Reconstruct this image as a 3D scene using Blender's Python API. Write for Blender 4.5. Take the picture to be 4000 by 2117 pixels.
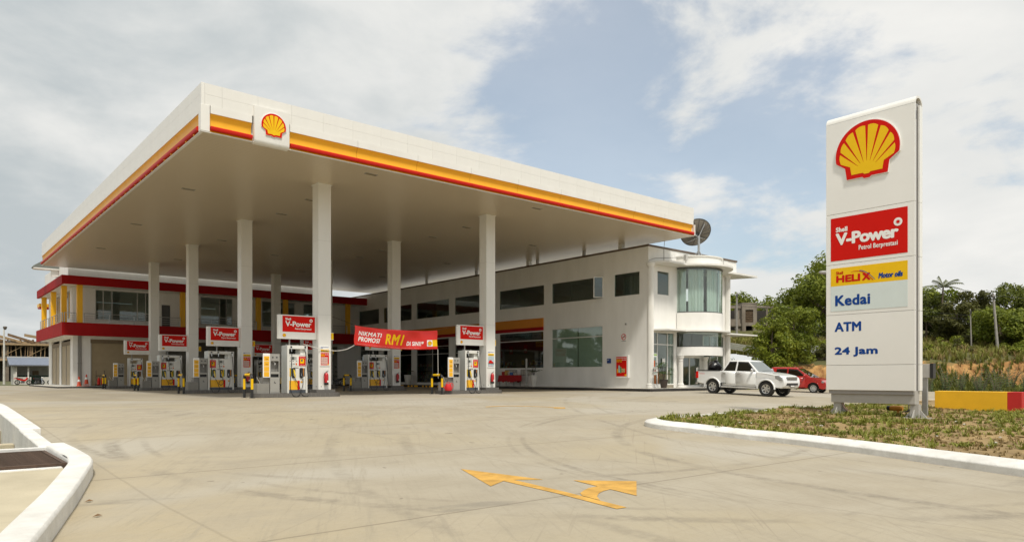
import bpy, bmesh, math, random
import numpy as np
from mathutils import Vector, Matrix, Quaternion
R_ = math.radians
random.seed(7)
scene = bpy.context.scene
for o_ in list(bpy.data.objects):
    bpy.data.objects.remove(o_)
# ------------------------------------------------------------------ camera
cd = bpy.data.cameras.new('camera')
cam = bpy.data.objects.new('camera', cd)
scene.collection.objects.link(cam)
cam.location = (0, 0, 1.05)
cam.rotation_euler = (R_(90), 0, R_(49.7 - 90))
cd.sensor_width = 36
cd.lens = 36 * 2771 / 4000
cd.shift_y = 410.5 / 4000
cd.clip_start = .1
cd.clip_end = 6000
scene.camera = cam
# ------------------------------------------------------------------ view
scene.view_settings.view_transform = 'Standard'
scene.view_settings.look = 'None'
scene.view_settings.exposure = 0.28
scene.view_settings.gamma = 1
scene.view_settings.use_curve_mapping = False
scene.render.engine = 'CYCLES'
scene.cycles.max_bounces = 8
scene.cycles.transparent_max_bounces = 24
scene.cycles.caustics_reflective = False
scene.cycles.caustics_refractive = False
# ------------------------------------------------------------------ sky and sun
SUN = Vector((-.40, -.88, 1.6)).normalized()
world = bpy.data.worlds.new('World')
scene.world = world
world.use_nodes = True
def mk_world():
    nt = world.node_tree
    nt.nodes.clear()
    N = nt.nodes.new
    L = nt.links.new
    def math_(op, a, b=None, c=None):
        n = N('ShaderNodeMath'); n.operation = op
        for i, v in enumerate((a, b, c)):
            if v is None: continue
            if isinstance(v, (int, float)): n.inputs[i].default_value = v
            else: L(v, n.inputs[i])
        return n.outputs[0]
    def vdot(v, d):
        n = N('ShaderNodeVectorMath'); n.operation = 'DOT_PRODUCT'
        L(v, n.inputs[0]); n.inputs[1].default_value = d
        return n.outputs['Value']
    def ramp(v, a, b, lo=0., hi=1.):
        n = N('ShaderNodeMapRange'); n.interpolation_type = 'SMOOTHSTEP'
        L(v, n.inputs[0])
        n.inputs[1].default_value = a; n.inputs[2].default_value = b
        n.inputs[3].default_value = lo; n.inputs[4].default_value = hi
        return n.outputs[0]
    def noise(v, sc, det, ro, w=0., dist=0.):
        n = N('ShaderNodeTexNoise'); n.noise_dimensions = '4D'
        L(v, n.inputs['Vector'])
        n.inputs['W'].default_value = w; n.inputs['Scale'].default_value = sc
        n.inputs['Detail'].default_value = det; n.inputs['Roughness'].default_value = ro
        n.inputs['Distortion'].default_value = dist
        return n.outputs[0]
    tc = N('ShaderNodeTexCoord')
    d = tc.outputs['Generated']
    sep = N('ShaderNodeSeparateXYZ'); L(d, sep.inputs[0])
    zz = math_('MAXIMUM', sep.outputs[2], 0.0)
    den = math_('ADD', zz, .28)
    px = math_('DIVIDE', sep.outputs[0], den)
    py = math_('DIVIDE', sep.outputs[1], den)
    cmb = N('ShaderNodeCombineXYZ'); L(px, cmb.inputs[0]); L(py, cmb.inputs[1])
    L(math_('MULTIPLY', zz, 1.5), cmb.inputs[2])
    p = cmb.outputs[0]
    n1 = noise(p, 1.9, 10, .58, 6.3, .35)
    n2 = noise(p, 4.2, 9, .6, 8.4, .25)
    n3 = noise(p, .9, 5, .5, 1.7, .2)
    n4 = noise(p, 2.1, 7, .55, 5.2, .4)
    f = math_('ADD', math_('MULTIPLY', n1, .70), math_('MULTIPLY', n2, .30))
    # an open blue gap between the cloud banks, a closed deck towards the left
    hole = math_('MULTIPLY', ramp(vdot(d, (.745, .575, .335)), .945, .995), .082)
    f = math_('SUBTRACT', f, hole)
    f = math_('ADD', f, math_('MULTIPLY', math_('SUBTRACT', noise(p, 3.1, 9, .62, 12.6, .5), .5), .30))
    deck = ramp(vdot(d, (.10, .93, .36)), .80, .97)
    f = math_('ADD', f, math_('MULTIPLY', deck, .20))
    low = math_('MULTIPLY', ramp(zz, .26, .06), .075)
    f = math_('ADD', f, low)
    f = math_('ADD', f, math_('MULTIPLY', ramp(zz, .36, .50), .055))
    f = math_('ADD', f, math_('MULTIPLY', ramp(vdot(d, (.93, .22, .28)), .90, .985), .06))
    mask = ramp(f, .43, .555)
    thick = ramp(math_('ADD', math_('MULTIPLY', n3, .45), math_('ADD', math_('MULTIPLY', n4, .40), math_('MULTIPLY', n2, .15))), .42, .60)
    thick = math_('MULTIPLY', thick, math_('MULTIPLY_ADD', deck, .60, .42))
    thick = math_('MINIMUM', math_('ADD', math_('MULTIPLY', thick, .8), math_('MULTIPLY', deck, .20)), 1.0)
    sky = N('ShaderNodeTexSky'); sky.sky_type = 'NISHITA'; sky.sun_disc = False
    sky.sun_elevation = math.asin(SUN.z)
    sky.sun_rotation = math.atan2(SUN.x, SUN.y)
    sky.air_density = 1.0; sky.dust_density = 2.0; sky.ozone_density = 1.0
    bs = N('ShaderNodeBackground'); bs.inputs[1].default_value = .125
    tn = N('ShaderNodeMix'); tn.data_type = 'RGBA'; tn.blend_type = 'MULTIPLY'; tn.inputs[0].default_value = 1; tn.inputs[7].default_value = (.93, 1.03, 1.0, 1)
    L(sky.outputs[0], tn.inputs[6]); L(tn.outputs[2], bs.inputs[0])
    mixc = N('ShaderNodeMix'); mixc.data_type = 'RGBA'
    L(thick, mixc.inputs[0])
    mixc.inputs[6].default_value = (.76, .75, .72, 1)
    mixc.inputs[7].default_value = (.43, .47, .485, 1)
    bc = N('ShaderNodeBackground'); L(mixc.outputs[2], bc.inputs[0]); bc.inputs[1].default_value = 1.0
    ms = N('ShaderNodeMixShader')
    L(math_('MULTIPLY_ADD', mask, .60, .40), ms.inputs[0])          # thin high veil everywhere
    L(bs.outputs[0], ms.inputs[1]); L(bc.outputs[0], ms.inputs[2])
    out = N('ShaderNodeOutputWorld'); L(ms.outputs[0], out.inputs[0])
mk_world()
sl = bpy.data.lights.new('sun', 'SUN')
sl.energy = 2.7
sl.angle = R_(6)
sl.color = (1, .945, .85)
so = bpy.data.objects.new('sun', sl)
scene.collection.objects.link(so)
so.rotation_euler = (-SUN).to_track_quat('-Z', 'Y').to_euler()

# ------------------------------------------------------------------ helpers
COL = scene.collection
def lnk(o):
    COL.objects.link(o); return o
def root(name, label, cat, loc=(0, 0, 0), rz=0., group=None, world=False, kind=None):
    o = lnk(bpy.data.objects.new(name, None))
    o.empty_display_size = .2
    o.location = loc; o.rotation_euler = (0, 0, rz)
    o['label'] = label; o['category'] = cat
    if group: o['group'] = group
    if kind: o['kind'] = kind
    if world: OFFS[o.name] = Vector(loc)
    return o
OFFS = {}
class M:
    """collects shapes for one mesh"""
    def __init__(s): s.v = []; s.f = []; s.m = []
    def add(s, vs, fs, mi=0):
        b = len(s.v); s.v += [tuple(p) for p in vs]
        s.f += [tuple(b + i for i in f) for f in fs]; s.m += [mi] * len(fs)
        return s
    def box(s, x0, x1, y0, y1, z0, z1, mi=0):
        return s.add([(x0, y0, z0), (x1, y0, z0), (x1, y1, z0), (x0, y1, z0), (x0, y0, z1), (x1, y0, z1), (x1, y1, z1), (x0, y1, z1)],
                     [(0, 3, 2, 1), (4, 5, 6, 7), (0, 1, 5, 4), (1, 2, 6, 5), (2, 3, 7, 6), (3, 0, 4, 7)], mi)
    def poly(s, pts, mi=0): return s.add(pts, [tuple(range(len(pts)))], mi)
    def prism(s, pts, ax, c0, c1, mi=0, tap=None):
        n = len(pts)
        def mk(p, c):
            return {'x': (c, p[0], p[1]), 'y': (p[0], c, p[1]), 'z': (p[0], p[1], c)}[ax]
        vs = [mk(p, c0) for p in pts] + [mk(p, c1) for p in (tap or pts)]
        fs = [tuple(range(n)), tuple(range(2 * n - 1, n - 1, -1))] + [(i, (i + 1) % n, n + (i + 1) % n, n + i) for i in range(n)]
        return s.add(vs, fs, mi)
    def cyl(s, p0, p1, r0, r1=None, n=12, cap=True, mi=0):
        p0 = Vector(p0); p1 = Vector(p1); r1 = r0 if r1 is None else r1
        a = (p1 - p0).normalized()
        u = a.orthogonal().normalized(); w = a.cross(u)
        vs = []
        for p, r in ((p0, r0), (p1, r1)):
            for i in range(n):
                t = 2 * math.pi * i / n
                vs.append(p + (u * math.cos(t) + w * math.sin(t)) * r)
        fs = [(i, (i + 1) % n, n + (i + 1) % n, n + i) for i in range(n)]
        if cap: fs += [tuple(range(n)), tuple(range(2 * n - 1, n - 1, -1))]
        return s.add(vs, fs, mi)
    def tube(s, pts, r, n=6, mi=0):
        pts = [Vector(p) for p in pts]; rr = r if isinstance(r, (list, tuple)) else [r] * len(pts)
        vs = []; u = None
        for i, p in enumerate(pts):
            a = (pts[min(i + 1, len(pts) - 1)] - pts[max(i - 1, 0)]).normalized()
            if u is None: u = a.orthogonal().normalized()
            else:
                u = (u - a * u.dot(a))
                u = u.normalized() if u.length > 1e-5 else a.orthogonal().normalized()
            w = a.cross(u)
            for k in range(n):
                t = 2 * math.pi * k / n
                vs.append(p + (u * math.cos(t) + w * math.sin(t)) * rr[i])
        fs = []
        for i in range(len(pts) - 1):
            for k in range(n):
                fs.append((i * n + k, i * n + (k + 1) % n, (i + 1) * n + (k + 1) % n, (i + 1) * n + k))
        fs += [tuple(range(n)), tuple(range(len(vs) - 1, len(vs) - n - 1, -1))]
        return s.add(vs, fs, mi)
    def lathe(s, prof, c=(0, 0, 0), n=20, ax='z', mi=0):
        vs = []; fs = []; m = len(prof)
        for i in range(n):
            t = 2 * math.pi * i / n
            for r, z in prof:
                a, b = r * math.cos(t), r * math.sin(t)
                q = {'z': (a, b, z), 'y': (a, z, b), 'x': (z, a, b)}[ax]
                vs.append((c[0] + q[0], c[1] + q[1], c[2] + q[2]))
        for i in range(n):
            for k in range(m - 1):
                fs.append((i * m + k, ((i + 1) % n) * m + k, ((i + 1) % n) * m + k + 1, i * m + k + 1))
        return s.add(vs, fs, mi)
    def ball(s, c, r, n=10, m=7, mi=0):
        rx, ry, rz = (r, r, r) if isinstance(r, (int, float)) else r
        prof = [(math.sin(math.pi * k / m), -math.cos(math.pi * k / m)) for k in range(m + 1)]
        b = len(s.v); s.lathe([(max(a, 1e-4), z) for a, z in prof], (0, 0, 0), n, 'z', mi)
        for i in range(b, len(s.v)):
            x, y, z = s.v[i]; s.v[i] = (c[0] + x * rx, c[1] + y * ry, c[2] + z * rz)
        return s
    def strip(s, prof, pts, closed=False, mi=0):
        """sweep a (side, up) profile along an XY(Z) path; side is to the right of travel"""
        m = len(prof); n = len(pts); vs = []
        for i, p in enumerate(pts):
            a = Vector(pts[(i - 1) % n if closed else max(i - 1, 0)]); b = Vector(pts[(i + 1) % n if closed else min(i + 1, n - 1)])
            t = (b - a); t.z = 0; t.normalize()
            if 0 < i < n - 1 or closed:
                t1 = Vector(p) - a; t1.z = 0; k = 1 / max(.4, abs(t1.normalized().dot(t)))
            else: k = 1
            r = Vector((t.y, -t.x, 0))
            for sd, up in prof:
                q = Vector(p) + r * sd * k; vs.append((q.x, q.y, q.z + up))
        fs = []
        for i in range(n if closed else n - 1):
            j = (i + 1) % n
            for k in range(m - 1):
                fs.append((i * m + k, j * m + k, j * m + k + 1, i * m + k + 1))
        if not closed: fs += [tuple(range(m)), tuple(range(n * m - 1, n * m - m - 1, -1))]
        return s.add(vs, fs, mi)
    def mesh(s, name, mats, smooth=0, flip=True, off=None):
        me = bpy.data.meshes.new(name)
        vs = s.v if off is None else [(a - off[0], b - off[1], c - off[2]) for a, b, c in s.v]
        me.from_pydata(vs, [], s.f)
        for m in (mats if isinstance(mats, (list, tuple)) else [mats]): me.materials.append(m)
        if any(s.m): me.polygons.foreach_set('material_index', s.m)
        if flip:
            bm = bmesh.new(); bm.from_mesh(me); bmesh.ops.recalc_face_normals(bm, faces=bm.faces); bm.to_mesh(me); bm.free()
        if smooth:
            me.polygons.foreach_set('use_smooth', [True] * len(me.polygons))
            me.set_sharp_from_angle(angle=R_(smooth))
        me.update()
        return me
def top_of(o):
    while o.parent: o = o.parent
    return o
def bevel(o, w, seg=2):
    b = o.modifiers.new('bevel', 'BEVEL'); b.width = w; b.segments = seg; b.limit_method = 'ANGLE'; b.angle_limit = R_(35)
    return o
def part(parent, name, mb, mats, smooth=0, bev=0, label=None, kind=None, flip=True, seg=2):
    off = OFFS.get(top_of(parent).name)
    o = lnk(bpy.data.objects.new(name, mb.mesh(name, mats, smooth, flip, off)))
    o.parent = parent
    if label: o['label'] = label
    if kind: o['kind'] = kind
    if bev: bevel(o, bev, seg)
    return o
def piece(parent, name, me, loc, rz=0., rot=None):
    """a repeated piece that shares mesh data; loc in the thing's own frame (world if a world thing)"""
    o = lnk(bpy.data.objects.new(name, me)); o.parent = parent
    off = OFFS.get(top_of(parent).name)
    if off: loc = Vector(loc) - off
    o.location = loc; o.rotation_euler = rot if rot else (0, 0, rz)
    return o
def single(name, mb, mats, label=None, cat=None, group=None, kind=None, smooth=0, bev=0, loc=None, flip=True):
    me = mb.mesh(name, mats, smooth, flip, loc)
    o = lnk(bpy.data.objects.new(name, me))
    if loc: o.location = loc
    if label: o['label'] = label
    if cat: o['category'] = cat
    if group: o['group'] = group
    if kind: o['kind'] = kind
    if bev: bevel(o, bev)
    return o
def copy_tree(o, loc=None, label=None, parent=None, rz=None):
    c = lnk(o.copy()); c.parent = parent
    if loc is not None: c.location = loc
    if rz is not None: c.rotation_euler = (0, 0, rz)
    if label: c['label'] = label
    for ch in list(o.children): copy_tree(ch, parent=c)
    return c

# ------------------------------------------------------------------ materials
def mat(name, col, rough=.5, metal=0., var=0., vs=3., bump=0., bs=40., spec=.5, coat=0., dirt=0., emit=0., stretch=None):
    m = bpy.data.materials.new(name); m.use_nodes = True
    nt = m.node_tree; b = nt.nodes['Principled BSDF']
    c4 = (*col, 1)
    b.inputs['Base Color'].default_value = c4
    b.inputs['Roughness'].default_value = rough; b.inputs['Metallic'].default_value = metal
    b.inputs['Specular IOR Level'].default_value = spec; b.inputs['Coat Weight'].default_value = coat
    if coat: b.inputs['Coat Roughness'].default_value = .06
    if emit:
        b.inputs['Emission Color'].default_value = c4; b.inputs['Emission Strength'].default_value = emit
    if var or bump or dirt:
        tc = nt.nodes.new('ShaderNodeTexCoord'); src = tc.outputs['Object']
        if stretch:
            mp = nt.nodes.new('ShaderNodeMapping'); mp.inputs['Scale'].default_value = stretch
            nt.links.new(src, mp.inputs[0]); src2 = mp.outputs[0]
        else: src2 = src
        def noi(sc, det, s):
            n = nt.nodes.new('ShaderNodeTexNoise'); n.inputs['Scale'].default_value = sc; n.inputs['Detail'].default_value = det
            n.inputs['Roughness'].default_value = .62
            nt.links.new(s, n.inputs['Vector']); return n.outputs[0]
        if var or dirt:
            mr = nt.nodes.new('ShaderNodeMapRange'); nt.links.new(noi(vs, 7, src2), mr.inputs[0])
            mr.inputs[1].default_value = .3; mr.inputs[2].default_value = .7
            mx = nt.nodes.new('ShaderNodeMix'); mx.data_type = 'RGBA'; nt.links.new(mr.outputs[0], mx.inputs[0])
            k = max(var, dirt)
            mx.inputs[6].default_value = (col[0] * (1 - k), col[1] * (1 - k * 1.04), col[2] * (1 - k * 1.12), 1)
            mx.inputs[7].default_value = (*[min(.98, c * (1 + var * .6)) for c in col], 1)
            nt.links.new(mx.outputs[2], b.inputs['Base Color'])
            if rough > .15:
                m2 = nt.nodes.new('ShaderNodeMapRange'); nt.links.new(noi(vs * 2.3, 4, src), m2.inputs[0])
                m2.inputs[3].default_value = rough * .82; m2.inputs[4].default_value = min(1, rough * 1.2)
                nt.links.new(m2.outputs[0], b.inputs['Roughness'])
        if bump:
            bp = nt.nodes.new('ShaderNodeBump'); bp.inputs['Strength'].default_value = bump; bp.inputs['Distance'].default_value = .02
            nt.links.new(noi(bs, 5, src), bp.inputs['Height']); nt.links.new(bp.outputs[0], b.inputs['Normal'])
    return m
def glass(name, tint=(.75, .85, .82), refl=.04, dark=.16):
    m = bpy.data.materials.new(name); m.use_nodes = True; nt = m.node_tree
    nt.nodes.clear()
    out = nt.nodes.new('ShaderNodeOutputMaterial')
    tr = nt.nodes.new('ShaderNodeBsdfTransparent'); tr.inputs[0].default_value = (*[t * (1 - dark) for t in tint], 1)
    gl = nt.nodes.new('ShaderNodeBsdfGlossy'); gl.inputs['Roughness'].default_value = .015; gl.inputs[0].default_value = (.95, .97, .97, 1)
    tc = nt.nodes.new('ShaderNodeTexCoord'); nz = nt.nodes.new('ShaderNodeTexNoise'); nz.inputs['Scale'].default_value = .8
    nt.links.new(tc.outputs['Object'], nz.inputs['Vector'])
    bp = nt.nodes.new('ShaderNodeBump'); bp.inputs['Strength'].default_value = .02; bp.inputs['Distance'].default_value = .05
    nt.links.new(nz.outputs[0], bp.inputs['Height']); nt.links.new(bp.outputs[0], gl.inputs['Normal'])
    lw = nt.nodes.new('ShaderNodeLayerWeight'); lw.inputs[0].default_value = .5
    pw = nt.nodes.new('ShaderNodeMath'); pw.operation = 'POWER'; pw.inputs[1].default_value = 4.0; nt.links.new(lw.outputs['Facing'], pw.inputs[0])
    ad = nt.nodes.new('ShaderNodeMath'); ad.operation = 'MULTIPLY_ADD'; ad.inputs[1].default_value = .9; ad.inputs[2].default_value = .03 + refl; ad.use_clamp = True
    nt.links.new(pw.outputs[0], ad.inputs[0])
    mx = nt.nodes.new('ShaderNodeMixShader'); nt.links.new(ad.outputs[0], mx.inputs[0])
    nt.links.new(tr.outputs[0], mx.inputs[1]); nt.links.new(gl.outputs[0], mx.inputs[2]); nt.links.new(mx.outputs[0], out.inputs[0])
    return m
WHITE = mat('white_paint', (.78, .765, .72), .5, var=.05, vs=1.3, bump=.05, bs=30, dirt=.09, stretch=(1, 1, .35))
WALL = mat('white_render', (.83, .82, .785), .75, var=.05, vs=.8, bump=.25, bs=55, dirt=.10, stretch=(1, 1, .3))
PANEL = mat('white_metal_panel', (.76, .745, .70), .36, var=.035, vs=.9, dirt=.06, stretch=(1, 1, .25))
SIGNW = mat('sign_white', (.80, .79, .75), .3, var=.02, vs=.7, dirt=.03)
YEL = mat('yellow_paint', (.86, .45, .012), .38, var=.05, vs=1.2)
YELS = mat('sign_yellow', (.82, .50, .006), .45, var=.03, spec=.2)
ORG = mat('orange_band', (.62, .22, .012), .45, var=.04)
RED = mat('red_paint', (.58, .016, .008), .45, spec=.25, var=.06, vs=1.5)
REDS = mat('sign_red', (.60, .009, .004), .5, var=.03, spec=.12)
DRED = mat('dark_red_render', (.34, .006, .007), .7, spec=.2, var=.12, vs=.9, bump=.15, bs=50)
LET = mat('lettering_white', (.82, .81, .77), .4)
NAVY = mat('lettering_navy', (.006, .055, .26), .5, spec=.15)
LRED = mat('lettering_red', (.55, .010, .005), .5, spec=.15)
BLK = mat('black_rubber', (.012, .012, .012), .45, var=.2)
BLKP = mat('black_plastic', (.02, .02, .021), .4, var=.2)
GREY = mat('grey_steel', (.30, .29, .27), .45, var=.08, vs=4)
DGREY = mat('dark_grey', (.085, .085, .085), .5, var=.1)
LGREY = mat('light_grey', (.48, .47, .44), .5, var=.06)
CHROME = mat('chrome', (.72, .72, .72), .12, metal=1)
STEEL = mat('galvanised_steel', (.46, .47, .47), .38, metal=.7, var=.12, vs=6)
TILE = mat('island_tile', (.13, .12, .108), .5, var=.16, vs=5, bump=.1)
GROUT = mat('grout', (.34, .32, .28), .85, var=.1)
DCONC = mat('dark_kerb_paint', (.028, .025, .022), .6, var=.3, vs=2)
CONC = mat('raw_concrete', (.30, .265, .20), .9, var=.22, vs=1.6, bump=.4, bs=22)
KERBW = mat('kerb_white_paint', (.74, .73, .69), .75, var=.07, vs=1.7, bump=.7, bs=11, dirt=.22)
GL = glass('window_glass')
GLG = glass('green_glass', (.885, .945, .92), .04, .03)
GLD = glass('dark_glass', (.6, .66, .62), .02, .22)
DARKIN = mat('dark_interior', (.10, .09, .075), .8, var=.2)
def wall_holes(mb, ax, c, t, a0, a1, z0, z1, holes, mi=0):
    """wall slab on plane ax=c .. c+t with rectangular openings [(a0,a1,z0,z1)]"""
    A = sorted({a0, a1, *[h for H in holes for h in H[:2]]}); Zs = sorted({z0, z1, *[h for H in holes for h in H[2:]]})
    A = [a for a in A if a0 <= a <= a1]; Zs = [z for z in Zs if z0 <= z <= z1]
    def inh(a, z): return any(H[0] < a < H[1] and H[2] < z < H[3] for H in holes)
    def P(a, z, d): return (c + d, a, z) if ax == 'x' else (a, c + d, z)
    solid = {}
    for i in range(len(A) - 1):
        for j in range(len(Zs) - 1):
            solid[i, j] = not inh((A[i] + A[i + 1]) / 2, (Zs[j] + Zs[j + 1]) / 2)
    for (i, j), s in solid.items():
        if not s: continue
        q = [(A[i], Zs[j]), (A[i + 1], Zs[j]), (A[i + 1], Zs[j + 1]), (A[i], Zs[j + 1])]
        mb.poly([P(*p, 0) for p in q], mi); mb.poly([P(*p, t) for p in reversed(q)], mi)
        for (di, dj, k0, k1) in ((-1, 0, 0, 3), (1, 0, 1, 2), (0, -1, 0, 1), (0, 1, 3, 2)):
            if not solid.get((i + di, j + dj), False):
                mb.poly([P(*q[k0], 0), P(*q[k1], 0), P(*q[k1], t), P(*q[k0], t)], mi)
def window(parent, ax, c, a0, a1, z0, z1, vm=(), hm=(), fw=.06, dep=.08, sgn=1, fmat=None, gmat=None, name='window', pdep=.5):
    """frame + mullions at plane ax=c, going dep inward (sgn); one pane per light"""
    m = M()
    def bx(u0, u1, w0, w1, d0=0, d1=1.):
        lo, hi = sorted((c + sgn * dep * d0, c + sgn * dep * d1))
        (m.box(lo, hi, u0, u1, w0, w1) if ax == 'x' else m.box(u0, u1, lo, hi, w0, w1))
    bx(a0, a1, z1 - fw, z1); bx(a0, a1, z0, z0 + fw); bx(a0, a0 + fw, z0 + fw, z1 - fw); bx(a1 - fw, a1, z0 + fw, z1 - fw)
    for v in vm: bx(v - fw / 2, v + fw / 2, z0 + fw, z1 - fw, .04, .96)
    xs = [a0 + fw] + list(vm) + [a1 - fw]
    for hh in hm:
        if isinstance(hh, tuple): bx(hh[1], hh[2], hh[0] - fw / 2, hh[0] + fw / 2, .08, .92)
        else: bx(a0 + fw, a1 - fw, hh - fw / 2, hh + fw / 2, .08, .92)
    w = part(parent, name, m, fmat or WHITE)
    zs = [z0 + fw] + [x for x in hm if not isinstance(x, tuple)] + [z1 - fw]
    for i in range(len(xs) - 1):
        for j in range(len(zs) - 1):
            p = M(); d = c + sgn * dep * pdep
            if ax == 'x': p.box(d - .004, d + .004, xs[i], xs[i + 1], zs[j], zs[j + 1])
            else: p.box(xs[i], xs[i + 1], d - .004, d + .004, zs[j], zs[j + 1])
            part(w, 'pane', p, gmat or GL)
    return w
_font = {}
def text_verts(body, bold=0., spacing=1., cuts=False):
    k = (body, bold, spacing, cuts)
    if k not in _font:
        cu = bpy.data.curves.new('t', 'FONT'); cu.body = body; cu.offset = bold; cu.space_character = spacing; cu.resolution_u = 3
        ob = bpy.data.objects.new('t', cu); COL.objects.link(ob)
        dg = bpy.context.evaluated_depsgraph_get(); me = bpy.data.meshes.new_from_object(ob.evaluated_get(dg))
        v = np.array([tuple(x.co) for x in me.vertices]); f = [tuple(p.vertices) for p in me.polygons]
        bpy.data.objects.remove(ob); bpy.data.curves.remove(cu); bpy.data.meshes.remove(me)
        lo = v.min(0); hi = v.max(0); v = (v - lo) / np.maximum(hi - lo, 1e-6)
        if cuts:                                   # slice the glyphs so they can follow a curved surface
            bm = bmesh.new(); vv = [bm.verts.new(q) for q in v]
            for q in f:
                try: bm.faces.new([vv[i] for i in q])
                except ValueError: pass
            for n_, ax_ in ((30, (1, 0, 0)), (6, (0, 1, 0))):
                for i in range(1, n_):
                    bmesh.ops.bisect_plane(bm, geom=bm.verts[:] + bm.edges[:] + bm.faces[:], plane_co=[i / n_ * c for c in ax_], plane_no=ax_)
            bm.verts.index_update(); v = np.array([tuple(q.co) for q in bm.verts]); f = [tuple(q.index for q in fc.verts) for fc in bm.faces]; bm.free()
        _font[k] = (v, f)
    return _font[k]
def text(parent, body, ax, c, a0, a1, z0, z1, m, bold=.02, spacing=1.05, shear=0., slope=0., name='lettering', warp=None):
    """lettering fitted to the rectangle a0..a1 x z0..z1 on plane ax=c (facing the negative side); bold = stroke growth / height"""
    v, f = text_verts(body, 0, spacing, bool(warp) and len(body) < 12)
    mb = M(); b = bold * .9; h = z1 - z0; sg = 1 if a1 > a0 else -1
    asp = abs(a1 - a0) / h
    sh = [(0, 0)] if b < .012 else [(0, 0), (b, 0), (-b, 0), (0, b * .8), (0, -b * .8), (b * .7, b * .6), (-b * .7, b * .6), (b * .7, -b * .6), (-b * .7, -b * .6)]
    asr = 5.3 / 1.03 if warp else 1
    for k, (du, dv) in enumerate(sh):
        out = []
        for x, y, _ in v:
            yy = y * (1 - 1.6 * b) + .8 * b + dv
            a = a0 + (a1 - a0) * (x * (1 - 2 * b / max(asp, .3) / 1) + b / max(asp, .3)) + sg * du * h / (asr if (warp and abs(a1 - a0) < 1.01 and abs(h) < 1.01 and a1 <= 1.0) else 1) + shear * h * y * sg
            z = z0 + h * yy + slope * x
            cc = c - .00035 * k
            p = (cc, a, z) if ax == 'x' else (a, cc, z)
            if warp:
                q = warp(a, z, c); p = (q[0], q[1] - .00035 * k, q[2])
            out.append(p)
        mb.add(out, f)
    return part(parent, name, mb, m, flip=False)
def emblem(parent, ax, c, a, z, s, sg=1, name='emblem', thick=.05):
    """scallop emblem, s = half width; sg = +1 if the viewer's right is +a"""
    def P(u, w, d): return (c + d, a + sg * u * s, z + w * s) if ax == 'x' else (a + sg * u * s, c + d, z + w * s)
    def arc(r, t0, t1, n, cy=-.02): return [(r * math.sin(t0 + (t1 - t0) * i / n), cy + r * math.cos(t0 + (t1 - t0) * i / n)) for i in range(n + 1)]
    out = arc(1.0, -R_(101), R_(101), 40) + [(.69, -.42), (.635, -.80), (.14, -.80), (.09, -.85), (-.09, -.85), (-.14, -.80), (-.635, -.80), (-.69, -.42)]
    def slab(pts, d0, d1, mt, nm, par):
        mb = M(); n = len(pts)
        mb.add([P(u, w, d0) for u, w in pts] + [P(u, w, d1) for u, w in pts],
               [tuple(range(n)), tuple(range(2 * n - 1, n - 1, -1))] + [(i, (i + 1) % n, n + (i + 1) % n, n + i) for i in range(n)])
        return part(par, nm, mb, mt)
    e = slab(out, 0, -thick * .8, LET, name, parent)
    sc = .975
    slab([(u * sc, w * sc) for u, w in out], -thick * .8 + .001, -thick, REDS, 'red_border', e)
    F = (0, -.66)
    mb = M(); n = 8; ang = [R_(-63 + 126 * i / n) for i in range(n + 1)]
    rib = []
    inner = [(-.80, -.20), (-.55, -.33), (-.50, -.66), (-.12, -.66), (-.07, -.71), (.07, -.71), (.12, -.66), (.50, -.66), (.55, -.33), (.80, -.20)]
    d = -thick - .004
    body = [(-.80, -.20)]
    def outer(t):                              # distance from the focus to the inner rim along angle t
        dx, dy = math.sin(t), math.cos(t); cy = -.02 - F[1]
        b = dy * cy; return b + math.sqrt(max(0, b * b - cy * cy + .845 ** 2))
    fan = []
    for i in range(n):
        g0 = .030; t0, t1 = ang[i], ang[i + 1]
        r0 = .36
        lo0 = t0 + (.012 if i else 0); lo1 = t1 - (.012 if i < n - 1 else 0)
        hi0 = t0 + (g0 if i else 0); hi1 = t1 - (g0 if i < n - 1 else 0)
        top = []
        for k in range(5):
            t = hi0 + (hi1 - hi0) * k / 4; R = outer(t) * (1 + .02 * math.sin(math.pi * k / 4) - .012)
            top.append((F[0] + R * math.sin(t), F[1] + R * math.cos(t)))
        pts = [(F[0] + r0 * math.sin(lo0), F[1] + r0 * math.cos(lo0))] + top + [(F[0] + r0 * math.sin(lo1), F[1] + r0 * math.cos(lo1))]
        mb.poly([P(u, w, d) for u, w in pts])
    # the hinge below the ribs
    base = [(F[0] + .362 * math.sin(t), F[1] + .362 * math.cos(t)) for t in [R_(-63 + 126 * i / 12) for i in range(13)]]
    mb.poly([P(u, w, d - .0015 * min(1, s * 8)) for u, w in base + [(.52, -.36), (.47, -.655), (.12, -.655), (.07, -.70), (-.07, -.70), (-.12, -.655), (-.47, -.655), (-.52, -.36)]])
    part(e, 'yellow_shell', mb, YELS, flip=False)
    return e
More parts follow.
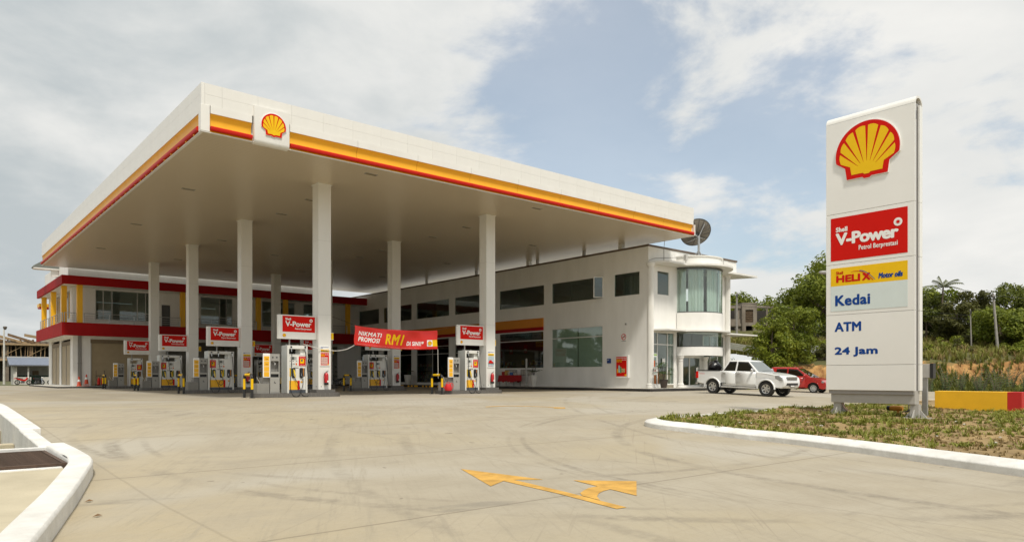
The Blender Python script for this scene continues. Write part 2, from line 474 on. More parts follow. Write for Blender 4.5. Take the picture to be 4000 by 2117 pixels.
# ================================================================== ground
def gz(y):
    """the forecourt is level under the canopy and ramps down towards the road"""
    if y >= 25.5: return 0.
    if y <= 10: return -.55
    t = (25.5 - y) / 15.5
    t = t * .8 + .2 * (3 * t * t - 2 * t * t * t)
    return -.55 * t
def concrete_mat():
    m = bpy.data.materials.new('forecourt_concrete'); m.use_nodes = True; nt = m.node_tree
    b = nt.nodes['Principled BSDF']; N = nt.nodes.new; L = nt.links.new
    tc = N('ShaderNodeTexCoord'); P = tc.outputs['Object']
    sep = N('ShaderNodeSeparateXYZ'); L(P, sep.inputs[0])
    def m_(op, a, b_=None, c=None, clamp=False):
        n = N('ShaderNodeMath'); n.operation = op; n.use_clamp = clamp
        for i, v in enumerate((a, b_, c)):
            if v is None: continue
            if isinstance(v, (int, float)): n.inputs[i].default_value = v
            else: L(v, n.inputs[i])
        return n.outputs[0]
    def noise(sc, det, ro=.6, stretch=None, rz=0., dist=0.):
        n = N('ShaderNodeTexNoise'); n.inputs['Scale'].default_value = sc; n.inputs['Detail'].default_value = det
        n.inputs['Roughness'].default_value = ro; n.inputs['Distortion'].default_value = dist
        s = P
        if stretch or rz:
            mp = N('ShaderNodeMapping'); mp.inputs['Rotation'].default_value = (0, 0, rz)
            L(P, mp.inputs[0]); s = mp.outputs[0]
            if stretch:
                m2 = N('ShaderNodeMapping'); m2.inputs['Scale'].default_value = stretch; L(s, m2.inputs[0]); s = m2.outputs[0]
        L(s, n.inputs['Vector']); return n.outputs[0]
    def sm(v, a, c, lo=0., hi=1.):
        n = N('ShaderNodeMapRange'); n.interpolation_type = 'SMOOTHSTEP'; L(v, n.inputs[0])
        for i, q in enumerate((a, c, lo, hi)): n.inputs[i + 1].default_value = q
        return n.outputs[0]
    def mixc(f, a, c):
        n = N('ShaderNodeMix'); n.data_type = 'RGBA'
        if isinstance(f, float): n.inputs[0].default_value = f
        else: L(f, n.inputs[0])
        for i, q in ((6, a), (7, c)):
            if isinstance(q, tuple): n.inputs[i].default_value = (*q, 1)
            else: L(q, n.inputs[i])
        return n.outputs[2]
    big = noise(.16, 4, .55); mid = noise(.9, 7, .62); fine = noise(14, 6, .65)
    brush = noise(1.0, 6, .7, (.55, 9, 1), R_(-62))          # broom finish streaks
    brush2 = noise(1.0, 5, .7, (.9, 26, 1), R_(-4))
    col = mixc(sm(mid, .3, .72), (0.326, 0.284, 0.211), (0.396, 0.355, 0.276))
    col = mixc(m_('MULTIPLY', sm(big, .42, .68), .75), col, (0.384, 0.325, 0.213))           # sandy dust
    col = mixc(m_('MULTIPLY', m_('MULTIPLY', sm(sep.outputs[0], 6.5, 1.5), sm(mid, .25, .6)), .6), col, (0.428, 0.345, 0.203))      # sand washed against the left kerb
    pale = m_('MULTIPLY', sm(noise(.085, 3, .5, dist=.6), .47, .57), .85)
    col = mixc(pale, col, (0.424, 0.396, 0.334))
    col = mixc(m_('MULTIPLY', sm(brush, .50, .70), .55), col, (0.273, 0.239, 0.177))
    col = mixc(m_('MULTIPLY', sm(brush2, .52, .75), .45), col, (0.277, 0.243, 0.184))
    # bay-to-bay tone and saw-cut joints
    ys = m_('DIVIDE', m_('SUBTRACT', sep.outputs[1], 12.0), 5.2); xs = m_('DIVIDE', m_('SUBTRACT', sep.outputs[0], 14.6), 6.1)
    fy = m_('FLOOR', ys); fx = m_('FLOOR', xs)
    cmb = N('ShaderNodeCombineXYZ'); L(fx, cmb.inputs[0]); L(fy, cmb.inputs[1])
    wn = N('ShaderNodeTexWhiteNoise'); wn.noise_dimensions = '2D'; L(cmb.outputs[0], wn.inputs['Vector'])
    col = mixc(m_('MULTIPLY', wn.outputs[0], .30), col, (0.330, 0.291, 0.220))
    wob = m_('MULTIPLY', m_('SUBTRACT', noise(1.7, 3), .5), .006)
    jy = m_('ABSOLUTE', m_('SUBTRACT', m_('SUBTRACT', m_('ADD', ys, wob), m_('ROUND', ys)), 0.)); jy = m_('MULTIPLY', jy, 5.2)
    jx = m_('MULTIPLY', m_('ABSOLUTE', m_('SUBTRACT', m_('ADD', xs, wob), m_('ROUND', xs))), 6.1)
    joint = m_('MAXIMUM', sm(jy, .035, .010), m_('MULTIPLY', sm(jx, .03, .008), .45))
    halo = m_('MULTIPLY', sm(jy, .35, .02), sm(mid, .45, .7))
    col = mixc(m_('MULTIPLY', halo, .35), col, (0.245, 0.208, 0.147))
    # tyre tracks: arcs swept by turning cars
    tyre = None
    for (cx, cy, r, w, k) in ((21.2, 4.35, 13.1, .10, .8), (21.2, 4.35, 13.45, .08, .6), (23, 2.55, 13.26, .20, .8), (22.2, 3.5, 14.4, .09, .6),
                              (11.8, 16.4, 9.25, .16, .7), (15.9, 13.9, 13.0, .22, .8), (15.9, 13.9, 12.4, .12, .5), (53.8, -7.1, 43.3, .16, .7), (53.8, -7.1, 42.2, .12, .45),
                              (4.9, 7.2, 5.5, .10, .35), (30, 2, 24.5, .2, .5), (30, 2, 26.1, .2, .5), (18, 46, 25, .25, .5), (18, 46, 23.4, .2, .5), (8, 52, 27, .3, .45)):
        dx = m_('SUBTRACT', sep.outputs[0], cx); dy = m_('SUBTRACT', sep.outputs[1], cy)
        dd = m_('SQRT', m_('ADD', m_('MULTIPLY', dx, dx), m_('MULTIPLY', dy, dy)))
        e = m_('ABSOLUTE', m_('SUBTRACT', dd, r))
        t = m_('MULTIPLY', sm(e, w, w * .25), k)
        tyre = t if tyre is None else m_('MAXIMUM', tyre, t)
    tn = m_('MULTIPLY', sm(noise(.35, 3), .40, .62), sm(noise(5, 4, .7), .25, .65))
    col = mixc(m_('MULTIPLY', m_('MULTIPLY', tyre, tn), .8), col, (0.163, 0.141, 0.108))
    # oil and damp patches
    oil = m_('MULTIPLY', sm(noise(.55, 5, .6, (.5, 1.2, 1), .3), .63, .72), .65)
    col = mixc(oil, col, (0.204, 0.184, 0.147))
    speck = sm(noise(26, 2, .5), .74, .78)
    col = mixc(m_('MULTIPLY', speck, .5), col, (0.122, 0.101, 0.073))
    col = mixc(m_('MULTIPLY', sm(fine, .25, .8), .22), col, (0.457, 0.408, 0.316))
    grain = noise(60, 3, .7); col = mixc(m_('MULTIPLY', sm(grain, .35, .75), .25), col, (0.245, 0.207, 0.147))
    scr = noise(1.0, 3, .5, (.25, 34, 1), R_(-58)); col = mixc(m_('MULTIPLY', sm(scr, .68, .76), .22), col, (0.224, 0.192, 0.143))
    scr2 = noise(1.0, 3, .5, (.3, 22, 1), R_(-40)); col = mixc(m_('MULTIPLY', m_('MULTIPLY', sm(scr2, .62, .72), sm(big, .4, .6)), .4), col, (0.235, 0.197, 0.147))
    drip = sm(noise(3.3, 2, .4), .755, .78); col = mixc(m_('MULTIPLY', drip, .6), col, (0.102, 0.087, 0.065))
    col = mixc(m_('MULTIPLY', joint, .5), col, (0.155, 0.129, 0.092))
    # patchy darker tone, setting in near the canopy's front edge and running back
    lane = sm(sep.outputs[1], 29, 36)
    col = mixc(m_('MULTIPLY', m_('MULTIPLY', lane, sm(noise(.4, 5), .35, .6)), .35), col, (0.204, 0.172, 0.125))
    L(col, b.inputs['Base Color'])
    b.inputs['Roughness'].default_value = .82; b.inputs['Specular IOR Level'].default_value = .32
    bp = N('ShaderNodeBump'); bp.inputs['Strength'].default_value = .35; bp.inputs['Distance'].default_value = .012
    hgt = m_('ADD', m_('ADD', m_('MULTIPLY', fine, .6), m_('MULTIPLY', brush2, .6)), m_('MULTIPLY', joint, -1.2))
    L(hgt, bp.inputs['Height']); L(bp.outputs[0], b.inputs['Normal'])
    return m
FORE = concrete_mat()
xs_ = [-70, -30, -2, 1.74, 6, 12, 18, 25, 35, 50, 80, 120]
ys_ = [-40, -10, 0, 5, 10, 11, 12.42, 14.86, 16, 18, 20, 22, 24, 25.5, 27, 30, 40, 60, 80, 96]
mb = M()
for i in range(len(xs_) - 1):
    for j in range(len(ys_) - 1):
        if xs_[i] >= -2 and xs_[i + 1] <= 1.75 and ys_[j] >= 12.4 and ys_[j + 1] <= 40: continue
        q = [(xs_[i], ys_[j]), (xs_[i + 1], ys_[j]), (xs_[i + 1], ys_[j + 1]), (xs_[i], ys_[j + 1])]
        mb.poly([(x, y, gz(y)) for x, y in q])
single('forecourt', mb, FORE, kind='structure', smooth=60)
SOILG = mat('ground_grass', (.10, .105, .035), .95, var=.5, vs=.6, bump=.5, bs=5)
mb = M(); mb.poly([(-2500, -2500, -.9), (2500, -2500, -.9), (2500, 2500, -.9), (-2500, 2500, -.9)])
single('ground', mb, SOILG, kind='structure')
mb = M()
for x0, x1, y0, y1 in ((-70, 60, 95.9, 420),): mb.poly([(x0, y0, -.04), (x1, y0, -.04), (x1, y1, -.04), (x0, y1, -.04)])
single('verge', mb, SOILG, kind='structure')

# ---- painted arrows
ARROW = mat('road_paint_yellow', (.60, .34, .065), .8, var=.22, vs=3.5, bump=.4, bs=30, dirt=.34)
def flat(pts, dz=.006): return [(x, y, gz(y) + dz) for x, y in pts]
def strip_poly(mb, left, right, dz=.006):
    for i in range(len(left) - 1):
        mb.poly(flat([left[i], left[i + 1], right[i + 1], right[i]], dz))
mb = M()
mb.poly(flat([(6.43, 8.06), (6.9, 8.34), (7.10, 8.33), (7.47, 8.06), (7.24, 9.90)]))
strip_poly(mb, [(6.49, 5.70), (6.73, 6.98), (6.9, 8.335)], [(6.66, 5.69), (6.90, 6.98), (7.10, 8.325)])
mb.poly(flat([(7.76, 7.70), (8.43, 7.01), (7.41, 6.16)], .0068))
L_ = [(6.86, 6.64), (6.99, 6.80), (7.2, 6.93), (7.40, 7.03), (7.64, 7.06)]
R2 = [(6.78, 6.24), (6.97, 6.47), (7.17, 6.62), (7.36, 6.71), (7.55, 6.75)]
strip_poly(mb, L_, R2, .0062)
single('road_arrow', mb, ARROW, 'yellow painted two-way arrow on the concrete nearest the camera', 'road marking', 'painted arrows', flip=False)
mb = M(); la = []; ra = []
for i in range(13):
    t = i / 12; x, y = 16.9 + 2.45 * t, 21.55 + .28 * math.sin(t * 2.2) - 1.35 * t ** 3; la.append((x, y)); ra.append((x - .03, y - .15 - .08 * t))
strip_poly(mb, la, ra)
mb.poly(flat([(19.75, 20.05), (19.15, 20.45), (19.2, 20.1), (18.95, 19.85), (19.35, 19.62)], .0068))
single('road_arrow', mb, ARROW, 'faint curved yellow arrow painted in the middle of the forecourt', 'road marking', 'painted arrows', flip=False)
# ---- left kerb and drain
def kerb(name, label, pts, prof, closed=False, group='white painted kerbs'):
    mb = M(); mb.strip(prof, [(x, y, gz(y)) for x, y in pts], closed)
    o = single(name, mb, KERBW, label, 'kerb', group, smooth=45, bev=.025)
    return o
def smooth_path(p, n=4):
    out = []
    for i in range(len(p) - 1):
        a = Vector(p[max(i - 1, 0)]).to_2d() if False else Vector((*p[max(i - 1, 0)], 0)); b = Vector((*p[i], 0)); c = Vector((*p[i + 1], 0)); d = Vector((*p[min(i + 2, len(p) - 1)], 0))
        for k in range(n):
            t = k / n
            q = .5 * ((2 * b) + (-a + c) * t + (2 * a - 5 * b + 4 * c - d) * t * t + (-a + 3 * b - 3 * c + d) * t ** 3)
            out.append((q.x, q.y))
    return out + [p[-1]]
def dens(pts, n=6):
    out = []
    for i in range(len(pts) - 1):
        for k in range(n):
            t = k / n; out.append((pts[i][0] + (pts[i + 1][0] - pts[i][0]) * t, pts[i][1] + (pts[i + 1][1] - pts[i][1]) * t))
    return out + [pts[-1]]
kp = [(-.19, -.35), (-.19, .22), (.19, .22), (.19, -.62)]
kerb('kerb', 'long straight white kerb beside the open drain at the left edge', dens([(1.93, 40), (1.93, 18.0)], 20), kp)
kerb('kerb', 'short stepped-in white kerb between the drain and the grate', dens([(1.845, 17.95), (1.845, 14.9)], 6), [(-.125, -.5), (-.125, .21), (.125, .21), (.125, -.62)])
cr = [(1.98, 15.05), (2.02, 14.2), (2.04, 13.4), (2.035, 12.95), (1.97, 12.5), (1.85, 12.0), (1.60, 11.0), (1.28, 9.75), (.91, 8.3), (.48, 6.6), (-.02, 4.6), (-.62, 2.2)]
cr = smooth_path(cr, 5)
mb = M(); mb.strip([(-.17, -.3), (-.17, .215), (-.13, .235), (.13, .235), (.17, .20), (.185, -.3)], [(x, y, gz(y)) for x, y in cr])
single('kerb', mb, KERBW, 'thick white kerb bending round the grate in the lower left corner', 'kerb', 'white painted kerbs', smooth=50, bev=.03)
# slab behind the kerb
SLAB = mat('sandy_concrete', (.47, .415, .295), .9, var=.14, vs=1.1, bump=.5, bs=26)
mb = M(); pts = [(1.74, 12.38), (1.60, 11.6), (1.2, 10.1), (.75, 8.35), (.3, 6.6), (-.2, 4.6), (-.9, 2.2), (-6, 2.2), (-6, 12.38)]
mb.add([(x, y, gz(y) + .165) for x, y in pts], [tuple(range(len(pts)))])
single('drain_slab', mb, SLAB, kind='structure', flip=False)
# drain channel: walls, floor, cross beams
mb = M()
mb.box(1.56, 1.738, 14.95, 40, -1.9, -.72); mb.box(-2.3, -2, 12.2, 40, -1.9, .1); mb.box(-2, 1.53, 14.9, 40, -2.0, -1.85)
mb.box(-2, 1.55, 14.86, 15.0, -1.85, -.45)
single('drain_channel', mb, CONC, 'open concrete drain channel left of the white kerb', 'drain', bev=.01)
for y in (16.1, 18.9, 21.9, 25.2, 29):
    mb = M(); mb.box(-2, 1.737 if y > 17 else 1.717, y, y + .30, gz(y) - .52, gz(y) - .20)
    single('drain_beam', mb, SLAB, {16.1: 'concrete cross beam in the drain nearest the grate', 18.9: 'second concrete cross beam in the drain from the grate'}.get(y, 'far concrete cross beam spanning the open drain'), 'beam', 'cross beams of the drain', bev=.02)
# grate
zg = gz(13.6) + .175
gr = root('drain_grate', 'dark rusty steel bar grate set in the white kerb at lower left', 'grate', (0, 13.6, zg - .1), world=True)
RUST = mat('rusty_steel', (.11, .07, .048), .7, metal=.3, var=.5, vs=5, bump=.3)
mb = M(); mb.box(-2, 1.80, 14.74, 14.80, zg - .1, zg + .012); mb.box(-2, 1.80, 12.44, 12.50, zg - .1, zg + .012); mb.box(1.74, 1.80, 12.5, 14.74, zg - .1, zg + .012)
part(gr, 'frame', mb, RUST)
for x in (.55, -.9):
    mb = M(); mb.box(x, x + .05, 12.5, 14.74, zg - .09, zg - .072); part(gr, 'bearer', mb, RUST)
bm_ = M(); bm_.box(-1.9, 1.9, -.018, .018, -.07, .006); bme = bm_.mesh('grate_bar', RUST)
for i in range(20): piece(gr, 'bar', bme, (-.17, 12.56 + i * .1128, zg))
mb = M(); mb.box(-2, 1.78, 12.42, 14.84, -1.9, -1.7); mb.box(1.805, 1.86, 12.42, 14.86, -1.7, gz(14) + .02); mb.box(-2, 1.8, 12.40, 12.435, -1.7, gz(12.4) + .1); single('grate_pit', mb, DCONC, 'dark concrete pit under the bar grate', 'pit')
# white coping strips fore and aft of the grate
mb = M(); mb.box(-2, 1.83, 14.81, 14.93, gz(14.9) - .2, gz(14.9) + .19); mb.box(-2, 1.72, 12.32, 12.43, gz(12.4) - .1, gz(12.4) + .185)
single('kerb', mb, KERBW, 'narrow white concrete strips along the front and back of the grate', 'kerb', 'white painted kerbs', bev=.01)
# dead leaves on the ground
LEAF = mat('dry_leaf', (.16, .085, .03), .8, var=.3)
for k, (x, y) in enumerate(((1.72, 10.3), (1.62, 9.2))):
    mb = M(); mb.add([(x - .05, y, gz(y) + .012), (x, y - .025, gz(y) + .02), (x + .055, y + .01, gz(y) + .015), (x + .01, y + .03, gz(y) + .035)], [(0, 1, 2, 3)])
    single('dry_leaf', mb, LEAF, ('brown dry leaf against the foot of the left kerb', 'brown dry leaf on the concrete just in front of the left kerb')[k], 'leaf', 'dry leaves by the left kerb', flip=False)

# ---- right planting island
near = [(16.55, 13.35), (16.32, 12.75), (16.3, 11.63), (15.95, 9.04), (15.1, 6.73), (14.24, 4.92), (13.48, 3.33), (12.6, 1.2), (11.9, -1.0)]
ring = [(60, -1.0), (60, 14.5), (45, 14.5), (30, 14.35), (22, 14.05), (18.6, 14.0), (17.4, 13.95), (16.85, 13.7)] + near
path = smooth_path(ring[2:], 5)
mb = M()
# travelling anticlockwise seen from above (island on the left): the outer face is on the right
mb.strip([(0, -.3), (0, .125), (-.05, .165), (-.36, .235), (-.40, -.1)], [(x, y, gz(y)) for x, y in path])
single('kerb', mb, KERBW, 'long white sloping kerb round the grassy sign island', 'kerb', 'white painted kerbs', smooth=40, bev=.012)
def island_z(x, y):
    return gz(y) + .17 + .10 * math.sin(x * 1.3 + y * .7) * math.sin(y * 1.1 - x * .4) * .6 + .06 * max(0, min(1, (x - 16.5) / 5))
# ground fill
poly_in = path
def inside(x, y, pl=poly_in + [(60, -1.0), (60, 14.5)]):
    c = False; j = len(pl) - 1
    for i in range(len(pl)):
        if (pl[i][1] > y) != (pl[j][1] > y) and x < (pl[j][0] - pl[i][0]) * (y - pl[i][1]) / (pl[j][1] - pl[i][1]) + pl[i][0]: c = not c
        j = i
    return c
def edge_d(x, y):
    return min(math.hypot(x - a, y - b) for a, b in path)
SOIL = mat('island_soil', (.29, .20, .085), .95, var=.45, vs=1.6, bump=.9, bs=9)
mb = M(); st = .4; nx = int((46 - 11) / st); ny = int(16.5 / st)
idx = {}
for i in range(nx):
    for j in range(ny):
        cs = [(11 + (i + a) * st, -1.6 + (j + b) * st) for a, b in ((0, 0), (1, 0), (1, 1), (0, 1))]
        ccx, ccy = cs[0][0] + st / 2, cs[0][1] + st / 2
        if not inside(ccx, ccy): continue
        if edge_d(ccx, ccy) < .42 and not all(inside(*c) for c in cs): continue
        vs = []
        for (x, y) in cs:
            ed = edge_d(x, y) if inside(x, y) else 0
            z = island_z(x, y) - (.06 if ed < .45 else 0) + random.Random(int(x * 97 + y * 1013)).uniform(-.012, .012)
            k = (round(x, 3), round(y, 3))
            if k not in idx:
                idx[k] = len(mb.v); mb.v.append((x, y, z))
            vs.append(idx[k])
        mb.f.append(tuple(vs)); mb.m.append(0)
# border fill just inside the kerb
for i in range(len(path) - 1):
    (ax, ay), (bx, by) = path[i], path[i + 1]
    t = Vector((bx - ax, by - ay)); t.normalize(); n_ = Vector((-t.y, t.x))
    a1 = (ax + n_.x * .34, ay + n_.y * .34); b1 = (bx + n_.x * .34, by + n_.y * .34); a2 = (ax + n_.x * .95, ay + n_.y * .95); b2 = (bx + n_.x * .95, by + n_.y * .95)
    mb.poly([(a1[0], a1[1], gz(a1[1]) + .15), (b1[0], b1[1], gz(b1[1]) + .15), (b2[0], b2[1], island_z(*b2) - .012), (a2[0], a2[1], island_z(*a2) - .012)])
single('island_soil', mb, SOIL, kind='structure', smooth=80)
GRASS = mat('weed_grass', (.115, .165, .028), .7, var=.5, vs=2.5, spec=.25)
def leafmat(name, c1, c2, rough=.6, tl=.25):
    m = bpy.data.materials.new(name); m.use_nodes = True; nt = m.node_tree; b = nt.nodes['Principled BSDF']
    g = nt.nodes.new('ShaderNodeNewGeometry'); tc = nt.nodes.new('ShaderNodeTexCoord'); nz = nt.nodes.new('ShaderNodeTexNoise'); nz.inputs['Scale'].default_value = .55; nz.inputs['Detail'].default_value = 3
    nt.links.new(tc.outputs['Object'], nz.inputs['Vector'])
    ad = nt.nodes.new('ShaderNodeMath'); ad.operation = 'MULTIPLY_ADD'; nt.links.new(g.outputs['Random Per Island'], ad.inputs[0]); ad.inputs[1].default_value = .55
    sb = nt.nodes.new('ShaderNodeMapRange'); nt.links.new(nz.outputs[0], sb.inputs[0]); sb.inputs[1].default_value = .3; sb.inputs[2].default_value = .7; sb.inputs[4].default_value = .45
    nt.links.new(sb.outputs[0], ad.inputs[2])
    mx = nt.nodes.new('ShaderNodeMix'); mx.data_type = 'RGBA'; nt.links.new(ad.outputs[0], mx.inputs[0]); mx.inputs[6].default_value = (*c1, 1); mx.inputs[7].default_value = (*c2, 1)
    nt.links.new(mx.outputs[2], b.inputs['Base Color']); b.inputs['Roughness'].default_value = rough; b.inputs['Specular IOR Level'].default_value = .3
    tr = nt.nodes.new('ShaderNodeBsdfTranslucent'); nt.links.new(mx.outputs[2], tr.inputs[0])
    ms = nt.nodes.new('ShaderNodeMixShader'); ms.inputs[0].default_value = tl
    out = nt.nodes['Material Output']; nt.links.new(b.outputs[0], ms.inputs[1]); nt.links.new(tr.outputs[0], ms.inputs[2]); nt.links.new(ms.outputs[0], out.inputs[0])
    return m
GRASSL = leafmat('weed_blades', (.09, .115, .012), (.33, .34, .06))
DRYG = leafmat('dry_blades', (.18, .12, .045), (.34, .25, .10))
def tufts(spots, blades, hmin, hmax, wid, rnd, lean=.6):
    V = []; F = []
    for (x, y, z, s) in spots:
        for _ in range(blades):
            a = rnd.uniform(0, 6.283); h_ = rnd.uniform(hmin, hmax) * s; r = rnd.uniform(0, .10) * s; l = rnd.uniform(.25, 1.0) * lean * h_
            bx, by = x + r * math.cos(a * 1.7), y + r * math.sin(a * 1.7); ca, sa = math.cos(a), math.sin(a); w = wid * rnd.uniform(.6, 1.3)
            b = len(V)
            px, py = -sa * w, ca * w
            V += [(bx - px, by - py, z - .02), (bx + px, by + py, z - .02), (bx + ca * l * .4 + px * .8, by + sa * l * .4 + py * .8, z + h_ * .65), (bx + ca * l * .4 - px * .8, by + sa * l * .4 - py * .8, z + h_ * .65), (bx + ca * l, by + sa * l, z + h_ * .92)]
            F += [(b, b + 1, b + 2, b + 3), (b + 3, b + 2, b + 4)]
    mb = M(); mb.v = V; mb.f = F; mb.m = [0] * len(F); return mb
rnd = random.Random(3)
spots = []; dry = []
while len(spots) < 3600:
    x, y = rnd.uniform(12.5, 34), rnd.uniform(-.5, 13.9)
    if not inside(x, y) or edge_d(x, y) < .38: continue
    den = math.sin(x * .9 + 1) * math.sin(y * 1.3 + .4 * x) * .55 + .40 + (.5 if edge_d(x, y) < 1.2 and y > 9 else 0)
    far = math.hypot(x, y) / 30
    if rnd.random() > den: 
        if rnd.random() < .9: dry.append((x, y, island_z(x, y), rnd.uniform(.3, .8)))
        continue
    spots.append((x, y, island_z(x, y), rnd.choice((.4, .5, .7, .8, 1.0, 1.5)) ))
mb = tufts(spots, 15, .04, .14, .012, rnd, 1.5)
single('weed_grass', mb, GRASSL, 'green weeds growing over the sign island', 'grass', kind='stuff', flip=False)
mb = tufts(dry, 12, .03, .12, .007, rnd, 1.6)
single('dry_grass', mb, DRYG, 'dry straw lying between the weeds on the sign island', 'grass', kind='stuff', flip=False)
STONE = mat('pale_stone', (.50, .46, .40), .9, var=.2, bump=.4)
mb = M()
for _ in range(70):
    x, y = rnd.uniform(14.5, 28), rnd.uniform(2, 13)
    if not inside(x, y) or edge_d(x, y) < .5: continue
    s = rnd.uniform(.02, .06); mb.ball((x, y, island_z(x, y) + s * .3), (s, s * rnd.uniform(.6, 1.3), s * .6), 6, 4)
single('pebbles', mb, STONE, 'scattered pale pebbles on the sign island soil', 'pebbles', kind='stuff')
# ================================================================== canopy
CX0, CX1, CY0, CY1 = 9.0, 42.5, 30.1, 76.0
ZB, ZT = 11.0, 12.98
can = root('canopy', 'huge white filling station canopy with yellow and red fascia on eight tall columns', 'canopy', (16.37, 34.6, 0), world=True)
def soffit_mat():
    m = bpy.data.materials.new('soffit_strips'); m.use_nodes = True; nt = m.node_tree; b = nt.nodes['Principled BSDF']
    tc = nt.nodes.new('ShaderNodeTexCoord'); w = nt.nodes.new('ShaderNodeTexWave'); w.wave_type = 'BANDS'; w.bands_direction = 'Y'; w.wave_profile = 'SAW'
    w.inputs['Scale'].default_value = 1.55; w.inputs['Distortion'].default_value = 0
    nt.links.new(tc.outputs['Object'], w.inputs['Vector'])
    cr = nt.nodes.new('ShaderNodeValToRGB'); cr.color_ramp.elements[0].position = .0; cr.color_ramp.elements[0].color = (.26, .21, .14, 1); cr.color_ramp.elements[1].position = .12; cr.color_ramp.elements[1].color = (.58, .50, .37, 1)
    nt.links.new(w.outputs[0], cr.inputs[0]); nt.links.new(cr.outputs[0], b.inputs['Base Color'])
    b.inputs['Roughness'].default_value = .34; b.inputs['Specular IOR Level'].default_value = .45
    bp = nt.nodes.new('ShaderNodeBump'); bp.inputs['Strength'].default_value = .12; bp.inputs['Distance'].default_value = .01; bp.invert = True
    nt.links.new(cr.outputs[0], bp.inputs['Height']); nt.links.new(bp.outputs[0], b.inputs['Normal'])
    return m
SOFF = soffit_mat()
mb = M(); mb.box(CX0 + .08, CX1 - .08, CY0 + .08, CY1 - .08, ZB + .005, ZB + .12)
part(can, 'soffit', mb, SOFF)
mb = M(); mb.box(CX0 + .3, CX1 - .3, CY0 + .3, CY1 - .3, ZB + .2, ZT - .25)
part(can, 'roof_deck', mb, LGREY)
mb = M()
for (a, b_) in (((CX0, CY0), (CX1, CY0)), ): pass
mb.box(CX0 - .012, CX1 + .012, CY0 - .012, CY0 + .10, ZB - .015, ZB + .012); mb.box(CX0 - .012, CX0 + .10, CY0 + .10, CY1, ZB - .015, ZB + .012)
part(can, 'drip_edge', mb, PANEL)
# backing behind the fascia (dark, shows in the joints)
mb = M(); mb.box(CX0 + .06, CX1 - .06, CY0 + .19, CY0 + .24, ZB + .12, ZT - .02); mb.box(CX0 + .19, CX0 + .24, CY0 + .25, CY1 - .06, ZB + .12, ZT - .02)
mb.box(CX1 - .12, CX1 - .06, CY0 + .12, CY1 - .06, ZB + .12, ZT - .02); mb.box(CX0 + .12, CX1 - .12, CY1 - .12, CY1 - .06, ZB + .12, ZT - .02)
part(can, 'fascia_frame', mb, PANEL)
# flat upper panels, two rows
def pan(w, h, t=.04, b=.006):
    m = M(); m.box(0, w, 0, t, 0, h); return m.mesh('fascia_panel', PANEL)
W = 1.489; GP = .006
pm = {('f', 0): pan(W - GP, .445), ('f', 1): pan(W - GP, .43)}
n_front = 22
x = 9.83
pl1 = pan(.83 - .14 - GP, .445); pl2 = pan(.83 - .14 - GP, .43)
piece(can, 'fascia_panel', pl1, (CX0 + .14, CY0 + .012, 12.535)); piece(can, 'fascia_panel', pl2, (CX0 + .14, CY0 + .012, 12.10))
k = 0
while x < CX1 - .3:
    w = min(W, CX1 - x)
    for row, (zz, hh) in enumerate(((12.535, .445), (12.10, .43))):
        me = pm[('f', row)] if w > W - .001 else pan(w - GP, hh)
        piece(can, 'fascia_panel', me, (x, CY0 + .012, zz))
    x += W; k += 1
y = CY0 + .14; 
def pan_y(w, h, t=.04):
    m = M(); m.box(0, t, 0, w, 0, h); return m.mesh('fascia_panel', PANEL)
py_ = (pan_y(W - GP, .445), pan_y(W - GP, .43))
while y < CY1 - .05:
    w = min(W, CY1 - y)
    for row, (zz, hh) in enumerate(((12.535, .445), (12.10, .43))):
        me = py_[row] if w > W - .001 else pan_y(w - GP, hh)
        piece(can, 'fascia_panel', me, (CX0 + .012, y, zz))
    y += W
# rear and far-right sides plain
mb = M(); mb.box(CX1 - .05, CX1, CY0 + .06, CY1, ZB, ZT); mb.box(CX0 + .06, CX1 - .05, CY1 - .05, CY1, ZB, ZT); part(can, 'end_cladding', mb, PANEL)
# corner post and capping
mb = M(); mb.box(CX0, CX0 + .135, CY0, CY0 + .135, 12.10, ZT + .004); part(can, 'corner_trim', mb, PANEL, bev=.01)
mb = M(); mb.box(CX0 - .025, CX0 + .33, CY0 - .025, CY0 + .30, ZB + .015, 12.095); part(can, 'corner_panel', mb, PANEL, bev=.015)
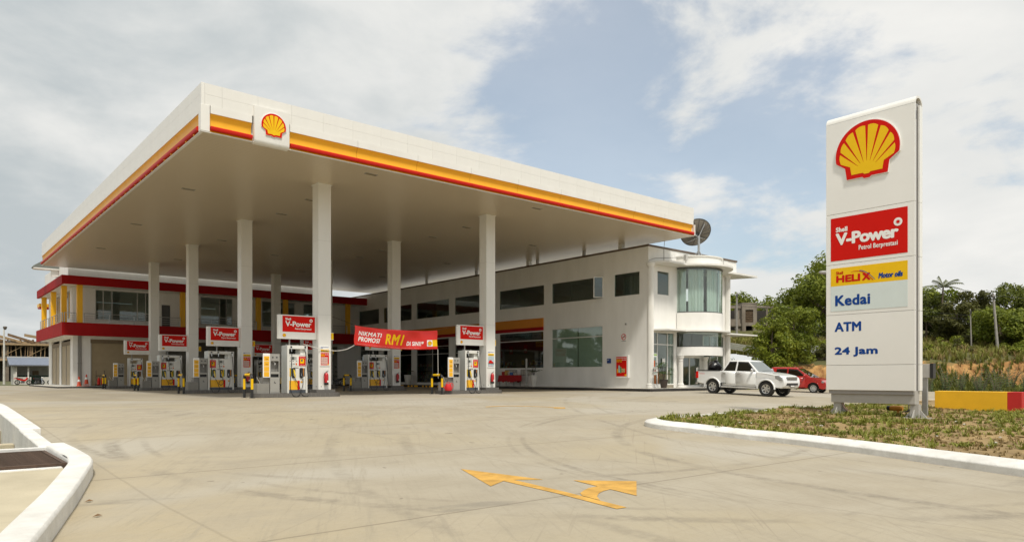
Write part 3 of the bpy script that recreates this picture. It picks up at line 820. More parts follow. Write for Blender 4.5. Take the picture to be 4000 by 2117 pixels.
# lower white band, concave yellow band and red tube, in 3.35 m lengths
def band_len(ax, a0, a1):
    """white strip 11.79-12.10, concave yellow 11.02-11.78"""
    ws, ye, rd = M(), M(), M()
    prof = []
    for i in range(11):
        t = i / 10; prof.append((.015 + .13 * math.sin(math.pi * min(1, t * 1.02)) ** .8 * (1 - .25 * t), 11.78 - .755 * t))
    def P(a, d, z): return (a, CY0 + d, z) if ax == 'f' else (CX0 + d, a, z)
    if ax == 'f': ws.box(a0, a1, CY0 - .012, CY0 + .05, 11.785, 12.092)
    else: ws.box(CX0 - .012, CX0 + .05, a0, a1, 11.785, 12.092)
    vs = [P(a0, d, z) for d, z in prof] + [P(a1, d, z) for d, z in prof] + [P(a0, d + .03, z) for d, z in prof] + [P(a1, d + .03, z) for d, z in prof]
    n = len(prof); fs = []
    for i in range(n - 1):
        fs += [(i, i + 1, n + i + 1, n + i), (2 * n + i, 3 * n + i, 3 * n + i + 1, 2 * n + i + 1), (i, 2 * n + i, 2 * n + i + 1, i + 1), (n + i, n + i + 1, 3 * n + i + 1, 3 * n + i)]
    fs += [(0, n, 3 * n, 2 * n), (n - 1, 3 * n - 1, 4 * n - 1, 2 * n - 1)]
    ye.add(vs, fs)
    rp = [(-.075, 11.09), (-.10, 11.13), (-.10, 11.22), (-.06, 11.26), (.02, 11.265), (.06, 11.20), (.06, 11.12), (.0, 11.08)]
    n = len(rp); vs = [P(a0, d, z) for d, z in rp] + [P(a1, d, z) for d, z in rp]
    rd.add(vs, [tuple(range(n)), tuple(range(2 * n - 1, n - 1, -1))] + [(i, (i + 1) % n, n + (i + 1) % n, n + i) for i in range(n)])
    part(can, 'white_band', ws, PANEL)
    part(can, 'yellow_band', ye, YEL, smooth=50)
    r = part(can, 'red_bumper', rd, RED, smooth=40)
G2 = .008
fx = [9.36, 11.06]; band_len('f', fx[0], fx[1])
fx = [12.72, 16.03, 19.36, 22.69, 26.02, 29.36, 32.7, 36.05, 39.15, 42.42]
for a, b_ in zip(fx, fx[1:]): band_len('f', a + G2, b_ - G2)
y = CY0 + .33
while y < CY1 - .4:
    b_ = min(y + 3.35, CY1 - .05); band_len('s', y + G2, b_ - G2); y = b_ + 1e-6
# brackets under the side red tube
bk = M(); bk.box(-.05, .03, -.03, .03, -.04, .02); bme = bk.mesh('tube_bracket', YEL)
for i in range(40): piece(can, 'tube_bracket', bme, (CX0, CY0 + .9 + i * 1.12, 11.055))
# the emblem panel, proud of the fascia with a rolled lower edge
mb = M(); pr = [(-.10, 12.53), (-.10, 11.12), (-.085, 11.04), (-.04, 10.975), (.02, 10.955), (.2, 10.955), (.2, 10.999), (.05, 11.03), (.05, 12.53)]
mb.prism(pr, 'x', 11.12, 12.66)
mb.v = [(a, CY0 + b_, c) for a, b_, c in mb.v]
lp = part(can, 'emblem_panel', mb, PANEL, smooth=40)
emblem(lp, 'y', CY0 - .103, 11.945, 11.80, .555)
# right-hand lower end cap and lamp
mb = M(); mb.box(42.425, 42.52, CY0 - .10, CY0 + .04, 11.02, 11.78); part(can, 'end_cap', mb, PANEL, bev=.01)
# columns
COLS = [(cx, 34.65 + 11.15 * r) for r in range(4) for cx in (16.37, 27.37)]
LB = [0.39 * 11 + .5, 6.2]
for (cx, cy) in COLS:
    mb = M()
    h0 = .36
    for z0, z1 in ((h0, 4.22), (4.226, 8.05), (8.056, 11.0)): mb.box(cx - .35, cx + .35, cy - .35, cy + .35, z0, z1)
    c_ = part(can, 'column', mb, PANEL, bev=.008)
    mb = M(); mb.box(cx - .40, cx + .40, cy - .40, cy + .40, 10.955, 11.004); part(c_, 'collar', mb, PANEL)
    mb = M(); mb.box(cx - .345, cx + .345, cy - .345, cy + .345, .25, 10.9); part(c_, 'core', mb, LGREY)
    mb = M(); mb.cyl((cx - .20, cy - .352, .52), (cx - .20, cy - .36, .52), .02, n=8); mb.cyl((cx - .352, cy - .1, .52), (cx - .36, cy - .1, .52), .025, n=8); part(c_, 'drain_eye', mb, BLKP)
# recessed canopy lights
lt = M(); lt.box(-.33, .33, -.12, .12, -.02, .012); lme = lt.mesh('light_trim', GREY)
le = M(); le.box(-.27, .27, -.075, .075, -.026, -.016); lens = le.mesh('light_lens', mat('lamp_lens', (.30, .25, .15), .2, var=.2))
lights = [(11.3, 40), (11.3, 51.4), (11.3, 62.8), (17.34, 31.2), (17.3, 38), (17.43, 53.45), (17.43, 64.66), (17.4, 42.4), (28.43, 38.2), (28.5, 42.4), (28.6, 49.6), (28.65, 53.5), (28.5, 64.6), (36.2, 40.2), (36.26, 51.6), (36.2, 62.8), (28.4, 31.2), (22.9, 57.2), (22.9, 68.4)]
for (x, y) in lights:
    o = piece(can, 'canopy_light', lme, (x, y, ZB)); p_ = lnk(bpy.data.objects.new('lens', lens)); p_.parent = o
# stub posts carrying the canopy over the shop roof
for y in (35.5, 39.4, 44.9, 46.0, 53.5, 62, 68.6):
    mb = M(); s = .17 if y in (35.5, 46.0) else .1; mb.box(40.95 - s, 40.95 + s, y - s, y + s, 10.3, 11.0); part(can, 'stub_post', mb, PANEL if s > .12 else LGREY)
# ================================================================== shop building (right)
SX, SY = 40.6, 32.66
shop = root('shop_building', 'two-storey white shop building with curved glass bay to the right under the canopy', 'building', (SX, SY, 0), world=True)
COPE = mat('brown_coping', (.14, .10, .07), .6, var=.15)
YE = 90.0
T = .22
upw = [(33.46, 35.96), (37.07, 42.79), (43.7, 49.66), (50.6, 56.57), (57.49, 63.43), (64.36, 70.26), (71.25, 75.94), (77, 82)]
holes = [(a, b_, 7.0, 8.74) for a, b_ in upw]
holes += [(37.08, 42.8, 1.72, 4.96), (43.76, 49.66, 1.71, 4.87)]
gfw = [(50.55, 56.48), (57.51, 63.41), (64.4, 70.3), (71.3, 75.6)]
holes += [(a, b_, .36, 4.85) for a, b_ in gfw]
mb = M(); wall_holes(mb, 'x', SX, T, SY, YE, .10, 10.42, holes)
part(shop, 'side_wall', mb, WALL)
ZU0, ZU1 = 7.0, 8.74
fh = [(41.62, 43.02, 7.0, 8.78), (48.77, 49.54, 7.03, 8.78), (44.25, 48.45, 5.85, 8.9), (40.93, 43.65, .42, 4.30), (43.95, 48.65, 3.2, 4.34), (44.26, 46.95, .3, 2.52), (47.35, 50.18, .42, 4.26)]
mb = M(); wall_holes(mb, 'y', SY, T, SX + T, 50.73, .10, 10.42, fh)
part(shop, 'front_wall', mb, WALL)
mb = M(); mb.box(50.51, 50.73, SY + T, YE, .1, 10.42); mb.box(SX + T, 50.51, YE - .2, YE, .1, 6.2); mb.box(SX + T, 50.51, YE - .2, YE, 9.0, 10.42)
part(shop, 'rear_wall', mb, WALL)
mb = M(); mb.box(50.735, 52.0, SY + .02, SY + 6, 9.30, 10.42); part(shop, 'parapet_return', mb, WALL)
mb = M(); mb.box(SX - .05, SX + .28, SY - .05, YE, 10.425, 10.56); mb.box(SX + .28, 52.05, SY - .05, SY + .28, 10.425, 10.56); part(shop, 'coping', mb, COPE, bev=.01)
mb = M(); mb.box(SX + T, 50.5, SY + T, YE - .2, 9.5, 9.7); part(shop, 'roof_slab', mb, LGREY)
CEIL = mat('office_ceiling', (.55, .53, .48), .8, var=.05)
mb = M(); mb.box(SX + T, 50.5, SY + 5, YE - .2, 5.35, 5.6); mb.box(SX + T, 43.7, SY + T, SY + 5, 5.35, 5.6); mb.box(49, 50.5, SY + T, SY + 5, 5.35, 5.6); part(shop, 'upper_floor', mb, CEIL)
mb = M(); mb.box(SX + T, 50.5, SY + T, YE - .2, 8.95, 9.05); part(shop, 'office_ceiling', mb, CEIL)
OFFW = mat('office_wall', (.55, .52, .44), .8, var=.1)
mb = M()                                                                  # office rear wall with daylight openings
oh = [(y, y + 2.9, 7.35, 8.5) for y in (34.4, 38.5, 44.5, 51, 54.6, 58.5, 64.5, 69)]
wall_holes(mb, 'x', 49.9, .15, SY + T, YE - .3, 5.6, 8.95, oh); part(shop, 'office_wall', mb, OFFW)
mb = M()
for y in (36.5, 43.25, 50.1, 63.9): mb.box(SX + 2.8, 49.9, y - .07, y + .07, 5.6, 8.95)
part(shop, 'partition', mb, OFFW)
mb = M()
for y, z in ((47.4, 1.55), (54.9, 1.3), (60.2, 1.7), (40.9, 1.3), (66, 1.8)): mb.box(SX + 3.4, SX + 4.6, y - .5, y + .5, 5.6, 5.6 + z + .4)
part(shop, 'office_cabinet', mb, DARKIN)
# rear openings let daylight through: nothing behind but sky
mb = M()
for (a, b_, c, d_) in oh: mb.box(50.51, 50.74, a, b_, c, d_)
# (the outer wall there is cut by rebuilding it with the same openings)
bpy.data.objects.remove([o for o in shop.children if o.name.startswith('rear_wall')][0])
mb = M(); wall_holes(mb, 'x', 50.51, .22, SY + T, YE, .1, 10.42, oh); mb.box(SX + T, 50.51, YE - .2, YE, .1, 10.42); part(shop, 'rear_wall', mb, WALL)
for a, b_ in upw: 
    w = window(shop, 'x', SX + .02, a, b_, ZU0, ZU1, (), (), .05, .07, 1, WHITE, GL, pdep=.6)
# opened casement
cas = M(); 
for (y0, y1, z0, z1) in ((0, .06, 0, 1.62), (.72, .78, 0, 1.62), (.06, .72, 0, .06), (.06, .72, 1.56, 1.62)): cas.box(-.03, .03, y0, y1, z0, z1)
w = part(shop, 'open_casement', M().box(0, 0, 0, 0, 0, 0), WHITE) if False else None
o = lnk(bpy.data.objects.new('open_casement', cas.mesh('open_casement', WHITE))); o.parent = shop; o.location = Vector((SX, 37.05, 7.06)) - OFFS[shop.name]; o.rotation_euler = (0, 0, R_(62))
g_ = M(); g_.box(-.004, .004, .06, .72, .06, 1.56); p_ = lnk(bpy.data.objects.new('pane', g_.mesh('pane', GL))); p_.parent = o
window(shop, 'x', SX + .02, 37.08, 42.8, 1.72, 4.96, (), (4.14,), .07, .08, 1, WHITE, GLG)
window(shop, 'x', SX + .02, 43.76, 49.66, 1.71, 4.87, (), (4.1,), .06, .08, 1, WHITE, GLD)
for a, b_ in gfw: window(shop, 'x', SX + .02, a, b_, .36, 4.85, ((a + b_) / 2,) if a > 57 else (), (3.3, 4.07), .07, .08, 1, LGREY, GLD, name='shopfront')
# vertical blind behind the lower window
BL = mat('blind_fabric', (.40, .45, .38), .8, var=.08)
sl_ = M(); sl_.box(-.012, .012, -.058, .058, 1.78, 4.9); sme = sl_.mesh('blind_slat', BL)
for i in range(46):
    if i == 22: continue
    piece(shop, 'blind_slat', sme, (SX + .20, 37.2 + i * .1235, 0), R_(24 + random.uniform(-7, 7)))
# orange / red fascia above the shopfront
mb = M(); mb.box(SX - .10, SX - .004, 43.75, 75.7, 5.20, 5.95); part(shop, 'orange_band', mb, ORG, bev=.01)
mb = M(); mb.box(SX - .12, SX - .004, 43.75, 75.7, 4.91, 5.196); part(shop, 'red_band', mb, DRED, bev=.01)
mb = M(); mb.box(SX - .05, SX - .004, 43.75, 75.7, 4.855, 4.905); part(shop, 'band_sill', mb, WHITE)
# shop floor, rear wall, ceiling with lit downlights
mb = M(); mb.box(SX + T, 50.5, SY + T, YE - .2, .10, .30); part(shop, 'shop_floor', mb, mat('shop_floor_tile', (.30, .27, .22), .35, var=.1))
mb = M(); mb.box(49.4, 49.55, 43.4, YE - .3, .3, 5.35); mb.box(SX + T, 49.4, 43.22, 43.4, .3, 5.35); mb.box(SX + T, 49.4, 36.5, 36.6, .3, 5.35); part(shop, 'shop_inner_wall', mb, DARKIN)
LAMP = mat('downlight', (1, .96, .85), .5, emit=12)
dl = M(); dl.cyl((0, 0, 0), (0, 0, -.03), .12, n=10); dme = dl.mesh('downlight', LAMP)
for i in range(9):
    for j in range(2): piece(shop, 'downlight', dme, (SX + 1.6 + j * 1.9, 44.8 + i * 2.9, 5.345))
# black-edged plinth pavement round the shop
PAVE = mat('pale_paving', (.50, .475, .42), .75, var=.1, vs=1.2, bump=.2)
mb = M(); mb.box(38.4, SX - .001, SY - 1.9, 74, .0, .20); mb.box(SX - .001, 54.0, SY - 1.9, SY - .001, .0, .20); mb.box(50.74, 54, SY - .001, 60, 0, .2)
single('shop_pavement', mb, PAVE, kind='structure')
mb = M(); mb.box(38.36, 38.396, SY - 1.94, 74, .0, .185); mb.box(38.396, 54.04, SY - 1.94, SY - 1.904, .0, .185); single('shop_kerb', mb, DCONC, 'low black painted kerb along the shop pavement', 'kerb', bev=.008)
mb = M(); mb.box(42.0, 43.0, SY - .42, SY - .005, .2, .42); part(shop, 'door_step', mb, CONC)
# fluted corner pilasters
def pilaster(x, y, z0, z1, r=.22, n=40):
    m = M(); k = []
    for i in range(n):
        t = 2 * math.pi * i / n; rr = r * (1 - .10 * (i % 2)); k.append((x + rr * math.cos(t), y + rr * math.sin(t)))
    m.prism(k, 'z', z0 + .32, z1 - .34)
    p = part(shop, 'pilaster', m, WHITE)
    m = M(); m.lathe([(.01, z1), (r * 1.55, z1), (r * 1.55, z1 - .07), (r * 1.42, z1 - .12), (r * 1.25, z1 - .2), (r * 1.02, z1 - .28), (r * 1.12, z1 - .31), (r * 1.12, z1 - .35), (.01, z1 - .35)], (x, y, 0), 20); part(p, 'capital', m, WHITE, smooth=35)
    m = M(); m.lathe([(.01, z0), (r * 1.6, z0), (r * 1.6, z0 + .10), (r * 1.35, z0 + .14), (r * 1.45, z0 + .2), (r * 1.4, z0 + .27), (r * 1.08, z0 + .33), (.01, z0 + .33)], (x, y, 0), 20); part(p, 'base', m, WHITE, smooth=35)
pilaster(40.74, SY - .10, .2, 9.22); pilaster(50.5, SY - .12, .2, 9.22); pilaster(44.02, SY - .3, .2, 2.55, .17); pilaster(47.15, SY - .3, .2, 2.55, .17)
# curved bay
BX, BY, BR = 46.3, 33.2, 2.5
def arcpts(r, a0, a1, n, cx=BX, cy=BY): return [(cx + r * math.cos(R_(a0 + (a1 - a0) * i / n)), cy + r * math.sin(R_(a0 + (a1 - a0) * i / n))) for i in range(n + 1)]
A0, A1 = 194, 346
def curved(r0, r1, z0, z1, a0=A0, a1=A1, n=28):
    m = M(); o_ = arcpts(r1, a0, a1, n); i_ = arcpts(r0, a0, a1, n)
    m.prism(o_ + i_[::-1], 'z', z0, z1)
    # split the caps into quads so they stay planar and clean
    m.f = []; m.m = []; N2 = 2 * (n + 1)
    for k in range(n):
        m.f += [(k, k + 1, N2 - 2 - k, N2 - 1 - k), (N2 + k, N2 + N2 - 1 - k, N2 + N2 - 2 - k, N2 + k + 1), (k, N2 + k, N2 + k + 1, k + 1), (N2 - 1 - k, N2 - 2 - k, N2 + N2 - 2 - k, N2 + N2 - 1 - k)]
    m.f += [(0, N2 - 1, 2 * N2 - 1, N2), (n, N2 + n, N2 + n + 1, n + 1)]; m.m = [0] * len(m.f)
    return m
part(shop, 'bay_wall', curved(BR - .2, BR, 4.45, 5.80), WALL, smooth=40)
bayb = part(shop, 'bay_balcony_band', curved(BR - .2, BR - .02, 2.60, 3.24), WALL, smooth=40)
fr = M()
for z0, z1 in ((5.80, 5.86), (9.08, 9.16)): q = curved(BR - .09, BR - .01, z0, z1); fr.add(q.v, q.f)
bw = part(shop, 'bay_window', fr, DGREY)
npan = 9
for i in range(npan):
    a = A0 + (A1 - A0) * i / npan; b_ = A0 + (A1 - A0) * (i + 1) / npan
    part(bw, 'pane', curved(BR - .06, BR - .045, 5.86, 9.08, a + .25, b_ - .25, 3), GLG, smooth=60)
fr = M()
for z0, z1 in ((3.245, 3.30), (4.33, 4.40)): q = curved(BR - .13, BR - .05, z0, z1); fr.add(q.v, q.f)
bw = part(shop, 'lower_bay_window', fr, DGREY)
for i in range(6):
    a = A0 + (A1 - A0) * i / 6; b_ = A0 + (A1 - A0) * (i + 1) / 6
    part(bw, 'pane', curved(BR - .10, BR - .085, 3.30, 4.33, a + .25, b_ - .25, 4), GLG, smooth=60)
# curtains inside the bay
cu = M(); CUR = mat('pale_curtain', (.66, .70, .66), .8, var=.05)
for a0, a1 in ((196, 209), (213, 243), (250, 281), (284, 312), (316, 340)):
    n = 14; pts = []
    for i in range(n + 1): 
        a = R_(a0 + (a1 - a0) * i / n); r = BR - .28 + .04 * math.sin(i * 2.2); pts.append((BX + r * math.cos(a), BY + r * math.sin(a)))
    for i in range(n): cu.poly([(*pts[i], 5.9), (*pts[i + 1], 5.9), (*pts[i + 1], 9.0), (*pts[i], 9.0)])
part(shop, 'curtain', cu, CUR, flip=False)
# projecting slabs with a curved nose round the bay
def slab(z0, z1, r, nm, ext=53.6):
    a0 = 180 + math.degrees(math.asin((BY - (SY - .25)) / r)) ; a1 = 360 - (a0 - 180)
    prof = [(40.62, SY - .02), (41.4, SY - 1.25), (43.1, SY - 1.25)]
    arc = arcpts(r, 212, 330, 26)
    pts = prof + arc + [(49.3, SY - .95), (ext, SY - .95), (52.6, SY + 1.6), (50.75, SY + 1.6), (50.75, SY - .02)]
    m = M(); m.prism(pts, 'z', z0, z1)
    p = part(shop, nm, m, WHITE)
    return p
slab(9.20, 9.34, 3.25, 'eave_slab'); slab(4.36, 4.47, 3.05, 'canopy_slab')
part(shop, 'bay_parapet', curved(2.25, 2.45, 9.34, 9.95, 186, 354), WALL, smooth=40)
part(shop, 'bay_parapet_rim', curved(2.2, 2.52, 9.955, 10.04, 186, 354), WHITE, smooth=40)
# front windows, doors
window(shop, 'y', SY + .02, 41.62, 43.02, 7.0, 8.78, (), (), .05, .07, 1, WHITE, GL)
window(shop, 'y', SY + .02, 48.77, 49.54, 7.03, 8.78, (), (), .05, .07, 1, WHITE, GL)
window(shop, 'y', SY + .02, 40.93, 43.65, .42, 4.30, (41.65, 42.85), (3.38,), .07, .09, 1, WHITE, GLG, name='entrance_glazing')
window(shop, 'y', SY + .02, 44.26, 46.95, .3, 2.52, (45.58,), (), .07, .09, 1, WHITE, GLG, name='glass_door')
window(shop, 'y', SY + .02, 47.35, 50.18, .42, 4.26, (48.3, 49.3), (3.3,), .06, .09, 1, WHITE, GLG, name='entrance_glazing')
mb = M()
for x in (48.95, 49.2): mb.tube([(x, SY - .02, 1.35), (x, SY - .10, 1.38), (x, SY - .10, 1.95), (x, SY - .02, 1.98)], .022)
part(shop, 'door_handle', mb, BLKP)
# staircase seen through the glass
STEP = mat('stair_tile', (.06, .035, .03), .35, var=.2)
mb = M()
for i in range(14): mb.box(44.4 + i * .0, 45.6, 0, 0, 0, 0) if False else None
stp = M(); stp.box(0, 1.3, 0, .3, 0, .17); stme = stp.mesh('stair_step', STEP)
for i in range(9):
    m = M(); m.box(46.6 - i * .28 - .3, 46.6 - i * .28, SY + .9, SY + 2.1, .3, .3 + .175 * (9 - i) if False else .3 + .18 * (i + 1)); part(shop, 'stair_step', m, STEP)
for i in range(8):
    m = M(); m.box(44.2 + i * .3, 44.5 + i * .3, SY + 2.2, SY + 3.4, 1.9, 3.0 + .19 * (8 - i) - .9 + .3); part(shop, 'stair_step', m, STEP)
mb = M(); mb.box(43.4, 49.6, SY + 4.6, SY + 4.75, .3, 8.95); mb.box(43.45, 43.6, SY + T, SY + 4.6, .3, 8.95); part(shop, 'stair_wall', mb, mat('stair_hall_wall', (.60, .60, .54), .8, var=.05))
# wall-mounted conduit and junction box
for q in ([(40.62, SY - .03, 9.40), (41.3, SY - .04, 9.62), (43.2, SY - .04, 9.86), (43.75, SY - .6, 9.9)], [(42.35, SY - .03, 9.34), (42.36, SY - .03, 10.45), (42.40, SY - .06, 11.0)], [(50.1, SY - .03, 9.34), (50.1, SY - .03, 10.5)]):
    mb = M(); mb.tube(q, .018, 5); part(shop, 'conduit', mb, GREY)
mb = M(); mb.box(43.72, 43.98, SY - 1.0, SY - .78, 9.62, 10.05); mb.box(43.80, 43.86, SY - .93, SY - .87, 9.34, 9.62); part(shop, 'junction_box', mb, LGREY, bev=.01)

# ---- things hung on or standing by the shop wall
def facing(parent, ax, c, a0, a1, z0, z1, t, m, name, bev=.004):
    mb = M(); lo, hi = sorted((a0, a1))
    mb.box(c - t, c, lo, hi, z0, z1) if ax == 'x' else mb.box(lo, hi, c - t, c, z0, z1)
    return part(parent, name, mb, m, bev=bev)
WX = SX - .002
r = root('no_smoking_sign', 'white no smoking sign with red ring on the shop wall', 'sign', (WX, 34.98, 3.9), world=True)
facing(r, 'x', WX, 35.24, 34.71, 3.62, 4.23, .012, LET, 'plate')
mb = M(); mb.lathe([(.185, 0), (.235, 0), (.235, -.006), (.185, -.006), (.185, 0)], (WX - .013, 34.975, 3.98), 24, 'x'); mb.prism([(34.975 - .15, 3.98 + .11), (34.975 - .11, 3.98 + .15), (34.975 + .15, 3.98 - .11), (34.975 + .11, 3.98 - .15)], 'x', WX - .02, WX - .014); part(r, 'red_ring', mb, REDS)
mb = M(); mb.box(WX - .018, WX - .013, 34.86, 35.10, 3.955, 4.0); mb.tube([(WX - .016, 34.9, 4.02), (WX - .016, 34.87, 4.06), (WX - .016, 34.92, 4.09)], .008, 4); part(r, 'cigarette', mb, BLKP)
facing(r, 'x', WX - .012, 35.19, 34.76, 3.66, 3.69, .003, BLKP, 'caption')
r = root('wall_sensor', 'small white sensor box high on the shop wall', 'sensor', (WX, 34.72, 4.9), world=True)
facing(r, 'x', WX, 34.80, 34.64, 4.85, 5.0, .10, LGREY, 'housing', .015); mb = M(); mb.cyl((WX - .10, 34.72, 4.92), (WX - .125, 34.72, 4.92), .03, n=8); part(r, 'eye', mb, BLKP)
r = root('blue_wall_box', 'small dark blue notice box on the shop wall beside the poster case', 'notice box', (WX, 36.4, 2.2), world=True)
facing(r, 'x', WX, 36.59, 36.24, 2.04, 2.39, .08, mat('blue_paint', (.012, .045, .20), .4), 'box'); text(r, 'air', 'x', WX - .083, 36.55, 36.38, 2.25, 2.33, LET)
r = root('poster_case', 'white framed red promotion poster case on the shop wall', 'poster', (WX, 35, 1.7), world=True)
facing(r, 'x', WX, 35.68, 34.40, .91, 2.60, .16, PANEL, 'case', .03)
facing(r, 'x', WX - .16, 35.58, 34.56, 1.04, 2.50, .004, REDS, 'poster', 0)
text(r, 'NIKMATI PROMOSI', 'x', WX - .166, 35.55, 34.60, 2.36, 2.44, LET); text(r, 'RM1', 'x', WX - .166, 35.54, 35.05, 2.08, 2.32, YELS, .03); text(r, 'DI SINI!', 'x', WX - .166, 35.0, 34.62, 2.22, 2.31, LET)
bot = mat('poster_picture', (.35, .55, .55), .4, var=.6, vs=9)
for (a, b_, z0, z1, m_) in ((35.36, 35.22, 1.32, 1.86, bot), (35.2, 35.06, 1.3, 1.74, mat('bottle_green', (.08, .30, .12), .4)), (35.48, 35.38, 1.3, 1.6, YELS), (35.04, 34.72, 1.34, 1.62, mat('snack_picture', (.50, .36, .16), .5, var=.7, vs=11))):
    facing(r, 'x', WX - .164, a, b_, z0, z1, .004, m_, 'picture', 0)
facing(r, 'x', WX - .164, 34.74, 34.58, 1.06, 1.20, .004, YELS, 'badge', 0)
# ATM and posters behind the entrance glazing
ATMO = mat('orange_machine', (.55, .10, .015), .4, var=.1)
r = root('cash_machine', 'orange cash machine standing inside the glazed entrance', 'cash machine', (42.2, SY + .95, .3), world=True)
mb = M(); mb.box(41.75, 42.55, SY + .6, SY + 1.3, .3, 1.75); part(r, 'cabinet', mb, ATMO, bev=.02)
mb = M(); mb.prism([(SY + .62, 1.75), (SY + 1.3, 1.75), (SY + 1.3, 2.35), (SY + .85, 2.35)], 'x', 41.8, 42.5); part(r, 'head', mb, DGREY, bev=.02)
mb = M(); mb.box(41.95, 42.35, SY + .60, SY + .68, 1.9, 2.2); part(r, 'screen', mb, BLKP); mb = M(); mb.box(41.98, 42.32, SY + .48, SY + .6, 1.45, 1.52); part(r, 'keypad', mb, CHROME)
r = root('entrance_poster', 'tall poster of an orange drink taped inside the entrance glass', 'poster', (41.3, SY + .1, 1.7), world=True)
facing(r, 'y', SY + .02, 41.0, 41.58, 1.15, 2.72, .006, mat('poster_paper', (.62, .66, .62), .5, var=.1), 'sheet', 0)
facing(r, 'y', SY + .012, 41.06, 41.52, 1.7, 2.45, .003, mat('poster_grey', (.22, .28, .27), .5, var=.3, vs=7), 'picture', 0); facing(r, 'y', SY + .008, 41.2, 41.38, 1.75, 2.2, .003, ATMO, 'drink', 0)
facing(r, 'y', SY + .012, 41.0, 41.58, 2.56, 2.66, .003, mat('poster_green', (.25, .42, .06), .5), 'heading', 0)
for z in (1.6, 1.5, 1.42): facing(r, 'y', SY + .012, 41.05, 41.5, z, z + .035, .003, LRED, 'text_line', 0)
for k, (x, y, z, tl) in enumerate(((42.35, SY - .012, 1.98, 0), (46.55, SY - .012, 1.35, .12))):
    mb = M(); mb.prism([(x - .16, z + tl * -.16), (x + .16, z + tl * .16), (x + .16 - tl * .4, z + .38 + tl * .16), (x - .16 - tl * .4, z + .38 - tl * .16)], 'y', y - .006, y)
    r = root('paper_notice', ('white paper notice taped on the entrance glass above the cash machine', 'tilted white paper notice on the glass door behind the pickup')[k], 'notice', (x, y, z), group='paper notices', world=True)
    part(r, 'sheet', mb, LET); mb = M(); 
    for i in range(3): mb.box(x - .10 - tl * .2, x + .10 - tl * .2, y - .009, y - .0065, z + .10 + i * .09, z + .125 + i * .09)
    part(r, 'printed_lines', mb, GREY)
# leaflet racks below the shop window
for k, (y0, y1) in enumerate(((48.65, 47.15), (46.55, 45.05))):
    r = root('leaflet_rack', ('grey newspaper rack under the shop window left of the red table', 'grey newspaper rack under the shop window right of the red table')[k], 'rack', (WX, y1, 1.3), group='newspaper racks', world=True)
    facing(r, 'x', WX, y0, y1, 1.14, 1.62, .14, GREY, 'rack_body', .01)
    for i in range(4):
        a = y0 - .12 - i * .34; facing(r, 'x', WX - .141, a, a - .26, 1.18, 1.56, .012, mat('newsprint%d%d' % (k, i), (.55, .53, .48), .8, var=.5, vs=12), 'newspaper', .003)
# red cloth table with goods
r = root('display_table', 'small table under a red cloth before the shop window', 'table', (39.75, 47.15, .2), world=True)
CLOTH = mat('red_cloth', (.40, .012, .014), .85, var=.12, vs=3)
mb = M(); n = 40; ring1 = []; ring2 = []
for i in range(n):
    t = 2 * math.pi * i / n; cx_, sx_ = math.cos(t), math.sin(t)
    k = 1 / max(abs(cx_) / .42, abs(sx_) / 1.12); x_, y_ = cx_ * k, sx_ * k
    ring1.append((39.75 + x_, 47.15 + y_, 1.14)); w_ = 1.06 + .05 * math.sin(i * 2.3); dr = .45 + .14 * abs(math.sin(2 * t)) + .05 * math.sin(i * 1.7)
    ring2.append((39.75 + x_ * w_, 47.15 + y_ * w_, 1.14 - dr))
mb.add(ring1 + ring2, [tuple(range(n))] + [(i, (i + 1) % n, n + (i + 1) % n, n + i) for i in range(n)]); part(r, 'tablecloth', mb, CLOTH, smooth=50)
for dx, dy in ((-.36, -.95), (.36, -.95), (-.36, .95), (.36, .95)):
    mb = M(); mb.cyl((39.75 + dx, 47.15 + dy, .2), (39.75 + dx, 47.15 + dy, 1.1), .022, n=6); part(r, 'leg', mb, BLKP)
goods = [(47.9, .30, .3, (.45, .02, .02), 'red'), (47.5, .24, .42, (.60, .36, .10), 'tan'), (47.12, .2, .3, (.55, .5, .42), 'cream'), (46.8, .3, .24, (.05, .16, .42), 'blue'), (46.4, .2, .2, (.5, .46, .4), 'pale grey')]
for (y, w_, h_, c_, nm) in goods:
    mb = M(); mb.box(39.55, 39.85, y - w_ / 2, y + w_ / 2, 1.145, 1.145 + h_); o = single('goods_box', mb, mat('goods_' + nm, c_, .5, var=.4, vs=14), nm + ' box of goods on the red cloth table', 'box', 'goods on the red table', bev=.01, loc=(39.7, y, 1.145))
# goods and stickers inside the shop window
for k, (y, z, w_, h_, m_, nm) in enumerate(((48.35, 3.0, .5, .7, REDS, 'red poster hanging left inside the shop window'), (46.4, 3.05, .45, .75, REDS, 'red poster hanging mid inside the shop window'), (46.75, 2.05, .34, .4, YELS, 'small yellow card low inside the shop window beside the red table'), (45.35, 2.05, .34, .4, YELS, 'small yellow card low at the right inside the shop window'), (44.5, 3.55, 1.15, .5, YELS, 'wide yellow sign with dark lettering high inside the shop window'))):
    mb = M(); mb.box(SX + .3, SX + .31, y - w_ / 2, y + w_ / 2, z, z + h_)
    r = root('window_card', nm, 'sign', (SX + .3, y, z), world=True); part(r, 'card', mb, m_)
    if k == 4: text(r, 'High prestasi', 'x', SX + .296, y + .48, y - .48, z + .17, z + .33, LRED)
    else: mb = M(); mb.box(SX + .294, SX + .299, y - w_ * .3, y + w_ * .3, z + h_ * .3, z + h_ * .55); part(r, 'print', mb, LET if k < 2 else LRED)
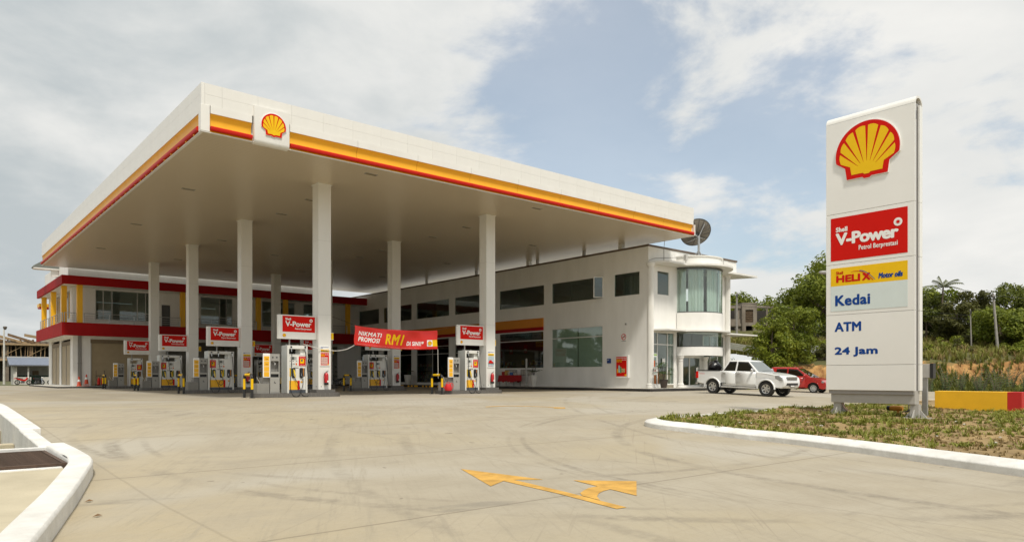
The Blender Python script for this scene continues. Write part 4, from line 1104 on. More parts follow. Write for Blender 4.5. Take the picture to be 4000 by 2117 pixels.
for k, (y0, y1) in enumerate(((44.2, 49.3), (51, 56.2), (58, 63), (65, 70))):
    r = root('goods_shelf', 'stocked goods shelf inside the shop, ' + ('behind the window over the red table', 'behind the second column', 'behind the banner rope', 'at the far left end')[k], 'shelf', (43.5, (y0 + y1) / 2, .3), group='shelves in the shop', world=True)
    mb = M(); mb.box(43.9, 43.95, y0, y1, .3, 2.3); part(r, 'back', mb, DGREY)
    for i in range(5):
        mb = M(); mb.box(43.4, 43.9, y0, y1, .4 + i * .42, .43 + i * .42); part(r, 'shelf_board', mb, GREY)
    mb = M(); rr = random.Random(k)
    for i in range(5):
        y = y0 + .05
        while y < y1 - .15:
            w_ = rr.uniform(.07, .2); mb.box(43.45, 43.75, y, y + w_ - .012, .432 + i * .42, .432 + i * .42 + rr.uniform(.16, .34), rr.randrange(5)); y += w_
    part(r, 'packets', mb, [REDS, YELS, LET, mat('pk_blue%d' % k, (.03, .1, .3)), mat('pk_green%d' % k, (.05, .2, .06))], kind='stuff')
# ---- potted plants
def plant_mesh(kind, rr):
    mb = M()
    if kind == 'fan':                           # lady palm: canes with finger leaves
        for _ in range(26):
            a = rr.uniform(0, 6.28); r_ = rr.uniform(.05, .5); zz = rr.uniform(.35, 1.05); cx_, cy_ = r_ * math.cos(a), r_ * math.sin(a)
            for k in range(7):
                b_ = a + (k - 3) * .34; l = rr.uniform(.22, .36); dz = -rr.uniform(.02, .16)
                px, py = -math.sin(b_) * .022, math.cos(b_) * .022
                mb.add([(cx_ - px * .3, cy_ - py * .3, zz), (cx_ + math.cos(b_) * l * .5 + px, cy_ + math.sin(b_) * l * .5 + py, zz + .03), (cx_ + math.cos(b_) * l, cy_ + math.sin(b_) * l, zz + dz), (cx_ + math.cos(b_) * l * .5 - px, cy_ + math.sin(b_) * l * .5 - py, zz + .03)], [(0, 1, 2, 3)])
    else:                                       # drooping fronds
        for i in range(9):
            a = i * .7 + rr.uniform(-.2, .2); L2 = rr.uniform(.6, 1.0); prev = None
            for k in range(9):
                t = k / 8; x_ = math.cos(a) * L2 * t * .8; y_ = math.sin(a) * L2 * t * .8; z_ = .25 + 1.05 * L2 * t - 1.0 * L2 * t * t * .75
                if prev and k > 2:
                    for s in (-1, 1):
                        n_ = (-math.sin(a) * s, math.cos(a) * s); l = .2 * (1.1 - t)
                        mb.add([prev, (x_, y_, z_), (x_ + n_[0] * l, y_ + n_[1] * l, z_ - .05), ], [(0, 1, 2)])
                prev = (x_, y_, z_)
    return mb
LEAFD = leafmat('pot_leaf', (.018, .04, .010), (.075, .13, .03))
POTW = mat('white_pot', (.62, .60, .55), .5, var=.08); POTB = mat('brown_pot', (.055, .038, .03), .4, var=.2)
def pot_plant(label, loc, kind, pmat, rp, hp, s, seed):
    r = root('potted_plant', label, 'potted plant', loc, group='potted plants')
    mb = M(); mb.lathe([(.01, 0), (rp * .62, 0), (rp * .78, hp * .3), (rp, hp * .8), (rp * .96, hp * .93), (rp * 1.06, hp * .95), (rp * 1.06, hp), (rp * .9, hp), (rp * .85, hp * .9), (.01, hp * .88)], (0, 0, 0), 20); part(r, 'pot', mb, pmat, smooth=40)
    mb = plant_mesh(kind, random.Random(seed)); mb.v = [(x * s, y * s, hp * .85 + z * s) for x, y, z in mb.v]; part(r, 'foliage', mb, LEAFD, flip=False)
    mb = M(); rr = random.Random(seed)
    for i in range(6): a = i * 1.05; mb.tube([(math.cos(a) * .03, math.sin(a) * .03, hp * .85), (math.cos(a) * .09 * s, math.sin(a) * .09 * s, hp * .85 + .45 * s), (math.cos(a) * .2 * s, math.sin(a) * .2 * s, hp * .85 + .85 * s)], .012, 4)
    part(r, 'stem', mb, POTB)
pot_plant('thin drooping plant in a tall white pot beside the shop window', (39.75, 44.05, .2), 'frond', POTW, .33, .95, 1.0, 3)
pot_plant('fan palm in a dark pot just right of the second front column', (39.6, 50.0, .2), 'fan', POTB, .28, .5, .9, 4)
pot_plant('fan palm in a dark brown pot by the glazed entrance', (41.0, 31.6, .2), 'fan', POTB, .30, .62, 1.25, 5)
pot_plant('leafy plant in a white square-shouldered pot behind the banner', (39.7, 63.6, .2), 'frond', POTW, .42, 1.0, 1.0, 6)
pot_plant('dark spiky palm in shade behind the nearest left column', (35.0, 72.5, 0), 'fan', POTB, .3, .5, 1.6, 8)
mb = M(); mb.lathe([(.05, .2), (.09, .25), (.075, 2.3), (.03, 2.36), (.001, 2.36)], (0, 0, 0), 10); mb.box(-.16, .16, -.16, .16, .0, .08); mb.cyl((0, 0, .05), (0, 0, .25), .03, n=8)
mb.v = [(x + 39.9, y + 45.15, z + .2) for x, y, z in mb.v]
single('furled_parasol', mb, LGREY, 'tall pale furled parasol standing by the white pot', 'parasol', smooth=40, loc=(39.9, 45.15, .2))
# yellow and black wheel stops along the shopfront
YB = [YEL, BLKP]
for i in range(6):
    mb = M(); y0 = 51.5 + i * 2.6
    for k in range(6): mb.box(37.9, 38.1, y0 + k * .3, y0 + (k + 1) * .3, .0, .16, k % 2)
    single('wheel_stop', mb, YB, ('first', 'second', 'third', 'fourth', 'fifth', 'sixth')[i] + ' black and yellow wheel stop from the red table along the shopfront', 'wheel stop', 'wheel stops along the shopfront', loc=(38, y0, 0))

# ---- satellite dish on the bay roof
r = root('satellite_dish', 'large grey mesh satellite dish on a mast above the curved bay', 'satellite dish', (45.5, 31.8, 9.34), world=True)
MESH = mat('dish_mesh', (.20, .18, .15), .7, var=.15, vs=3)
mb = M(); mb.cyl((45.5, 31.8, 9.4), (45.5, 31.8, 11.65), .09, n=12); part(r, 'mast', mb, STEEL, smooth=40)
for a in (20, 140, 260):
    mb = M(); mb.tube([(45.5 + .75 * math.cos(R_(a)), 31.8 + .75 * math.sin(R_(a)), 9.4), (45.5, 31.8, 10.6)], .035); part(r, 'stay', mb, STEEL)
dc = Vector((45.68, 32.1, 11.82)); ax_ = Vector((.42, .62, .66)).normalized(); u_ = ax_.cross(Vector((0, 0, 1))).normalized(); w_ = ax_.cross(u_)
RD = 1.16
mb = M(); nr, nt = 7, 32; vs = []
for i in range(nr + 1):
    rr = RD * i / nr
    for k in range(nt):
        t = 2 * math.pi * k / nt; vs.append(dc + (u_ * math.cos(t) + w_ * math.sin(t)) * max(rr, .02) + ax_ * (.34 * (rr / RD) ** 2))
mb.add(vs, [(i * nt + k, i * nt + (k + 1) % nt, (i + 1) * nt + (k + 1) % nt, (i + 1) * nt + k) for i in range(nr) for k in range(nt)])
o = part(r, 'reflector', mb, MESH, smooth=60, flip=False)
mb = M()
for k in range(16):
    t = 2 * math.pi * k / 16; mb.tube([dc + (u_ * math.cos(t) + w_ * math.sin(t)) * (RD * q) + ax_ * (.34 * q * q - .02) for q in (.05, .4, .7, 1)], .018, 4)
mb.tube([dc + (u_ * math.cos(2 * math.pi * k / 32) + w_ * math.sin(2 * math.pi * k / 32)) * RD + ax_ * .34 for k in range(33)], .025, 5)
part(r, 'rib', mb, DGREY)
mb = M()
for a in (30, 120, 210, 300):
    t = R_(a); mb.tube([dc - ax_ * .45, dc + (u_ * math.cos(t) + w_ * math.sin(t)) * RD * .8 + ax_ * (.34 * .64 - .02)], .03, 5)
mb.tube([dc - ax_ * .5, Vector((45.5, 31.8, 11.6))], .08, 8); part(r, 'bracket', mb, STEEL)
# ================================================================== left building
LBX = root('flat_block', 'white two-storey building with dark red balcony bands and yellow posts at the left', 'building', (11.4, 75.8, 0), world=True)
XL, XR, YF = 11.38, 40.55, 75.8
bays = [(12.79, 18.4), (19.3, 26.9), (27.7, 30.2), (31.3, 37.8)]
ww = [(13.18, 18.2, 6.32, 9.16), (18.92, 19.73, 5.95, 8.1), (22.58, 25.81, 6.37, 9.16), (28.9, 32.6, 6.4, 9.16), (33.6, 37.0, 6.4, 9.16)]
mb = M(); wall_holes(mb, 'y', YF, .2, XL, XR, .15, 9.3, [(a, b_, .15 if False else .16, 4.5) for a, b_ in bays] + ww)
part(LBX, 'front_wall', mb, WALL)
sw = [(77.4, 80.7, 6.4, 9.16), (83.2, 86.6, 6.4, 9.16)]
sg = [(77.15, 82.3, .2, 4.55), (83.4, 88.5, .2, 4.6)]
mb = M(); wall_holes(mb, 'x', XL, .2, YF + .2, 90.6, .15, 9.3, sw + sg); part(LBX, 'side_wall', mb, WALL)
rw = [(12.4, 15.6, 6.2, 7.6), (22.0, 26, 6.2, 8.0), (29, 32.5, 6.2, 7.4)]
mb = M(); wall_holes(mb, 'y', 90.4, .2, XL + .2, XR, .15, 9.3, rw); part(LBX, 'rear_wall', mb, WALL)
mb = M(); mb.box(XL + .2, XR, YF + .2, 90.4, 4.9, 5.2); mb.box(XL + .2, XR, YF + .2, 90.4, .05, .16); part(LBX, 'floor_slab', mb, DARKIN)
mb = M()
for x in (18.8, 27.2, 30.7, 39): mb.box(x, x + .15, YF + .21, 90.4, .16, 4.9)
for x in (18.5, 27.3, 33.1): mb.box(x, x + .15, YF + .21, 86, 5.2, 9.25)
mb.box(19, 38.9, 83, 83.2, .16, 4.9); part(LBX, 'inner_wall', mb, OFFW)
# balcony floor, bands
mb = M(); mb.box(10.45, XR, 74.18, YF - .001, 4.78, 5.2); mb.box(10.45, XL - .001, YF - .001, 90.8, 4.78, 5.2); part(LBX, 'balcony_floor', mb, WALL)
mb = M(); mb.box(10.27, 33, 74.0, 74.175, 4.71, 5.88); mb.box(10.27, 10.445, 74.175, 90.9, 4.71, 5.88); part(LBX, 'balcony_band', mb, DRED)
mb = M(); mb.box(33.0, XR, 74.0, 74.175, 4.71, 5.88); part(LBX, 'balcony_band', mb, DRED)
mb = M(); mb.box(10.27, 40.6, 74.0, 74.175, 9.3, 10.08); mb.box(10.27, 10.445, 74.175, 90.4, 9.3, 10.08); part(LBX, 'roof_band', mb, DRED)
mb = M(); mb.box(10.45, XR, 74.18, 90.4, 9.32, 9.5); part(LBX, 'roof_slab', mb, WALL)
mb = M(); mb.box(10.6, 11.8, 90.95, 92.5, 8.35, 8.5); mb.box(10.55, 11.8, 90.95, 92.6, 8.5, 8.85, 1); part(LBX, 'rear_hood', mb, [RED, YEL])
# set-back attic storey and its eaves
mb = M(); mb.box(11.2, 35.9, 77.0, 92, 9.5, 12.0)
part(LBX, 'attic_wall', mb, WALL)
mb = M()
for x0, x1 in ((14.8, 19.8), (23.6, 28.4), (31.8, 35.5)):
    mb = M(); mb.box(x0, x1, 76.93, 76.999, 10.25, 10.5); part(LBX, "attic_ledge", mb, WHITE)

RFD = mat('roof_metal', (.16, .17, .15), .5, var=.15)
mb = M(); mb.prism([(9.0, 11.62), (9.1, 11.78), (12.5, 14.2), (36.5, 14.2), (36.5, 11.62)], 'y', 82.3, 83.5); part(LBX, 'attic_roof', mb, [RFD])
mb = M(); mb.box(9.1, 36.4, 82.32, 83.48, 11.50, 11.615); part(LBX, 'eave_soffit', mb, WHITE)
mb = M(); mb.box(10.6, 11.19, 82.6, 83.1, 10.9, 11.5); part(LBX, 'eave_bracket', mb, WHITE)
# yellow posts
for (x, y) in [(11.48, 74.2), (20.27, 74.2), (27.78, 74.2), (30.74, 74.2), (38.13, 74.2), (10.5, 75.9), (10.5, 82.1), (10.5, 88.5)]:
    mb = M(); mb.box(x, x + .44, y, y + .44, 5.2, 9.31); part(LBX, 'post', mb, YEL, bev=.01)
# balcony railing
def rail(pts_a, axis, fixed):
    a0, a1 = pts_a
    r_ = M()
    for z in (6.73, 6.50, 6.30, 6.10):
        s = .032 if z > 6.7 else .018
        if axis == 'x': r_.cyl((a0, fixed, z), (a1, fixed, z), s, n=6)
        else: r_.cyl((fixed, a0, z), (fixed, a1, z), s, n=6)
    o = part(LBX, 'railing', r_, STEEL, smooth=50)
    n = max(2, round((a1 - a0) / 2.15) + 1)
    for i in range(n):
        a = a0 + .03 + (a1 - a0 - .06) * i / (n - 1); m = M(); p = (a, fixed) if axis == 'x' else (fixed, a)
        m.cyl((*p, 5.88), (*p, 6.73), .032, n=8); part(o, 'baluster', m, STEEL, smooth=50)
for a, b_ in ((10.45, 11.4), (11.98, 20.2), (20.8, 27.7), (28.3, 30.7), (31.25, 38.1), (38.65, 40.4)): rail((a, b_), 'x', 74.09)
for a, b_ in ((74.3, 75.8), (76.4, 82.05), (82.6, 88.45)): rail((a, b_), 'y', 10.36)
# windows and door
window(LBX, 'y', YF + .02, 13.18, 18.2, 6.32, 9.16, (13.84, 14.58, 16.75, 17.48), ((7.1, 13.18, 14.58), (7.1, 16.75, 18.2)), .07, .08, 1, LGREY, GL)
window(LBX, 'y', YF + .02, 22.58, 25.81, 6.37, 9.16, (24.47, 25.16), ((7.1, 24.47, 25.81),), .07, .08, 1, LGREY, GL)
window(LBX, 'y', YF + .02, 28.9, 32.6, 6.4, 9.16, (30.1, 31.3), (), .07, .08, 1, LGREY, GL)
window(LBX, 'y', YF + .02, 33.6, 37.0, 6.4, 9.16, (34.7, 35.9), (), .07, .08, 1, LGREY, GL)
window(LBX, 'x', XL + .02, 77.4, 80.7, 6.4, 9.16, (78.5, 79.6), (), .07, .08, 1, WHITE, GL)
window(LBX, 'x', XL + .02, 83.2, 86.6, 6.4, 9.16, (84.3, 85.5), (), .07, .08, 1, WHITE, GL)
mb = M(); mb.box(18.95, 19.70, YF + .05, YF + .1, 5.2, 8.07); part(LBX, 'door', mb, DGREY)
# roller shutters: real ribs
SHUT = mat('shutter_tan', (.40, .32, .20), .5, var=.07, vs=2)
def shutter(ax, c, a0, a1, z0, z1, inset=.1):
    m = M(); n = int((z1 - z0) / .105); dz = (z1 - z0) / n; prof = []
    for i in range(n):
        z = z0 + i * dz; prof += [(.0, z), (-.022, z + dz * .3), (-.022, z + dz * .7), (.0, z + dz * .96)]
    vs = []
    for a in (a0, a1):
        for d, z in prof: vs.append((a, c + inset + d, z) if ax == 'y' else (c + inset + d, a, z))
    k = len(prof); m.add(vs, [(i, i + 1, k + i + 1, k + i) for i in range(k - 1)])
    s = part(LBX, 'roller_shutter', m, SHUT, flip=False)
    m = M()
    (m.box(a0, a1, c + .02, c + .3, z1, z1 + .36) if ax == 'y' else m.box(c + .02, c + .3, a0, a1, z1, z1 + .36)); part(s, 'shutter_box', m, mat('shutter_hood', (.20, .15, .09), .6, var=.1))
    for a in (a0, a1 - .07):
        m = M(); (m.box(a, a + .07, c - .02, c + .12, z0, z1) if ax == 'y' else m.box(c - .02, c + .12, a, a + .07, z0, z1)); part(s, 'guide_rail', m, LGREY)
    return s
shutter('y', YF, 12.79, 18.4, .18, 4.14)
for a, b_ in [q[:2] for q in sg]:
    mid = (a + b_) / 2; s = shutter('x', XL, a, b_, .22, 4.0, .08)
    m = M(); m.box(XL + .02, XL + .07, mid - .04, mid + .04, .22, 4.0); part(s, 'centre_rail', m, GREY)
# downpipes at the corner
for i in range(3):
    mb = M(); mb.cyl((11.80 + i * .11, 75.72, .2), (11.80 + i * .11, 75.72, 4.78), .045, n=8); p = part(LBX, 'downpipe', mb, GREY, smooth=50)
    mb = M(); mb.box(11.73 + i * .11, 11.87 + i * .11, 75.68, 75.79, 2.2, 2.25); part(p, 'clamp', mb, GREY)
# plinth pavement
mb = M(); mb.box(9.75, 38.35, 72.6, YF - .001, .0, .14); mb.box(9.75, XL - .001, YF - .001, 91.5, .0, .14); single('rear_pavement', mb, PAVE, kind='structure')
mb = M(); mb.box(9.71, 38.35, 72.56, 72.596, .0, .13); mb.box(9.71, 9.746, 72.596, 91.5, .0, .13); single('rear_kerb', mb, DCONC, 'low black kerb along the left building pavement', 'kerb')
# traffic cones, stack and extinguisher trolley
CONE = mat('cone_orange', (.62, .07, .02), .5, var=.08)
def cone(name, label, loc, n=1):
    r = root(name, label, 'traffic cone', loc, group='traffic cones')
    for k in range(n):
        z = k * .10
        mb = M(); mb.box(-.22, .22, -.22, .22, z, z + .035); b_ = part(r, 'base', mb, CONE, bev=.015)
    z = (n - 1) * .10
    mb = M(); mb.lathe([(.19, z + .03), (.17, z + .06), (.115, z + .42)], (0, 0, 0), 18); mb.lathe([(.088, z + .62), (.05, z + .86), (.045, z + .88), (.001, z + .88)], (0, 0, 0), 18); part(r, 'body', mb, CONE, smooth=50)
    mb = M(); mb.lathe([(.115, z + .42), (.088, z + .62)], (0, 0, 0), 18); part(r, 'reflective_collar', mb, LET, smooth=50)
    return r
cone('traffic_cone', 'single orange traffic cone before the downpipes', (11.65, 74.4, .14))
cone('traffic_cone_stack', 'stack of orange traffic cones right of the single cone', (12.2, 74.2, .14), 3)
r = root('extinguisher_trolley', 'red wheeled extinguisher trolley before the roller shutter', 'trolley', (13.4, 74.6, .14))
for x in (-.14, .16):
    mb = M(); mb.lathe([(.01, .1), (.12, .12), (.125, .62), (.06, .72), (.03, .80), (.001, .80)], (x, 0, 0), 14); part(r, 'cylinder', mb, RED, smooth=40)
mb = M(); mb.tube([(-.34, .1, .1), (-.34, .12, 1.45)], .02); mb.tube([(.34, .1, .1), (.34, .12, 1.45)], .02); mb.tube([(-.34, .11, .95), (.34, .11, .95)], .02); mb.box(-.36, .36, -.15, .2, .06, .1); part(r, 'frame', mb, BLKP)
for x in (-.36, .36):
    mb = M(); mb.lathe([(.03, -.03), (.11, -.03), (.11, .03), (.03, .03), (.03, -.03)], (x, .12, .11), 14, 'x'); part(r, 'wheel', mb, BLK)

# ================================================================== far left: shed, motorcycles, lamp, building site
SHW = mat('shed_white', (.62, .60, .55), .8, var=.15, vs=1.2, dirt=.2)
BLUR = mat('blue_grey_roof', (.20, .23, .29), .45, var=.1)
sh = root('open_shed', 'white open-fronted shed with grey-blue metal roof at the far left', 'shed', (12, 109, 0), world=True)
mb = M()
for i in range(60):
    x0 = 9.3 + i * .13; 
    mb.add([(x0, 106.7, 2.40), (x0 + .065, 106.7, 2.46), (x0 + .13, 106.7, 2.40), (x0 + .13, 109.6, 3.42), (x0 + .065, 109.6, 3.48), (x0, 109.6, 3.42)], [(0, 1, 4, 5), (1, 2, 3, 4)])
part(sh, 'roof_sheet', mb, BLUR, flip=False)
mb = M(); mb.box(9.3, 17.1, 106.62, 106.70, 2.28, 2.44); part(sh, 'eave_board', mb, DGREY); mb = M(); mb.box(9.3, 17.1, 109.55, 109.75, 3.40, 3.56); part(sh, 'ridge_cap', mb, LGREY)
mb = M(); mb.prism([(106.7, 2.40), (109.6, 3.42), (109.6, 2.3), (106.7, 2.3)], 'x', 9.3, 9.36); part(sh, 'gable', mb, DGREY)
mb = M(); mb.box(9.75, 17, 110.0, 110.2, 0, 3.0); mb.box(9.75, 9.95, 107.1, 110, 0, 2.5); part(sh, 'wall', mb, SHW)
for x0, x1 in ((10.1, 11.6), (12.75, 14.6)):
    mb = M(); mb.box(x0, x1, 107.2, 107.35, 0, .95); part(sh, 'low_wall', mb, SHW)
for x in (9.95, 11.2, 13.5):
    mb = M(); mb.box(x, x + .15, 107.0, 107.15, 0, 2.42); part(sh, 'post', mb, SHW)
BIN = mat('bin_green', (.012, .045, .022), .5, var=.2)
for k, x in enumerate((10.5, 11.75, 12.95)):
    r = root('waste_bin', ('left', 'middle', 'right')[k] + ' dark green waste bin inside the open shed', 'bin', (x, 108.2, 0), group='waste bins in the shed')
    mb = M(); mb.prism([(-.5, .15), (.5, .15), (.6, 1.05), (-.6, 1.05)], 'y', -.4, .4); part(r, 'tub', mb, BIN, bev=.03); mb = M(); mb.prism([(-.62, 1.06), (.62, 1.06), (.55, 1.18), (-.55, 1.18)], 'y', -.45, .42); part(r, 'lid', mb, BIN, bev=.03)
mb = M(); mb.box(11.9, 12.6, 108.9, 109.0, 1.2, 1.75); single('wooden_board', mb, mat('old_ply', (.20, .14, .08), .8, var=.2), 'brown wooden board leaning behind the bins in the shed', 'board', loc=(12.2, 109, 1.2), bev=.03)
def motorbike(label, loc, rz, paint):
    r = root('motorcycle', label, 'motorcycle', loc, rz, group='parked motorcycles')
    for x in (-.6, .62):
        mb = M(); mb.lathe([(.20, -.04), (.29, -.05), (.30, 0), (.29, .05), (.20, .04), (.20, -.04)], (x, 0, .30), 20, 'y'); w = part(r, 'wheel', mb, BLK, smooth=40)
        mb = M(); mb.lathe([(.185, -.02), (.20, -.02), (.20, .02), (.185, .02), (.185, -.02)], (x, 0, .30), 20, 'y')
        for k in range(6): t = k * math.pi / 3; mb.tube([(x, 0, .3), (x + .19 * math.cos(t), 0, .3 + .19 * math.sin(t))], .012, 4)
        part(w, 'rim', mb, CHROME)
    mb = M(); mb.prism([(-.55, .62), (-.15, .48), (.2, .42), (.42, .62), (.50, .86), (.40, .92), (.22, .66), (-.1, .66), (-.5, .76), (-.85, .84), (-.86, .78)], 'y', -.11, .11); part(r, 'fairing', mb, paint, bev=.03)
    mb = M(); mb.prism([(-.8, .80), (-.05, .68), (.02, .72), (-.1, .80), (-.75, .88)], 'y', -.12, .12); part(r, 'seat', mb, BLKP, bev=.03)
    mb = M(); mb.box(-.2, .15, -.1, .1, .2, .46); mb.cyl((-.7, -.14, .3), (.0, -.14, .24), .04, n=8); part(r, 'engine', mb, DGREY)
    mb = M(); mb.tube([(.62, -.07, .3), (.46, -.07, .85)], .025); mb.tube([(.62, .07, .3), (.46, .07, .85)], .025); part(r, 'fork', mb, CHROME)
    mb = M(); mb.tube([(.3, -.33, .98), (.42, -.1, .95), (.42, .1, .95), (.3, .33, .98)], .02); part(r, 'handlebar', mb, BLKP)
    mb = M(); mb.ball((.52, 0, .86), (.09, .1, .1)); part(r, 'headlight', mb, LET, smooth=60)
    mb = M(); mb.box(-.95, -.87, -.06, .06, .72, .80); part(r, 'tail_light', mb, REDS)
    for s in (-1, 1):
        mb = M(); mb.tube([(.34, s * .25, .98), (.32, s * .3, 1.16)], .01, 4); mb.ball((.32, s * .31, 1.18), (.02, .06, .04)); part(r, 'mirror', mb, BLKP)
    return r
motorbike('red motorcycle parked before the open shed', (10.6, 105.7, 0), R_(5), RED)
motorbike('dark motorcycle with gold wheels parked beside the red one', (12.3, 106.1, 0), R_(-60), BLKP)
motorbike('blue and white motorcycle parked at the corner of the left building', (14.0, 105.7, 0), R_(185), mat('bike_blue', (.03, .07, .22), .35))
motorbike('dark motorcycle parked behind the lamp post at the left edge', (8.2, 111, 0), R_(80), BLKP)
motorbike('black motorcycle in the shade behind the second island hoop', (34.2, 68.8, 0), R_(150), BLKP)
r = root('lamp_post', 'slim white lamp post with a round head before the building site', 'lamp post', (9.05, 110.2, -.04))
mb = M(); mb.cyl((0, 0, 0), (0, 0, 7.0), .14, .09, n=12); part(r, 'pole', mb, SHW, smooth=50); mb = M(); mb.box(-.2, .2, -.2, .2, 0, .08); part(r, 'base_plate', mb, GREY)
mb = M(); mb.lathe([(.001, 6.98), (.1, 6.98), (.17, 7.1), (.24, 7.3), (.2, 7.38), (.001, 7.42)], (.1, -.05, 0), 16); part(r, 'lamp_head', mb, mat('lamp_head_brown', (.11, .09, .07), .5), smooth=50)
# building site with props and formwork
WOOD = mat('formwork_timber', (.20, .125, .07), .85, var=.4, vs=1.5); WOOD2 = mat('formwork_pale', (.36, .25, .14), .85, var=.3, vs=2)
OLDC = mat('site_concrete', (.19, .155, .12), .9, var=.35, vs=.7, bump=.3)
site = root('building_site', 'unfinished concrete building with timber formwork and props at the far left', 'building', (20, 186, 0), world=True)
for k, (z0, z1) in enumerate(((4.2, 5.1), (7.5, 8.5))):
    mb = M(); mb.box(-12, 60, 182, 200, z0, z1); part(site, 'floor_slab', mb, OLDC)
    mb = M(); mb.box(-12, 60, 181.6, 181.98, z0 + .1, z0 + .5); part(site, 'edge_board', mb, WOOD2)
rr = random.Random(5)
for i in range(14):
    x = -10 + i * 4.2; mb = M(); mb.box(x, x + .6, 182.3, 182.9, 0, 4.2); part(site, 'column', mb, OLDC); mb = M(); mb.box(x, x + .6, 182.3, 182.9, 5.1, 7.5); part(site, 'column', mb, WOOD if i % 2 else OLDC)
for i in range(46):
    x = -4 + i * .75 + rr.uniform(-.2, .2); mb = M(); mb.cyl((x, 182.2, 5.1), (x + rr.uniform(-.15, .15), 182.25, 7.5), .07, n=5); part(site, 'prop', mb, WOOD2 if i % 3 else WOOD)
for i in range(7):
    x = -3 + i * 4.4; mb = M(); mb.tube([(x, 182.1, 5.2), (x + 3.6, 182.1, 7.4)], .07, 4); part(site, 'brace', mb, WOOD2)
for i in range(10):
    x = 4 + i * 2.9; t = rr.uniform(-.06, .05); mb = M(); L2 = rr.uniform(5, 9)
    mb.prism([(0, 0), (L2, -1.7 + t * 8), (L2, -1.2 + t * 8), (0, .55)], 'y', 181.8, 182.6); mb.v = [(a + x, b_, c + 9.5 + rr.uniform(-.02, .02)) for a, b_, c in mb.v]; part(site, 'formwork_beam', mb, (WOOD, WOOD2)[i % 2])
for i in range(30):
    x = -2 + i * 1.1; mb = M(); mb.box(x, x + .14, 181.4, 184, 8.55, 8.75 + rr.uniform(0, .3)); part(site, 'joist', mb, (WOOD, WOOD2)[i % 2])
mb = M(); mb.box(-12, 60, 190, 190.3, 0, 7.4); part(site, 'inner_wall', mb, DARKIN)
# ================================================================== pump islands
ROWN = ('nearest', 'second', 'third', 'farthest')
def place(r, c): return (16.37 if c == 0 else 27.37, 34.65 + 11.15 * r)
def where(r, c): return '%s island of the %s row' % (ROWN[r], ('left', 'right')[c])
# ---- the raised tiled island
def island_proto():
    r = root('pump_island', '', 'pump island', (0, 0, 0), group='pump islands')
    x0, x1, w, rc = -3.66, .88, .68, .5
    core = []
    for (cx, cy, a) in ((x1 - rc, w - rc, 0), (x0 + rc, w - rc, 90), (x0 + rc, -w + rc, 180), (x1 - rc, -w + rc, 270)):
        for k in range(7): t = R_(a + 15 * k); core.append((cx + (rc - .012) * math.cos(t), cy + (rc - .012) * math.sin(t)))
    mb = M(); mb.prism(core, 'z', 0, .197); part(r, 'core', mb, GROUT)
    mb = M(); inn = [(x * .995, y * .985) for x, y in core]; mb.prism(inn, 'z', .19, .206); part(r, 'deck', mb, TILE)
    t1 = M(); t1.box(-.119, .119, -.01, .012, .004, .203); me1 = t1.mesh('tile', TILE)
    t2 = M(); t2.box(-.036, .036, -.01, .012, .004, .203); me2 = t2.mesh('tile', TILE)
    n = 14; L2 = (x1 - rc) - (x0 + rc)
    for s in (-1, 1):
        for i in range(n): piece(r, 'tile', me1, (x0 + rc + L2 * (i + .5) / n, s * (w - .008), 0), 0 if s < 0 else math.pi)
    for (cx, cy, a) in ((x1 - rc, w - rc, 0), (x0 + rc, w - rc, 90), (x0 + rc, -w + rc, 180), (x1 - rc, -w + rc, 270)):
        for k in range(10):
            t = R_(a + 9 * (k + .5)); piece(r, 'tile', me2, (cx + (rc - .008) * math.cos(t), cy + (rc - .008) * math.sin(t), 0), t + math.pi / 2)
    for xx, rz in ((x0 + .008, -math.pi / 2), (x1 - .008, math.pi / 2)): piece(r, 'tile', me1, (xx, -.06, 0), rz); piece(r, 'tile', me1, (xx, .12, 0), rz)
    mb = M(); mb.box(-.52, .52, -.5, .5, .207, .358); part(r, 'column_plinth', mb, TILE, bev=.006)
    return r
isl = island_proto()
for i in range(8):
    r_, c_ = divmod(i, 2); o = isl if i == 0 else copy_tree(isl)
    o.location = (*place(r_, c_), 0); o['label'] = 'grey tiled pump island, ' + where(r_, c_)
# ---- dispensers
PW = mat('pump_white', (.72, .71, .66), .35, var=.03, dirt=.05)
SIDE = mat('pump_side_silver', (.50, .51, .48), .32, metal=.25, var=.04)
KICK = mat('pump_kick_grey', (.075, .085, .10), .45, var=.1)
YNZ = mat('nozzle_yellow', (.72, .50, .02), .4)
GREENT = mat('grade_green', (.02, .16, .06), .45)
LCD = mat('lcd', (.10, .11, .095), .2, var=.1)
FINEP = mat('print_grey', (.25, .25, .24), .6)
def bxp(parent, name, x0, x1, y0, y1, z0, z1, m, bev=0): mb = M(); mb.box(x0, x1, y0, y1, z0, z1); return part(parent, name, mb, m, bev=bev)
def catm(p, n=7):
    out = []; P = [Vector(q) for q in p]
    for i in range(len(P) - 1):
        a, b_, c, d_ = P[max(i - 1, 0)], P[i], P[i + 1], P[min(i + 2, len(P) - 1)]
        for k in range(n):
            t = k / n; out.append(.5 * ((2 * b_) + (c - a) * t + (2 * a - 5 * b_ + 4 * c - d_) * t * t + (3 * b_ - a - 3 * c + d_) * t ** 3))
    return out + [P[-1]]
